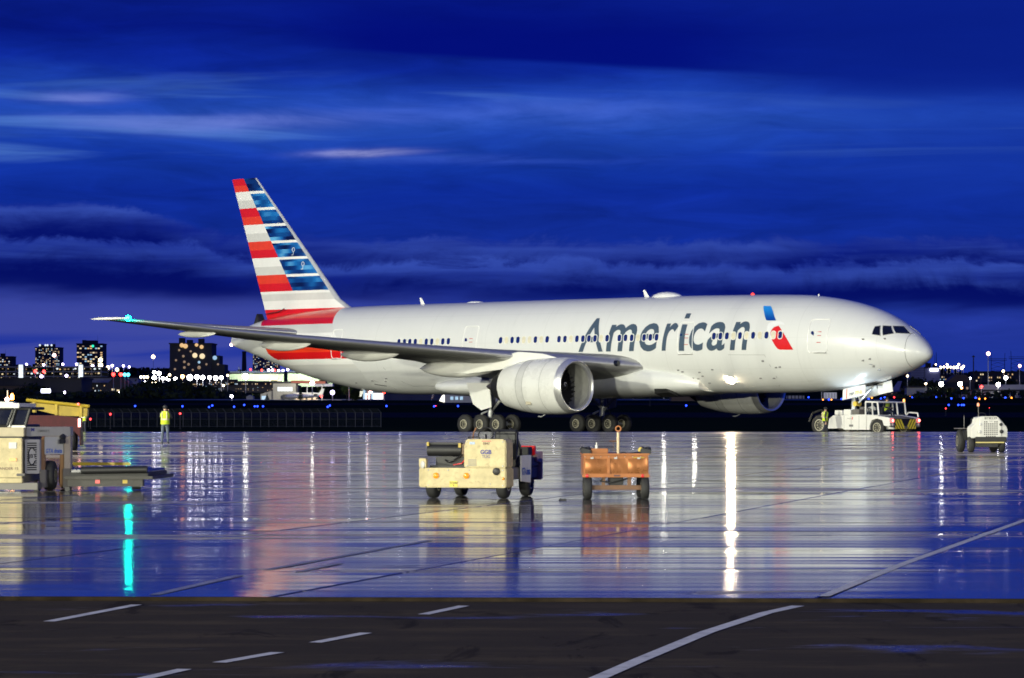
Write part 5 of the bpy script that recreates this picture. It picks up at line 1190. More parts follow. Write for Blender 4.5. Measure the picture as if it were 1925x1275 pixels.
M_WORK = glow('work_lamp', (0.85, 0.93, 1.0), 12.0)
MB().ball(A(5.45, .75, 1.45), .16, 10).build('work_lamp', M_WORK, tr)
ld = bpy.data.lights.new('work_lamp', 'SPOT'); ld.energy = 260; ld.color = (.70, .86, 1.0); ld.shadow_soft_size = .12; ld.spot_size = R(120); ld.spot_blend = .5
lo = bpy.data.objects.new('work_lamp_glow', ld); COL.objects.link(lo); lo.parent = tr; lo.location = A(5.0, 1.0, 1.6); lo.rotation_euler = (R(175), 0, 0)
MB().lathe([(0, .07), (.14, .06), (.17, .01)], A(3.0, -1.3, 2.08), n=10).build('beacon', glow('beacon_amber', (1, .35, .03), 3.0), tr)
dr = plane.matrix_basis @ Vector(A(3.45, -.15, .62))
person(dr, R(-90 - 43), 'driver in yellow vest sitting in the cab of the tow tractor', dict(kl=(-.12, .42, .86), al=(-.12, .45, .48), tl=(-.12, .6, .45), kr=(.12, .42, .86), ar=(.12, .45, .48), tr=(.12, .6, .45), wl=(-.16, .32, 1.05), hl=(-.1, .4, 1.08), wr=(.16, .32, 1.05), hr=(.1, .4, 1.08), pl=(-.1, .05, .92), pr=(.1, .05, .92), hd=(0, .06, 1.585), tp=(0, .06, 1.66)), M_NAVY, cap=True)

# ------------------------------------------------------------------ container loader at the left edge
p = on_apron(65, 924); PP = 95.0
t = thing('container_loader', 'white container loader with slotted side grille and low black roller platform', 'loader', p, R(-3))
def L8(u, v): return ((u - 65) / PP, (924 - v) / PP)
def slab8(name, u0, u1, v0, v1, y0, y1, m, bev=.012, parent=None):
    a, b = L8(u0, v1); c, d = L8(u1, v0); return MB().box(a, c, y0, y1, b, d).build(name, m, parent or t, bevel=bev)
hd_ = slab8('front_hood', -170, 41, 823, 898, 0, .14, M_WV2); slab8('front_skirt', -170, 41, 899, 908, .02, .2, M_WV2); slab8('lower_frame', -170, 70, 908, 921, .06, .5, M_GRV); slab8('engine_bay', -170, 40, 824, 908, .145, 2.2, M_GRV)
slab8('hood_top', -170, 44, 803, 820, .04, 2.2, mat('loader_cream', (.40, .34, .22), .5, var=.1, grime=.3)); slab8('hood_gap', -170, 40, 819, 824, .08, 2.1, M_BLK, 0)
a, b = L8(16, 843); c, d = L8(31, 831); MB().box(a, c, -.02, .0, b, d).build('headlamp', M_CLR, hd_, bevel=.006)
a, b = L8(15, 867); c, d = L8(32, 860.5); MB().prism([(a + .03 + (q[0]), (b + d) / 2 + q[1]) for q in [(x * .9 + (c - a) / 2 - .03, y) for x, y in rrect(c - a, d - b, .03)]], 'y', -.02, .0).build('amber_marker', M_AMB, hd_)
letter('model_name', 'COMMANDER 15', .050, hd_, M_BRN, (L8(-27, 0)[0], 0, L8(0, 883)[1]), XA, ZA, .01, wide=.64)
_before = set(bpy.data.objects)
gp = slab8('grille_panel', 43, 72, 826, 891, .16, .6, mat('loader_grey_white', (.36, .35, .36), .5, grime=.25)); x0 = L8(48, 0)[0]; x1 = L8(66, 0)[0]
for k in range(13):
    v = 833 + k * 4.2; a, b = L8(0, v + 1.1)[1], L8(0, v - 1.1)[1]
    if 3 <= k <= 9:
        for q0, q1 in ((x0, x0 + .03), (x1 - .028, x1)): MB().box(q0, q1, .150, .163, a, b).build('grille_slot', M_BLK, gp, smooth=0)
    else: MB().box(x0, x1, .150, .163, a, b).build('grille_slot', M_BLK, gp, smooth=0)
cxm, czm = (x0 + x1) / 2, L8(0, 858)[1]
MB().path([(cxm + .075 * math.cos(R(q)), .152, czm + .17 * math.sin(R(q))) for q in range(40, 330, 18)], .012, 5).build('grille_emblem', M_BLK, gp, smooth=0)
letter('grille_emblem', 'JBT', .075, gp, M_BLK, (cxm + .01, .157, czm - .03), XA, ZA, .015, center=True)
slab8('top_beam', 45, 131, 802, 820, .20, .5, mat('loader_beam', (.30, .29, .29), .5, grime=.25)); slab8('side_plate', 79, 117, 820.5, 855, .26, .40, mat('loader_violet_grey', (.34, .34, .38), .5, grime=.15)); 
letter('operator_name', 'GTA dnata', .085, t, M_BLUET, (L8(82, 0)[0], .255, L8(0, 852)[1]), XA, ZA, .02, shear=.15, wide=.33)
letter('model_name', 'COMMANDER 15', .05, t, M_GREYL, (L8(67, 0)[0], .196, L8(0, 812)[1]), XA, ZA, .01, wide=.24); letter('fleet_letter', 'M', .06, t, M_NAVYT, (L8(55, 0)[0], .196, L8(0, 810)[1]), XA, ZA, .05)
slab8('corner_column', 118, 131, 820.5, 885, .2, .42, mat('loader_tan', (.34, .29, .24), .5, grime=.3)); slab8('column_foot', 116, 131, 882, 920, .18, .44, M_GRV)
slab8('inner_post', 72, 79, 822, 890, .3, .42, mat('loader_orange_tan', (.28, .16, .08), .5, grime=.3)); slab8('inner_post', 108, 117, 856, 918, .3, .42, mat('loader_orange_tan', (.28, .16, .08), .5)); slab8('front_outrigger', 72, 84, 884, 918, .14, .42, M_GRV)
slab8('step_board', 31, 48, 890, 895, -.05, .12, M_GRV); MB().lathe([(0, .06), (.3, .06), (.3, .045), (.02, .045)], (L8(67, 0)[0], .1, L8(0, 908)[1]), (0, 1, 0), 14).build('exhaust_pipe', M_GRV, t)
a, b = L8(119, 822); MB().ball((a - .03, .19, b), .07, 8).box(a - .09, a + .03, .1, .2, b - .13, b - .04).build('control_box', M_DARK, t, bevel=.01)
for o in set(bpy.data.objects) - _before:
    for v in o.data.vertices: dy_ = max(0.0, v.co.x + .23) * 1.0; v.co.y += dy_; v.co.x -= .195 * dy_
gwheels(t, .30, .24, .14, [(L8(76, 0)[0], 1.0, .30, 0), (L8(-60, 0)[0], .75, .30, 0), (L8(86, 0)[0], 2.2, .30, 0)])
for u in (64, 124): slab8('outrigger_foot', u - 5, u + 5, 916, 924, .2, .4, M_DARK)
# operator cab: raked glass
cab = MB(); ga = [L8(15, 800), L8(43, 800), L8(52, 767), L8(25, 767)]
MB().add([(q[0], .25 + .0 * k, q[1]) for k, q in enumerate(ga)], [(0, 1, 2, 3)]).build('cab_glass', M_GLASS, t, smooth=0, fix=False)
fr = MB()
for k in range(4): q0, q1 = ga[k], ga[(k + 1) % 4]; fr.tube((q0[0], .24, q0[1]), (q1[0], .24, q1[1]), .035, n=6)
fr.tube((ga[1][0], .24, ga[1][1]), (ga[1][0], 1.6, ga[1][1]), .03).tube((ga[2][0], .24, ga[2][1]), (ga[2][0], 1.6, ga[2][1]), .03)
fr.build('cab_frame', M_BLK, t, smooth=40)
g2 = [L8(-60, 800), L8(8, 800), L8(20, 767), L8(-45, 767)]; MB().add([(q[0], .26, q[1]) for q in g2], [(0, 1, 2, 3)]).build('cab_glass', M_GLASS, t, smooth=0, fix=False)
MB().path([(q[0], .25, q[1]) for q in (g2[0], g2[1], g2[2], g2[3])], .03, 6).build('cab_frame', M_BLK, t, smooth=40)
slab8('cab_apron', 17, 44, 799, 806, .18, .4, M_WV); slab8('cab_roof', -90, 34, 757, 766, .1, 1.8, M_WV)
_before = set(bpy.data.objects)
# low roller platform reaching right
M_ROLL = mat('roller_steel', (.08, .08, .085), .22, .8)
M_PLT = mat('platform_dark', (.030, .028, .026), .5, .3, var=.3, grime=.4)
pf = slab8('platform_frame', 128, 300, 897, 903, .15, 2.9, M_PLT); slab8('platform_beam', 128, 279, 903, 917, .25, .45, M_PLT); slab8('platform_bed', 130, 288, 890, 897, .3, 2.8, M_BLK)
a, _ = L8(131, 0); c, _ = L8(282, 0); z_ = L8(0, 888)[1]
for k in range(22): x = a + (c - a) * k / 21; MB().tube((x, .35, z_), (x, 2.7, z_ - .0), .042, n=10).build('roller', M_ROLL, pf)
MB().tube((L8(160, 0)[0], .22, L8(0, 886)[1]), (L8(288, 0)[0], .22, L8(0, 884)[1]), .075, n=12).build('side_tube', M_BLK, pf)
slab8('yellow_guide_rail', 96, 219, 874, 880, 2.5, 2.56, M_YP, .004, pf)
gb = MB()
for k in range(40): gb.ball((a + (c - a) * .62 * k / 39 - .3 + random.uniform(-.01, .01), 1.2 + random.uniform(-.6, .9), z_ + .05), .022, 6)
gb.build('ball_casters', mat('ball_steel', (.7, .7, .7), .1, 1.0), pf)
MB().lathe([(-.08, .09), (.08, .09)], (L8(265, 0)[0], .35, .10), (1, 0, 0), 12).box(L8(258, 0)[0], L8(272, 0)[0], .3, .4, .12, .2).build('platform_caster', M_BLK, pf)
for u in (187, 240): slab8('hazard_patch', u, u + 9, 904, 911, .235, .25, M_YP if u > 200 else M_RED, 0, pf)

for o in set(bpy.data.objects) - _before: o.location.y += .8 if o.parent == t else 0.0; o.location.x -= .25 if o.parent == t else 0.0
# ------------------------------------------------------------------ red belt-loader truck behind it
p = on_apron(90, 847)
t = thing('belt_loader_truck', 'dark red truck carrying a yellow conveyor boom with lit amber beacon', 'truck', p, R(4)); PQ = FPX / p.y
def L9(u, v): return ((u - 90) / PQ, (847 - v) / PQ)
M_MAR = mat('dark_red_paint', (.055, .006, .010), .5, var=.2, spec=.25)
gwheels(t, .40, .26, .2, [(L9(135, 0)[0], .2, .40, 0), (L9(135, 0)[0], 1.6, .40, 0), (L9(20, 0)[0], .2, .40, 0), (L9(20, 0)[0], 1.6, .40, 0)])
a = [L9(*q) for q in ((40, 838), (117, 838), (119, 822), (126, 812), (140, 812), (149, 822), (149, 838), (152, 838), (150, 786), (108, 781), (40, 781))]
MB().prism(a, 'y', 0, 1.8).build('truck_body', M_MAR, t, bevel=.02)
a = [L9(*q) for q in ((-80, 838), (40, 838), (40, 775), (26, 756), (-40, 754), (-80, 780))]
MB().prism(a, 'y', .05, 1.75).build('truck_cab', M_WV, t, bevel=.03)
a = [L9(*q) for q in ((-30, 776), (22, 776), (14, 760), (-25, 760))]; MB().prism(a, 'y', .03, .048).build('cab_window', M_GLASS, t, smooth=0)
a = [L9(*q) for q in ((28, 758), (58, 751), (162, 767), (163, 783), (120, 783), (75, 771), (30, 764))]
bm_ = MB().prism([L9(*q) for q in ((36, 763), (60, 757), (163, 768), (162, 783), (112, 782))], 'y', .5, 1.3).build('conveyor_boom', M_YP, t, bevel=.015)
for y in (.42, 1.38):
    q0, q1 = L9(48, 752), L9(164, 764); MB().tube((q0[0], y, q0[1]), (q1[0], y, q1[1]), .06, n=8).build('boom_rail', M_YP, bm_)
    for u, v in ((62, 754), (104, 759), (150, 763)): q = L9(u, v); MB().box(q[0] - .05, q[0] + .05, y - .03, y + .03, q[1] - .45, q[1]).build('rail_bracket', M_YP, bm_)
q = L9(148, 795); MB().box(q[0] - .03, q[0] + .06, -.02, .06, q[1] - .16, q[1] + .16).build('tail_lamp', glow('tail_lamp_lit', (1, .35, .3), 7.0), t)
q = L9(146, 760); MB().ball((q[0], .35, q[1]), .055, 8).build('boom_marker', glow('marker_red', (1, .06, .03), 3.0), t)
q = L9(21, 746); MB().lathe([(-.12, .07), (.06, .07), (.12, .03), (.14, .001)], (q[0], .6, q[1]), n=10).build('beacon', glow('beacon_lit_amber', (1, .40, .05), 14.0), t)
q = L9(12, 751); MB().ball((q[0], .5, q[1]), .09, 10).build('cab_lamp', glow('lamp_pink', (1, .55, .5), 8.0), t)
q = L9(12, 734); q1 = L9(12, 752); MB().tube((q[0], .7, q[1]), (q1[0], .7, q1[1]), .02, n=6).build('whip_antenna', M_WV, t)
# ------------------------------------------------------------------ background: buildings
M_B = {k: mat('facade_' + k, c, .75, var=.12, scale=.15) for k, c in dict(dark=(.035, .036, .042), grey=(.30, .29, .26), blue=(.035, .05, .12), pale=(.46, .46, .46), green=(.34, .42, .32), brown=(.10, .07, .05), red=(.22, .06, .04), lilac=(.30, .30, .38), navy=(.012, .022, .10)).items()}
M_ROOF = mat('dark_roofing', (.03, .03, .034), .8)
LITC = dict(warm=((1, .62, .24), .85), cream=((1, .80, .46), 1.0), white=((.86, .95, 1), 1.1), cool=((.45, .74, 1), .75), dim=((1, .66, .34), .28))
M_LIT = {k: glow('lit_window_' + k, *v) for k, v in LITC.items()}
rb = random.Random(21)
def bld(name, label, cat, u0, u1, v0, D, depth, m, group=None, roof=True, vb=None):
    a, b = at(u0, v0, D), at(u1, v0, D); zb = terr(D) - .5 if vb is None else at(u0, vb, D).z
    t = thing(name, label, cat, ((a.x + b.x) / 2, D, zb), 0, group); hw = (b.x - a.x) / 2; h = a.z - zb
    MB().box(-hw, hw, 0, depth, 0, h).build('wall', m, t, smooth=0)
    if roof: MB().box(-hw - .4, hw + .4, -.4, depth + .4, h, h + .5).build('roof', M_ROOF, t, smooth=0)
    if v0 < 700:
        for k in range(3):
            x = hw * (-.6 + .5 * k + rb.uniform(-.1, .1)); MB().box(x - hw * .12, x + hw * .12, depth * .3, depth * .6, h + .5, h + .5 + rb.uniform(1, 2.6)).build('roof_plant', M_ROOF, t, smooth=0)
        MB().tube((hw * .5, depth * .4, h), (hw * .5, depth * .4, h + 6), .12, .05, 5).build('roof_mast', M_DARK, t)
    return t, hw, h
def wins(t, hw, h, cols, rows, frac, kinds, wm=.55, hm=.5, top=.97, bot=.05, y=-.12, base=None, grow=1.0):
    cw, rh = 2 * hw / cols, h * (top - bot) / rows
    w_, hh = cw * wm / 2 * grow, rh * hm / 2 * grow; cache = {}
    for j in range(rows):
        for i in range(cols):
            if rb.random() > frac: continue
            k = rb.choice(kinds)
            if k not in cache:
                o = MB().box(-w_, w_, 0, .1, -hh, hh).build('window', M_LIT[k], None, smooth=0); cache[k] = o.data; bpy.data.objects.remove(o)
            link('window', cache[k], t, (-hw + cw * (i + .5), y, h * bot + rh * (j + .5)))
W_, C_ = ['warm', 'cream', 'cream', 'dim', 'dim', 'cool'], ['white', 'cream', 'cool', 'warm']
t, hw, h = bld('apartment_tower', 'low dark apartment block at the far left edge of the skyline', 'building', -40, 23, 671, 2600, 20, M_B['dark']); wins(t, hw, h, 16, 9, .35, C_ + ['dim'], top=.98, bot=.35)
t, hw, h = bld('apartment_tower', 'apartment tower full of small lit windows behind the parking garage', 'building', 66, 112, 654, 2600, 22, M_B['dark']); wins(t, hw, h, 14, 17, .46, W_ + C_, top=.99, bot=.3)
MB().box(-hw * .6, hw * .45, 3, 15, h, h + 2.2).build('penthouse', M_B['dark'], t, smooth=0)
for x in (-.6, -.15, .02, .35): MB().ball((hw * x, -.5, h + 2.0), .8, 8).build('roof_lamp', M_LIT['white'], t)
t, hw, h = bld('apartment_tower', 'apartment tower with raised dark roof block right of the windowed tower', 'building', 144, 193, 647, 2300, 22, M_B['dark']); wins(t, hw, h, 10, 12, .42, W_, .6, .45, .97, .28, grow=1.25)
MB().box(-hw * .5, hw * .45, 3, 15, h, h + 2.6).build('penthouse', M_B['dark'], t, smooth=0); MB().ball((hw * .25, -.3, h - 1.4), .9, 8).build('green_sign', glow('sign_green', (.02, .8, .45), 1.6), t)
t, hw, h = bld('dark_tower', 'broad dark tower with few large warm lights between wingtip and tail', 'building', 319, 398, 647, 1500, 24, M_B['dark'])
MB().box(hw * 1.0, hw * 1.35, 2, 20, 0, h * .72).box(hw * 1.35, hw * 1.6, 2, 20, 0, h * .5).build('side_wing', M_B['dark'], t, smooth=0)
for x, z, r, k in ((-.42, .97, 1.0, 'warm'), (-.25, .95, 1.1, 'warm'), (.28, .98, .8, 'warm'), (.52, .93, .9, 'warm'), (.2, .72, 1.15, 'cream'), (.55, .70, 1.25, 'cream'), (-.35, .70, .6, 'dim'), (-.3, .56, .6, 'dim'), (.4, .42, .8, 'dim'), (.4, .55, .6, 'cool'), (-.7, .6, .5, 'dim'), (-.3, .42, .6, 'dim'), (-.1, .5, .6, 'dim'), (-.55, .85, .5, 'dim'), (0, .82, .5, 'dim'), (.1, .36, .5, 'dim'), (-.75, .38, .5, 'dim'), (.75, .5, .5, 'dim'), (1.15, .66, 1.0, 'cool'), (1.3, .5, .5, 'dim')):
    MB().ball((hw * x, -.2, h * z), r, 10, sz=1.0).build('window', M_LIT[k], t, smooth=60)
t, hw, h = bld('apartment_tower', 'distant lit apartment tower just under the airliner tail cone', 'building', 475, 523, 664, 2900, 22, M_B['blue']); wins(t, hw, h, 15, 18, .34, C_ + W_, top=.99, bot=.3)
a = at(459, 664, 1700); t = thing('chimney', 'tall slim dark chimney beside the distant lit tower', 'chimney', (a.x, 1700, terr(1700))); MB().lathe([(0, 1.5), (a.z - terr(1700), 1.0), (a.z - terr(1700) + .5, 1.15), (a.z - terr(1700) + .9, 1.15)], (0, 0, 0), n=12).build('stack', M_B['dark'], t)
# parking garage: decks, columns, rows of ceiling lamps
D = 1450; a, b = at(-60, 690, D), at(190, 690, D); zb = terr(D) - .6; h = a.z - zb; hw = (b.x - a.x) / 2
t = thing('parking_garage', 'long open parking garage with rows of lamps on each deck', 'building', ((a.x + b.x) / 2, D, zb))
nd = 4
for k in range(nd + 1): MB().box(-hw, hw, 0, 26, h * k / nd - .25, h * k / nd + .22).build('deck', M_B['grey'] if k else M_B['dark'], t, smooth=0)
for k in range(15): MB().box(-hw + 2 * hw * k / 14 - .2, -hw + 2 * hw * k / 14 + .2, .1, .6, 0, h).build('column', M_B['grey'], t, smooth=0)
MB().box(-hw, hw, 25, 26, 0, h).build('back_wall', M_B['dark'], t, smooth=0)
ml = {k: MB().ball((0, 0, 0), .42, 8, sz=.7).build('deck_lamp', M_LIT[k], None) for k in ('cream', 'white', 'warm', 'dim')}
for k in ml: o = ml[k]; ml[k] = o.data; bpy.data.objects.remove(o)
for j in range(nd):
    for i in range(34):
        if rb.random() < .74: o = link('deck_lamp', ml[rb.choice(['cream', 'white', 'warm', 'dim', 'dim', 'cream'])], t, (-hw + 2 * hw * (i + rb.random() * .5) / 34, rb.uniform(2, 8), h * (j + .62 + rb.uniform(-.1, .1)) / nd)); o.scale = (rb.uniform(.6, 1.3),) * 3
for x in (-.2, .70):    # lit stair towers
    st_ = MB().box(hw * x - 1.2, hw * x + 1.2, -1.2, 1, 0, h + .6).build('stair_tower', M_B['pale'], t, smooth=0)
    for k in range(5): MB().box(hw * x - .9, hw * x + .9, -1.4, -1.25, h * k / 5 + .4, h * k / 5 + 2.6).build('stair_window', M_LIT['white'], st_, smooth=0)
M_RG = glow('signal_red', (1, .03, .02), 5.0); M_CY = glow('signal_cyan', (.05, .75, 1), 3.0)
# low buildings on the left
t, hw, h = bld('warehouse', 'dark flat warehouse below the parking garage', 'building', -60, 153, 713, 1150, 30, M_B['dark'])
t, hw, h = bld('warehouse', 'pale long shed lit from inside under the dark gable roof', 'building', 152, 260, 711, 1250, 30, M_B['lilac'])
for x in (-.8, -.7, -.6, -.5): MB().box(hw * x - .8, hw * x + .8, -.2, -.1, 1.0, 2.4).build('lit_opening', M_LIT['white'], t, smooth=0)
t = thing('gabled_shed', 'black gabled shed in front of the pale long building', 'building', (at(222, 0, 1000).x, 1000, terr(1000)))
w_ = 24 * 1000 / FPX; z_ = at(0, 708, 1000).z - terr(1000)
MB().prism([(-w_ * 1.3, 0), (w_ * 1.3, 0), (w_ * 1.3, z_ * .35), (w_ * .3, z_), (-w_ * .3, z_), (-w_ * 1.3, z_ * .35)], 'y', 0, 14).build('wall', M_B['dark'], t, smooth=0)
for x, z in ((-.5, .3), (-.1, .25), (.4, .12), (.55, .1)): MB().box(w_ * x, w_ * x + .8, -.15, -.05, z_ * z, z_ * z + .5).build('window', M_LIT['cream'], t, smooth=0)
t = thing('lit_billboard', 'glowing white rectangular sign over the dark left hedge', 'sign', (at(86, 0, 900).x, 900, terr(900))); z_ = at(0, 735, 900).z - terr(900)
MB().box(-1.3, 1.3, 0, .3, z_ - .55, z_ + .55).build('sign_panel', glow('sign_white', (.72, .74, 1), 5.0), t, bevel=.1)
for x in (-1, 1): MB().tube((x, .2, 0), (x, .2, z_ - .5), .1, n=6).build('leg', M_DARK, t)
for u0, u1, v0, D, cols, rows, fr, lb in ((262, 318, 713, 1300, 16, 4, .35, 'low lit block below the wooded ridge right of the cyan signals'), (372, 440, 716, 1250, 20, 4, .35, 'low lit block under the right end of the white lamp row'), (236, 300, 731, 1020, 16, 3, .22, 'low dark house row behind the scrub hedge'), (330, 398, 730, 1030, 16, 3, .25, 'low brown house row under the dark tower'), (-40, 60, 726, 1080, 22, 3, .18, 'dark depot at the far left below the warehouse'), (1660, 1712, 733, 1000, 14, 3, .3, 'low terminal building glimpsed under the nose'), (1768, 1808, 730, 1010, 10, 3, .3, 'dark shop row between the bright right-hand lamps')):
    t, hw, h = bld('low_building', lb, 'building', u0, u1, v0, D, 12, M_B['brown' if D < 1100 else 'dark']); wins(t, hw, h, cols, rows, fr, ['warm', 'cream', 'dim', 'dim', 'cool', 'white'], .45, .4, .95, .1)
for u0, u1, v0, D, cols, rows, fr, lb in ((425, 520, 719, 1250, 30, 3, .4, 'low building with a dense row of warm lights behind the brightest floodlight'), (300, 380, 720, 1200, 26, 4, .4, 'long low block of warm windows under the dark tower'), (160, 236, 722, 1180, 22, 3, .3, 'low lit annex below the pale long shed'), (1830, 1925, 700, 1700, 24, 3, .25, 'far lit row on the right wooded slope'), (1735, 1790, 706, 1600, 16, 3, .3, 'far lit block below the glowing right-hand sign')):
    t, hw, h = bld('low_building', lb, 'building', u0, u1, v0, D, 12, M_B['dark']); wins(t, hw, h, cols, rows, fr, ['warm', 'warm', 'cream', 'dim', 'dim', 'cool', 'white'], .5, .45, .95, .1)
# hangars under the tail
for lb, u0, u1, v0, v1 in (('left pale green hangar wall behind the bright floodlight', 432, 533, 703, 716), ('right pale green hangar wall behind the brown canopy', 541, 630, 702, 716)):
    t, hw, h = bld('hangar', lb, 'hangar', u0, u1, v0, 1350, 40, M_B['green'], 'green hangars')
    for k in range(9): MB().box(-hw + 2 * hw * k / 9 - .06, -hw + 2 * hw * k / 9 + .06, -.12, .0, 0, h).build('wall_rib', M_B['pale'], t, smooth=0)
    MB().box(-hw, hw, 1, 39, h + .5, h + 1.1).build('roof_ridge', M_B['blue'], t, smooth=0)
    for k in (-.6, 0, .6):
        ld = bpy.data.lights.new('wall_light', 'SPOT'); ld.energy = 9000; ld.color = (.92, 1, .72); ld.spot_size = R(140); ld.spot_blend = .5; ld.shadow_soft_size = .3
        lo = bpy.data.objects.new('wall_light', ld); COL.objects.link(lo); lo.parent = t; lo.location = (hw * k, -9, h + 2.5); lo.rotation_euler = (R(62), 0, 0)
        MB().tube((hw * k, 0, h), (hw * k, -9, h + 2.6), .12, n=5).build('wall_lamp_arm', M_DARK, t)
    if u0 < 500:
        for k in range(7): MB().ball((hw * (.5 + .06 * k), -.3, h * .55 + rb.uniform(-.5, .5)), .5, 8).build('wall_lamp', M_LIT['cream'], t)
t, hw, h = bld('dark_shed', 'dark blue-black row of sheds at the foot of the hangars', 'building', 405, 560, 727, 1150, 14, M_B['dark']); wins(t, hw, h, 34, 5, .20, ['warm', 'dim', 'cool'], .35, .3)
# grey office with lit window and brown canopy
t, hw, h = bld('office_building', 'grey office building with one bright window beneath a brown-red canopy', 'building', 513, 556, 721, 830, 10, M_B['grey'])
MB().box(-hw * .6, hw * .70, -.1, -.02, h * .58, h * .80).build('window', M_LIT['white'], t, smooth=0)
for k in range(5): MB().box(-hw * .6 + hw * .26 * k - .04, -hw * .6 + hw * .26 * k + .04, -.14, -.1, h * .57, h * .81).build('mullion', M_B['grey'], t, smooth=0)
cn = MB().prism([(hw * .6, h * 1.02), (hw * 3.6, h * .98), (hw * 3.6, h * 1.12), (hw * .6, h * 1.16)], 'y', -.5, 8).build('canopy', M_B['red'], t, smooth=0)
MB().box(hw * 2.6, hw * 4.2, 1, 8, h * .84, h * .98).build('canopy_fascia', M_B['lilac'], t, smooth=0)
for x in (2.0, 3.3): MB().tube((hw * x, 0, 0), (hw * x, 0, h * 1.0), .12, n=6).build('canopy_post', M_B['pale'], t)
MB().prism([(-hw * 2.1, 0), (-hw * 2.1, h * .42), (-hw, h * .62), (-hw, 0)], 'y', .5, 9).build('side_wing', M_B['grey'], t, smooth=0)
MB().box(-hw * 2.0, -hw * 1.45, .38, .48, h * .08, h * .32).build('window', M_LIT['cool'], t, smooth=0); MB().box(-hw * .05, hw * .9, -1.2, 0, h * .02, h * .40).build('porch', M_B['dark'], t, smooth=0)
for x in (.95, 1.5, 2.0, 2.4): MB().box(hw * x, hw * x + .9, 1.2, 1.3, .3, 2.2).build('lit_doorway', M_LIT['warm'], t, smooth=0)
MB().box(hw * .9, hw * 2.9, 1.4, 6, 0, h * .42).build('rear_wall', M_B['brown'], t, smooth=0); MB().box(hw * .8, hw * 3.0, -.6, 6, h * .43, h * .50).build('porch_roof', M_B['pale'], t, smooth=0)
t, hw, h = bld('kiosk', 'small cream hut left of the grey office', 'hut', 463, 476, 746, 840, 4, M_B['pale'], roof=False)
MB().prism([(-hw * 1.1, h), (hw * 1.1, h), (0, h * 1.35)], 'y', -.2, 4.2).build('roof', M_B['pale'], t, smooth=0)
for k in range(3): MB().box(-hw * .7 + k * hw * .5, -hw * .4 + k * hw * .5, -.08, -.01, .2, h * .35).build('door', M_B['dark'], t, smooth=0)
t, hw, h = bld('shop_front', 'brightly lit white shop front right of the round hedge', 'building', 682, 724, 733, 860, 8, M_B['pale'])
for x0, x1 in ((-.9, -.38), (-.1, .80)): MB().box(hw * x0, hw * x1, -.1, -.02, h * .12, h * .68).build('shop_window', glow('shop_white', (1, .97, .9), 3.0), t, smooth=0)
for x in (-.95, -.25): MB().box(hw * x, hw * x + .5, -.3, 0, 0, h * 1.25).build('lit_pillar', M_LIT['cool'], t, smooth=0)
t, hw, h = bld('storage_shed', 'long dark blue shed wall under the airliner belly', 'building', 722, 842, 738, 800, 12, M_B['navy'])
for k in range(12): MB().box(-hw + 2 * hw * k / 12 - .05, -hw + 2 * hw * k / 12 + .05, -.08, 0, 0, h).build('wall_rib', M_B['navy'], t, smooth=0)
a = at(812, 752, 790); t = thing('marker_board', 'leaning red and white striped marker board by the blue shed', 'sign', (a.x, 790, terr(790)))
for k in range(6): MB().prism([(-.18 + .06 * k, .4 + .26 * k), (.25 + .06 * k, .55 + .26 * k), (.28 + .06 * k, .68 + .26 * k), (-.15 + .06 * k, .53 + .26 * k)], 'y', 0, .08).build('stripe', M_RED if k % 2 == 0 else M_WHT, t, smooth=0)
MB().tube((-.1, .1, 0), (.2, .1, 2), .05, n=6).build('post', M_STEEL, t)
t, hw, h = bld('parked_trailer', 'pale trailer with a glowing rounded end behind the landing gear', 'trailer', 836, 935, 742, 700, 3, M_B['pale'], roof=False, vb=757)
MB().prism([(-hw - 1.2, h * .2), (-hw, .0), (-hw, h), (-hw - .5, h * .95)], 'y', 0, 3).build('cab', glow('trailer_glow', (1, .93, .8), 1.6), t, bevel=.1)
for k in range(3): MB().box(-hw + 1.2 + k * 1.0, -hw + 1.8 + k * 1.0, -.05, 0, h * .35, h * .75).build('window', M_LIT['cool'], t, smooth=0)
t, hw, h = bld('brown_shed', 'low brown shed glimpsed under the belly beside the far engine', 'building', 1262, 1325, 737, 760, 10, M_B['brown'], vb=757)
t, hw, h = bld('container_row', 'row of pale containers under the far engine inlet', 'container', 1480, 1512, 744, 900, 4, M_B['pale'], roof=False)
for k in range(5): MB().box(-hw + k * hw * .42, -hw + k * hw * .42 + .3, -.08, 0, 0, h).build('rib', M_B['dark'], t, smooth=0)
t, hw, h = bld('white_cabin', 'small white cabin with dark lattice front below the nose', 'cabin', 1551, 1573, 738, 900, 4, mat('cabin_wall_glow', (.6, .6, .6), .6, emit=(.9, .92, 1), es=.18), roof=False)  # wall glows faintly by itself, in place of light falling on it
for k in range(4): MB().box(-hw + k * hw * .5 + .2, -hw + k * hw * .5 + .3, -.06, 0, .2, h - .2).build('rail', M_B['dark'], t, smooth=0)
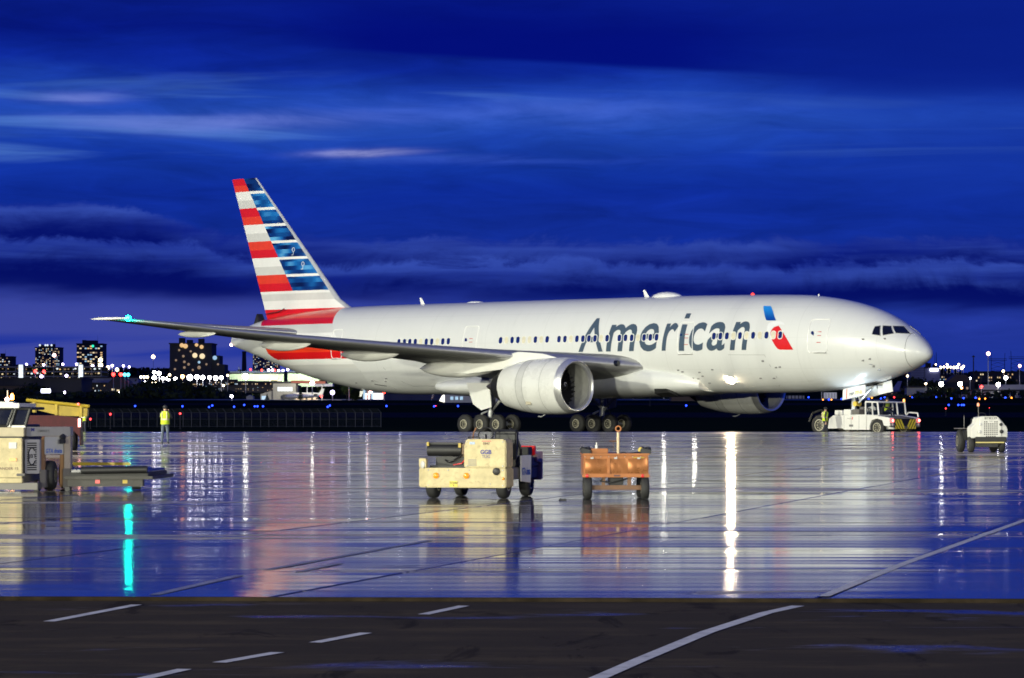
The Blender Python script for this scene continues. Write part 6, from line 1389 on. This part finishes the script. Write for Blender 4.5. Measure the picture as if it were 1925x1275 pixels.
# right-hand background
t, hw, h = bld('pale_tower', 'pale windowless tower block right of the airliner nose', 'building', 1712, 1738, 690, 1500, 14, M_B['lilac'], roof=False)
for k in range(6): MB().box(-hw, hw, -.1, 0, h * (.4 + k * .1) - .06, h * (.4 + k * .1) + .06).build('floor_band', M_B['dark'], t, smooth=0)
t, hw, h = bld('sign_building', 'blue-grey building carrying a glowing white rectangular sign', 'building', 1739, 1767, 692, 1500, 14, M_B['lilac'])
MB().box(-hw * .35, hw * .75, -.6, -.1, h * .80, h * .98).build('sign_panel', glow('sign_white', (.72, .74, 1), 5.0), t, bevel=.1)
t, hw, h = bld('low_white_building', 'low white building with dark roof right of the nose gear', 'building', 1707, 1743, 729, 950, 8, M_B['pale']); MB().box(-hw * .2, hw * .6, -.1, -.02, .6, h * .8).build('door', M_B['lilac'], t, smooth=0)
t, hw, h = bld('long_white_building', 'long low white building under the right-hand lamp posts', 'building', 1808, 1960, 736, 930, 12, M_B['pale'])
MB().box(-hw * .45, hw, 2, 11, h + .5, h + 1.9).build('upper_storey', M_B['pale'], t, smooth=0); MB().box(-hw, hw, -.2, 0, h - .3, h - .05).build('eaves_band', M_B['lilac'], t, smooth=0)
for lb, u0, u1, v0 in (('dark pitched-roof house left of the tall lamp post', 1780, 1832, 705), ('dark pitched-roof house behind the long white building', 1868, 1925, 712)):
    t, hw, h = bld('house', lb, 'house', u0, u1, v0 + 14, 1150, 10, M_B['dark'], roof=False, group='dark houses on the right')
    MB().prism([(-hw * 1.08, h), (hw * 1.08, h), (hw * .35, h + 2.6), (-hw * .35, h + 2.6)], 'y', -.3, 10.3).build('roof', M_B['brown'], t, smooth=0)
    for k in range(3): MB().box(-hw * .6 + k * hw * .5, -hw * .6 + k * hw * .5 + .7, -.08, 0, h * .4, h * .6).build('window', M_LIT['dim'], t, smooth=0)
# parked jets far behind
def far_jet(u, v, D, L, label, fu, tailm):
    a = at(u, v, D); t = thing('parked_jet', label, 'airplane', (a.x, D, terr(D)), 0)
    rg = []
    for k in range(15):
        q = k / 14; r = .09 * L * (min(1, (q * 7)) ** .5 if q < .2 else 1 if q < .65 else 1 - (q - .65) / .35 * .85) * .55 + .02
        rg.append([(-L / 2 + L * q, r * math.cos(2 * math.pi * j / 12), .11 * L * .9 + r * math.sin(2 * math.pi * j / 12) + max(0, q - .65) * L * .06) for j in range(12)])
    MB().loft(rg).build('fuselage', fu, t, smooth=60)
    z = .13 * L; MB().prism([(L * .34, z), (L * .47, z), (L * .52, z + .16 * L), (L * .45, z + .16 * L)], 'y', -.12, .12).build('tail_fin', tailm, t, smooth=0)
    MB().add([(-L * .02, 0, z * .6), (L * .12, 0, z * .6), (L * .24, -L * .4, z * .75), (L * .18, -L * .4, z * .75)], [(0, 1, 2, 3)]).add([(-L * .02, 0, z * .6), (L * .12, 0, z * .6), (L * .24, L * .4, z * .75), (L * .18, L * .4, z * .75)], [(0, 1, 2, 3)]).build('wing', fu, t, smooth=0, fix=False)
    MB().lathe([(0, .02 * L), (.03 * L, .024 * L), (.1 * L, .015 * L)], (L * .24, -.06 * L, z * 1.05), (1, 0, 0), 10).build('engine', M_DARK, t)
    for x, y in ((-.38, 0), (.06, -.06), (.06, .06)): MB().tube((L * x, L * y, .06 * L), (L * x, L * y, .02 * L), .01 * L, n=6).lathe([(-.01 * L, .022 * L), (.01 * L, .022 * L)], (L * x, L * y, .022 * L), (0, 1, 0), 10).build('landing_gear', M_DARK, t)
    for k in range(9): MB().box(-L * .28 + k * L * .05, -L * .26 + k * L * .05, -L * .053, -L * .04, z * .82, z * .9).build('window', M_DARK, t, smooth=0)
    return t
far_jet(572, 757, 815, 9.5, 'small white business jet parked before the grey office', M_WHT, M_WHT2)
M_BLT = mat('tail_blue', (.02, .04, .30), .4)
j = far_jet(1640, 742, 940, 16, 'parked jet with dark blue tail glimpsed beneath the airliner nose', mat('jet_blue', (.03, .05, .22), .4), M_BLT)

# ------------------------------------------------------------------ trees and far wood
def leaf_mat(n, a, b):
    m = bpy.data.materials.new(n); m.use_nodes = True; nb = NB(m.node_tree); p = m.node_tree.nodes['Principled BSDF']
    f = nb.noise(nb.n('ShaderNodeTexCoord').outputs['Object'], .9, 3); nb.put(p.inputs['Base Color'], nb.mix(f, a + (1,), b + (1,))); p.inputs['Roughness'].default_value = .7; p.inputs['Specular IOR Level'].default_value = .2
    return m
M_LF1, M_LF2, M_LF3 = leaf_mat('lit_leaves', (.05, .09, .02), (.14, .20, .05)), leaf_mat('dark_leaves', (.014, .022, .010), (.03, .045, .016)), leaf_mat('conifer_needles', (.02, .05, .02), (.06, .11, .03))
M_BARK = mat('bark', (.05, .035, .025), .85, var=.3)
def crown(fn, n, sz, m, t, seed):
    r = random.Random(seed); vs = []; fs = []
    for _ in range(n):
        c = Vector(fn(r)); s = sz * r.uniform(.5, 1.3); a = Vector((r.gauss(0, 1), r.gauss(0, 1), r.gauss(0, 1))).normalized(); b = a.orthogonal().normalized(); d = a.cross(b)
        k = len(vs); vs += [c + b * s, c + d * s * .6, c - b * s, c - d * s * .6]; fs.append((k, k + 1, k + 2, k + 3))
    return MB().add(vs, fs).build('crown', m, t, smooth=0, fix=False)
def tree(u, vtop, D, wpx, label, kind, seed, m):
    zb = terr(D); a = at(u, vtop, D); h = a.z - zb; w_ = wpx * D / FPX / 2
    t = thing('tree' if kind != 'bush' else 'bush', label, 'tree' if kind != 'bush' else 'bush', (a.x, D, zb))
    tk = MB().tube((0, 0, 0), (0, 0, h * (.9 if kind == 'cone' else .5)), h * .03, h * .012, 8)
    rr = random.Random(seed)
    cl = []
    for k in range(9 if kind != 'cone' else 0):
        an = rr.uniform(0, 6.28); q = (w_ * .6 * math.cos(an), w_ * .6 * math.sin(an), h * rr.uniform(.45, .85)); tk.tube((0, 0, h * rr.uniform(.25, .45)), q, h * .014, h * .004, 5); cl.append(q)
    tk.build('trunk', M_BARK, t)
    if kind == 'cone':
        def fn(r): z = r.random() ** 1.3; an = r.uniform(0, 6.28); rad = w_ * (1 - z) * r.uniform(.4, 1.0) * (1 + .25 * math.sin(z * 40)); return (rad * math.cos(an), rad * math.sin(an), h * (.08 + .92 * z))
    elif kind == 'bush':
        def fn(r): v = Vector((r.gauss(0, 1), r.gauss(0, 1), r.gauss(0, 1))).normalized() * r.uniform(.75, 1.0); return (w_ * v.x, w_ * v.y, h * .52 + h * .5 * v.z)
    else:
        def fn(r): q = r.choice(cl); v = Vector((r.gauss(0, 1), r.gauss(0, 1), r.gauss(0, .8))) * w_ * .27; return (q[0] + v.x, q[1] + v.y, q[2] + v.z)
    crown(fn, 1300, w_ * (.16 if kind != 'cone' else .13), m, t, seed)
tree(565, 726, 805, 12, 'lit conifer standing before the grey office', 'cone', 1, M_LF3)
tree(502, 740, 805, 9, 'small dark conifer left of the grey office', 'cone', 2, M_LF2)
tree(652, 722, 800, 20, 'leafy tree lit yellow-green beneath the airliner tail', 'tree', 3, M_LF1)
tree(668, 733, 805, 26, 'dark round clipped hedge bush right of the lit tree', 'bush', 4, M_LF2)
tree(607, 712, 900, 20, 'dark spiky tree above the brown canopy', 'tree', 5, M_LF1)
tree(632, 724, 880, 34, 'broad dark tree in front of the right hangar', 'tree', 6, M_LF2)
for k, (u, v, wd) in enumerate(((285, 722, 50), (330, 724, 60), (250, 730, 40), (385, 733, 46), (60, 735, 50), (1760, 722, 40), (1722, 715, 36), (1890, 716, 44))):
    tree(u, v, 980 + 8 * k, wd, ['dark tree below the row of white lamps', 'dark tree left of the dark tower base', 'dark tree beside the black gabled shed', 'dark low tree under the row of lamps', 'dark tree under the glowing sign', 'dark tree before the pitched-roof house', 'dark tree below the pale tower', 'dark tree at the right edge behind the white building'][k], 'tree', 30 + k, M_LF2)
# continuous far wood on the ridge: one mass
r = random.Random(9); vs = []; fs = []
for _ in range(9000):
    y = r.uniform(2850, 3300); x = r.uniform(-.17, .17) * y
    hgt = (7 + 3 * math.sin(x * .013 + 1) + 2.5 * math.sin(x * .037) + 2 * math.sin(x * .09)) * r.random() ** .6
    c = Vector((x, y, terr(y) + hill(x, y) + max(0, hgt) - 1)); s = r.uniform(1.2, 3.2); a = Vector((r.gauss(0, 1), r.gauss(0, 1), r.gauss(0, 1))).normalized(); b = a.orthogonal().normalized(); d = a.cross(b)
    k = len(vs); vs += [c + b * s, c + d * s, c - b * s, c - d * s]; fs.append((k, k + 1, k + 2, k + 3))
o = MB().add(vs, fs).build('far_wood', M_LF2, None, smooth=0, fix=False); tag(o, 'dark wooded ridge along the horizon', 'wood'); o['kind'] = 'stuff'
r = random.Random(19); vs = []; fs = []
for _ in range(5200):      # scrub and hedges before the low buildings
    y = r.uniform(905, 990); x = r.choice((r.uniform(-.16, -.065), r.uniform(-.16, -.065), r.uniform(.115, .165))) * y
    hgt = (1.3 + .9 * math.sin(x * .11) + .7 * math.sin(x * .31 + 2)) * r.random() ** .7
    c = Vector((x, y, terr(y) + max(0, hgt))); s = r.uniform(.35, .9); a = Vector((r.gauss(0, 1), r.gauss(0, 1), r.gauss(0, 1))).normalized(); b = a.orthogonal().normalized(); d = a.cross(b)
    k = len(vs); vs += [c + b * s, c + d * s, c - b * s, c - d * s]; fs.append((k, k + 1, k + 2, k + 3))
o = MB().add(vs, fs).build('scrub', M_LF2, None, smooth=0, fix=False); tag(o, 'dark scrub hedge at the edge of the airfield', 'hedge'); o['kind'] = 'stuff'

# ------------------------------------------------------------------ lamps on poles
ORD = ['first', 'second', 'third', 'fourth', 'fifth', 'sixth', 'seventh', 'eighth', 'ninth', 'tenth', 'eleventh', 'twelfth', 'thirteenth', 'fourteenth', 'fifteenth']
def nth(pts, u, v): return ORD[sorted((p[0], p[1]) for p in pts).index((u, v))] + ' from the left'
LAMPM = {}
def lampm(k): return LAMPM[k]
for k, c, s in (('white', (.95, .93, 1.0), 34), ('violet', (.74, .62, 1.0), 12), ('cream', (1, .78, .46), 11), ('orange', (1, .36, .10), 26), ('red', (1, .03, .02), 12), ('cyan', (.08, .8, 1), 6), ('star', (1, .95, .84), 80), ('flood', (1, .96, .86), 40), ('pink', (1, .84, .74), 24), ('green', (.6, 1, .2), 5)): LAMPM[k] = glow('lamp_' + k, c, s, s >= 18)
def lamp(u, v, D, rpx, k, label, group, kind='floodlight_pole', cat='lamp post', light=0):
    a = at(u, v, D); zb = terr(D) + (hill(a.x, D) if D > 2600 else 0); r_ = rpx * D / FPX; h = max(1.0, a.z - zb)
    t = thing(kind, label, cat, (a.x, D, zb), 0, group)
    MB().tube((0, r_ * .5 + .15, 0), (0, r_ * .5 + .15, h + .2), .14, .09, 6).build('pole', M_GALV, t)
    MB().box(-r_ * .9, r_ * .9, .1, r_ * .5 + .3, h - r_ * .2, h + r_ * .9).build('lamp_head', M_DARK, t, smooth=0)
    MB().ball((0, 0, h), r_, 12).build('lamp_globe', lampm(k), t, smooth=60)
    if light:
        ld = bpy.data.lights.new('lamp', 'SPOT'); ld.energy = light; ld.color = (1, .95, .78); ld.shadow_soft_size = .3; ld.spot_size = R(150); ld.spot_blend = .4
        lo = bpy.data.objects.new('lamp_light', ld); COL.objects.link(lo); lo.parent = t; lo.location = (0, r_ * 1.5 + .6, h); lo.rotation_euler = (R(80), 0, 0)
    return t
lamp(461.5, 708, 1050, 5.4, 'flood', 'brilliant floodlight below the tail cone, brightest lamp in the background', None, light=50000)
lamp(587, 720, 815, 3.6, 'flood', 'bright floodlight hung at the brown canopy', None, light=12000)
lamp(102, 668, 1600, 3.4, 'pink', 'bright warm lamp in front of the windowed tower', None)
lamp(343, 708, 1060, 3.6, 'orange', 'orange lamp in the middle of the row of white lamps', None)
PTS = ((290, 711, 4.0), (316, 712, 4.0), (330, 712.5, 3.2), (357, 710, 5.2), (370, 709, 4.2), (381, 710, 4.0), (394, 710, 3.4), (405.5, 711, 4.2), (416, 710, 3.2), (273, 721, 4.4), (306, 711.5, 3.0), (299, 702, 3.6), (290, 700, 3.0))
for u, v, r_ in PTS:
    lamp(u, v, 1050 + u * .1, r_, 'white', 'white glowing lamp post in the row left of the tail, ' + nth(PTS, u, v), 'white lamp row left of the tail')
PTS = ((321, 720, 2.5), (319, 705, 2.3), (265, 709, 2.4), (271, 709, 2.6), (277, 709, 2.5), (300, 726, 2.2), (287, 720.5, 2.0), (293, 720.5, 2.0), (428, 706, 2.0), (420, 725, 2.0))
for u, v, r_ in PTS:
    lamp(u, v, 1120, r_, 'cream', 'small cream lamp among the white lamp row, ' + nth(PTS, u, v), 'small cream lamps among the white row')
PTS = ((203, 691, 3.4), (211, 687.5, 2.4), (220, 695, 3.2), (232, 688, 2.2), (243, 690, 2.0), (189, 687, 4.2), (189, 677, 3.8), (182, 692, 2.2), (118, 685, 2.2), (82, 686, 2.4), (144, 685, 2.2), (174, 688, 2.6), (50, 685, 2.0), (138, 692, 2.0))
for u, v, r_ in PTS:
    lamp(u, v, 1500, r_, 'cream' if r_ > 2.6 else 'violet', 'pale lamp above the parking garage skyline, ' + nth(PTS, u, v), 'pale lamps over the parking garage')
lamp(288, 671, 1800, 3.4, 'cream', 'lone yellowish lamp on a pole above the wooded ridge', None)
PTS = ((505, 696), (512, 696), (524, 697), (532, 697), (541, 695), (553, 696), (564, 697), (561, 697))
for u, v in PTS: lamp(u, v, 1420, 2.3, 'violet', 'violet-white lamp above the hangar roofs, ' + nth(PTS, u, v), 'violet lamps above the hangars')
PTS = ((492, 696), (516.5, 696), (571.5, 694), (471, 695))
for u, v in PTS: lamp(u, v, 1410, 1.8, 'red', 'red warning lamp above the hangar roofs, ' + nth(PTS, u, v), 'red lamps above the hangars')
for u, v in ((213, 704), (227, 704)): lamp(u, v, 990, 3.4, 'red', ('left' if u < 220 else 'right') + ' large red signal lamp on the black gabled shed roof', 'red signal lamps on the gabled shed')
for u, v in ((234.5, 704.5), (241, 704.5)): lamp(u, v, 995, 3.2, 'cyan', ('left' if u < 238 else 'right') + ' cyan signal lamp beside the red signal lamps', 'cyan signal lamps')
for u, v, k, r_, lb in ((66, 698, 'red', 3.0, 'red lamp left of centre on the parking garage'), (82.5, 698.5, 'red', 3.0, 'red lamp right of centre on the parking garage'), (78, 708, 'violet', 3.0, 'violet lamp at the foot of the parking garage'), (125, 706.5, 'violet', 2.8, 'violet-white lamp right end of the parking garage'), (122, 738, 'violet', 2.6, 'violet-white lamp beside the dark warehouse'), (251, 737.5, 'white', 2.0, 'left of a pair of small white lamps in the hedge'), (255, 738, 'white', 1.8, 'right of a pair of small white lamps in the hedge'), (225, 738, 'white', 1.6, 'small white lamp under the black gabled shed'),
        (330, 740, 'cream', 2.6, 'warm low lamp behind the scrub'), (369, 745, 'cream', 2.6, 'warm low lamp right of the scrub'), (400, 743, 'cream', 2.2, 'left of two warm lamps by the sheds'), (406, 742, 'cream', 2.4, 'right of two warm lamps by the sheds'), (435.5, 748, 'white', 2.6, 'white low lamp left of the cream hut'), (656, 719, 'white', 2.4, 'white lamp just under the airliner rear belly'), (691, 730, 'orange', 2.6, 'orange lamp above the lit shop front'), (696.5, 737, 'pink', 3.2, 'pinkish white lamp at the shop front'), (722, 737, 'red', 3.2, 'red lamp at the right corner of the shop front'), (625, 738, 'violet', 4.2, 'violet glowing sign lamp over the warm hut'), (604, 752, 'red', 2.2, 'red lamp at the tail of the business jet'), (690.5, 759, 'red', 2.0, 'low red lamp before the shop front')):
    lamp(u, v, 790 if 430 < u < 800 else 1380 if v < 712 else 980, r_, k, lb, None)
for u, v, r_, k, lb, D in ((1858, 665, 3.6, 'pink', 'tallest twin lamp post on the right horizon', 1000), (1917, 688, 2.8, 'pink', 'lamp post at the right edge over the long white building', 935), (1769.5, 722, 3.8, 'star', 'left bright lamp of the right-hand row', 960), (1805, 722, 3.8, 'star', 'middle bright lamp of the right-hand row', 960), (1877, 723, 3.6, 'star', 'lower bright lamp before the long white building', 925), (1891, 710.5, 3.4, 'white', 'upper bright lamp behind the long white building', 1000), (1778.5, 735, 3.2, 'green', 'yellow-green lamp below the left bright lamp', 940), (1845, 727, 2.6, 'red', 'red lamp at the left end of the long white building', 925), (1824, 711, 1.6, 'white', 'tiny white lamp between the dark houses', 1100), (1740.5, 721.5, 2.0, 'cream', 'small lamp on the low white building', 945), (1706, 707, 2.0, 'cream', 'small lamp just below the nose of the airliner', 950), (1886, 698, 2.4, 'cream', 'pale lamp on the right wooded slope', 1500), (1756.5, 738, 1.8, 'red', 'small red lamp near the low white building', 940), (1808, 730, 1.8, 'orange', 'small orange lamp left of the long white building', 925)):
    lamp(u, v, D, r_, k, lb, None)
PTS = ((1768, 691, 2.4), (1774.5, 690, 1.8), (1781, 690, 2.4), (1787, 690.5, 1.8), (1793.5, 691, 2.4), (1799, 690.5, 2.8), (1808, 692, 2.6), (1811, 689, 2.2), (1780.5, 685.5, 1.8), (1802.5, 685, 1.8), (1759, 685.5, 1.5))
for u, v, r_ in PTS:
    lamp(u, v, 1900, r_, 'cream', 'cream lamp in the row over the right-hand trees, ' + nth(PTS, u, v), 'cream lamp row over the right-hand trees')
PTS = ((1248, 700, 4.2, 'star'), (1306, 697, 4.4, 'star'), (1190, 702, 3.2, 'white'), (1545, 690, 3.0, 'cream'), (752, 705, 3.4, 'white'), (690, 700, 2.8, 'white'), (838, 702, 3.0, 'cream'), (1040, 700, 3.0, 'white'), (1095, 704, 2.6, 'cream'), (1430, 692, 2.6, 'cream'))
for u, v, r_, k in PTS:
    lamp(u, v, 900, r_, k, 'lamp behind the airliner mirrored on the apron, ' + nth(PTS, u, v), 'lamp posts hidden behind the airliner')
# bare poles and lattice pylons on the right
def pole(u, v0, D, label, r_=.22):
    a = at(u, v0, D); t = thing('utility_pole', label, 'pole', (a.x, D, terr(D))); MB().tube((0, 0, 0), (0, 0, a.z - terr(D)), r_, r_ * .7, 8).build('pole', M_DARK, t); MB().box(-.5, .5, -.1, .1, a.z - terr(D) - .6, a.z - terr(D) - .3).build('bracket', M_DARK, t, smooth=0)
pole(1830, 668, 1050, 'tall dark bare pole left of the tallest twin lamp'); pole(1844, 707, 930, 'short pale post beside the long white building', .15)
def pylon(u, v0, D, label):
    a = at(u, v0, D); h = a.z - terr(D); t = thing('lattice_pylon', label, 'pylon', (a.x, D, terr(D)), 0, 'lattice pylons')
    w0, w1 = 5.0, 2.4; L = MB()
    for sx in (-1, 1): L.tube((sx * w0, 0, 0), (sx * w1 * 2, 0, h * .72), .22, n=5).tube((sx * w1 * 2, 0, h * .72), (sx * w1 * 2.1, 0, h), .16, n=5)
    L.build('leg', M_DARK, t, smooth=0); B = MB()
    for k in range(5): z0, z1 = h * .72 * k / 5, h * .72 * (k + 1) / 5; B.tube((-5, 0, z0), (5, 0, z1), .12, n=4).tube((5, 0, z0), (-5, 0, z1), .12, n=4)
    B.tube((-6.5, 0, h * .74), (6.5, 0, h * .74), .25, n=4).tube((-6.5, 0, h * .80), (6.5, 0, h * .80), .18, n=4); B.build('bracing', M_DARK, t, smooth=0)
pylon(1876, 664, 2400, 'left lattice power pylon on the right skyline'); pylon(1914, 660, 2300, 'right lattice power pylon on the right skyline'); 
cr = at(1760, 662, 2400); t = thing('lattice_mast', 'thin lattice mast on the skyline right of the nose', 'mast', (cr.x, 2400, terr(2400))); MB().tube((0, 0, 0), (0, 0, cr.z - terr(2400)), .5, .15, 5).build('mast', M_DARK, t)

# ------------------------------------------------------------------ taxiway lights
TLM = {'blue': glow('taxi_blue', (.012, .05, 1.0), 7.0), 'red': glow('taxi_red', (1.0, .03, .03), 6.0), 'orange': glow('taxi_orange', (1.0, .26, .02), 6.0)}
TLP = {}
def taxi_light(u, v, k, label, group, D=None, rpx=2.2):
    D = D or ground_y(v + 1.6); a = at(u, v, D); zb = min(terr(D), a.z - .3); r_ = rpx * D / FPX * .8; h = a.z - zb
    t = thing('taxiway_light', label, 'taxiway light', (a.x, D, zb), 0, group)
    MB().tube((0, 0, 0), (0, 0, h - r_ * .6), .05, .05, 6).lathe([(0, .16), (.05, .16), (.06, .05)], (0, 0, 0), n=8).build('stem', M_DARK, t)
    MB().lathe([(-r_ * .9, r_ * .6), (0, r_ * .95), (r_ * .6, r_ * .7), (r_ * .95, .01)], (0, 0, h), n=10).build('lens', TLM[k], t, smooth=60)
def row(k, pts, where, D=None, rpx=2.2):
    for u, v in pts: taxi_light(u, v, k, '%s taxiway light %s, %s' % (k, where, nth(pts, u, v)), '%s taxiway lights %s' % (k, where), D, rpx)
row('blue', ((254, 763.5), (343, 764), (393, 765.5), (399, 762.5), (440, 765), (459, 761.5), (479, 764), (484, 764), (494.5, 764)), 'left of the tail above the fence')
row('blue', ((616, 765), (620, 762.5), (726.5, 763.5), (816, 764), (861, 763.5), (1125, 762.5), (1290, 762.5)), 'under the airliner belly')
row('red', ((819.5, 764), (1222, 740)), 'under the airliner belly', 620)
row('blue', ((1520, 747), (1558, 751.5), (1582, 750), (1633, 750), (1656, 749), (1663, 747)), 'under the airliner nose', rpx=1.9)
row('orange', ((1547, 751.5), (1563, 751.5), (1639, 748)), 'under the airliner nose', rpx=1.9)
row('blue', ((1693, 746.5), (1706, 747), (1714.5, 747.5), (1734, 746.5), (1760, 746.5), (1769.5, 745), (1788.5, 749), (1794.5, 745.5), (1811.5, 748.5), (1834, 748), (1856, 747.5), (1873, 746.5), (1890, 747.5), (1901, 746.5), (1908, 745)), 'right of the airliner nose', rpx=2.1)
row('orange', ((1698.5, 746.5), (1711, 746.5), (1805.5, 745), (1841, 750), (1852, 749.5), (1901.5, 748)), 'right of the airliner nose', rpx=2.1)
row('red', ((1681, 747), (1722.5, 745.5)), 'right of the airliner nose', rpx=2.1)
row('blue', ((1783.5, 761.5), (1801.5, 761.5), (1808, 761.5), (1812, 761.5)), 'over the number BT8239 tractor', rpx=2.2)
taxi_light(1778, 768, 'red', 'low red light right of the tow tractor roof', None, 520, 1.8); taxi_light(1860, 767, 'red', 'tiny red light above the BT8239 tractor', None, 530, 1.0)
for u, v, lb in ((207.5, 778.7, 'left of the standing person, on the fence line'), (170, 788, 'beside the person half hidden by the boom'), (338.7, 777.6, 'right of the standing person, on the fence line')):
    taxi_light(u, v, 'red', 'red light ' + lb, None, 405, 2.6)

# ------------------------------------------------------------------ perimeter fence
M_FEN = mat('dimmed_fence_wire', (.055, .06, .07), .6, .3)  # metal coloured dark in place of shade, since floodlights reach the fence
D = 440; z0 = terr(D); u0, u1, du = 150, 716, 16.0
a = at(u0, 0, D).x; b = at(u1, 0, D).x; hP = at(0, 775.5, D).z - z0
fe_ = thing('perimeter_fence', 'dark chain-link perimeter fence with angled post tops behind the apron', 'fence', ((a + b) / 2, D, z0))
pm = MB().tube((0, 0, 0), (0, 0, hP), .045, .045, 6).tube((0, 0, hP), (-.42, -.1, hP + .5), .032, .026, 6).build('post', M_FEN, None, smooth=60); pme = pm.data; bpy.data.objects.remove(pm)
n = int((u1 - u0) / du)
for k in range(n + 1): link('post', pme, fe_, (a - (a + b) / 2 + (b - a) * k / n + rb.uniform(-.05, .05), 0, 0))
for z in (hP - .02, .12, hP * .55): MB().tube(((a - b) / 2, 0, z), ((b - a) / 2, 0, z), .022, n=5).build('rail', M_FEN, fe_, smooth=0)
for k in (.12, .25, .38): MB().tube(((a - b) / 2 - k, -.03, hP + k * 1.2), ((b - a) / 2 - k, -.03, hP + k * 1.2), .010, n=4).build('barbed_wire', M_FEN, fe_, smooth=0)
cm = MB(); hw = (b - a) / 2
x = -hw
while x < hw:
    x2 = min(hw, x + hP); cm.tube((x, .02, 0), (x2, .02, hP * (x2 - x) / hP), .006, n=3).tube((x, .03, hP), (x2, .03, hP - (x2 - x)), .006, n=3); x += .22
o = cm.build('chain_link_mesh', M_FEN, fe_, smooth=0, fix=False); o['kind'] = 'stuff'
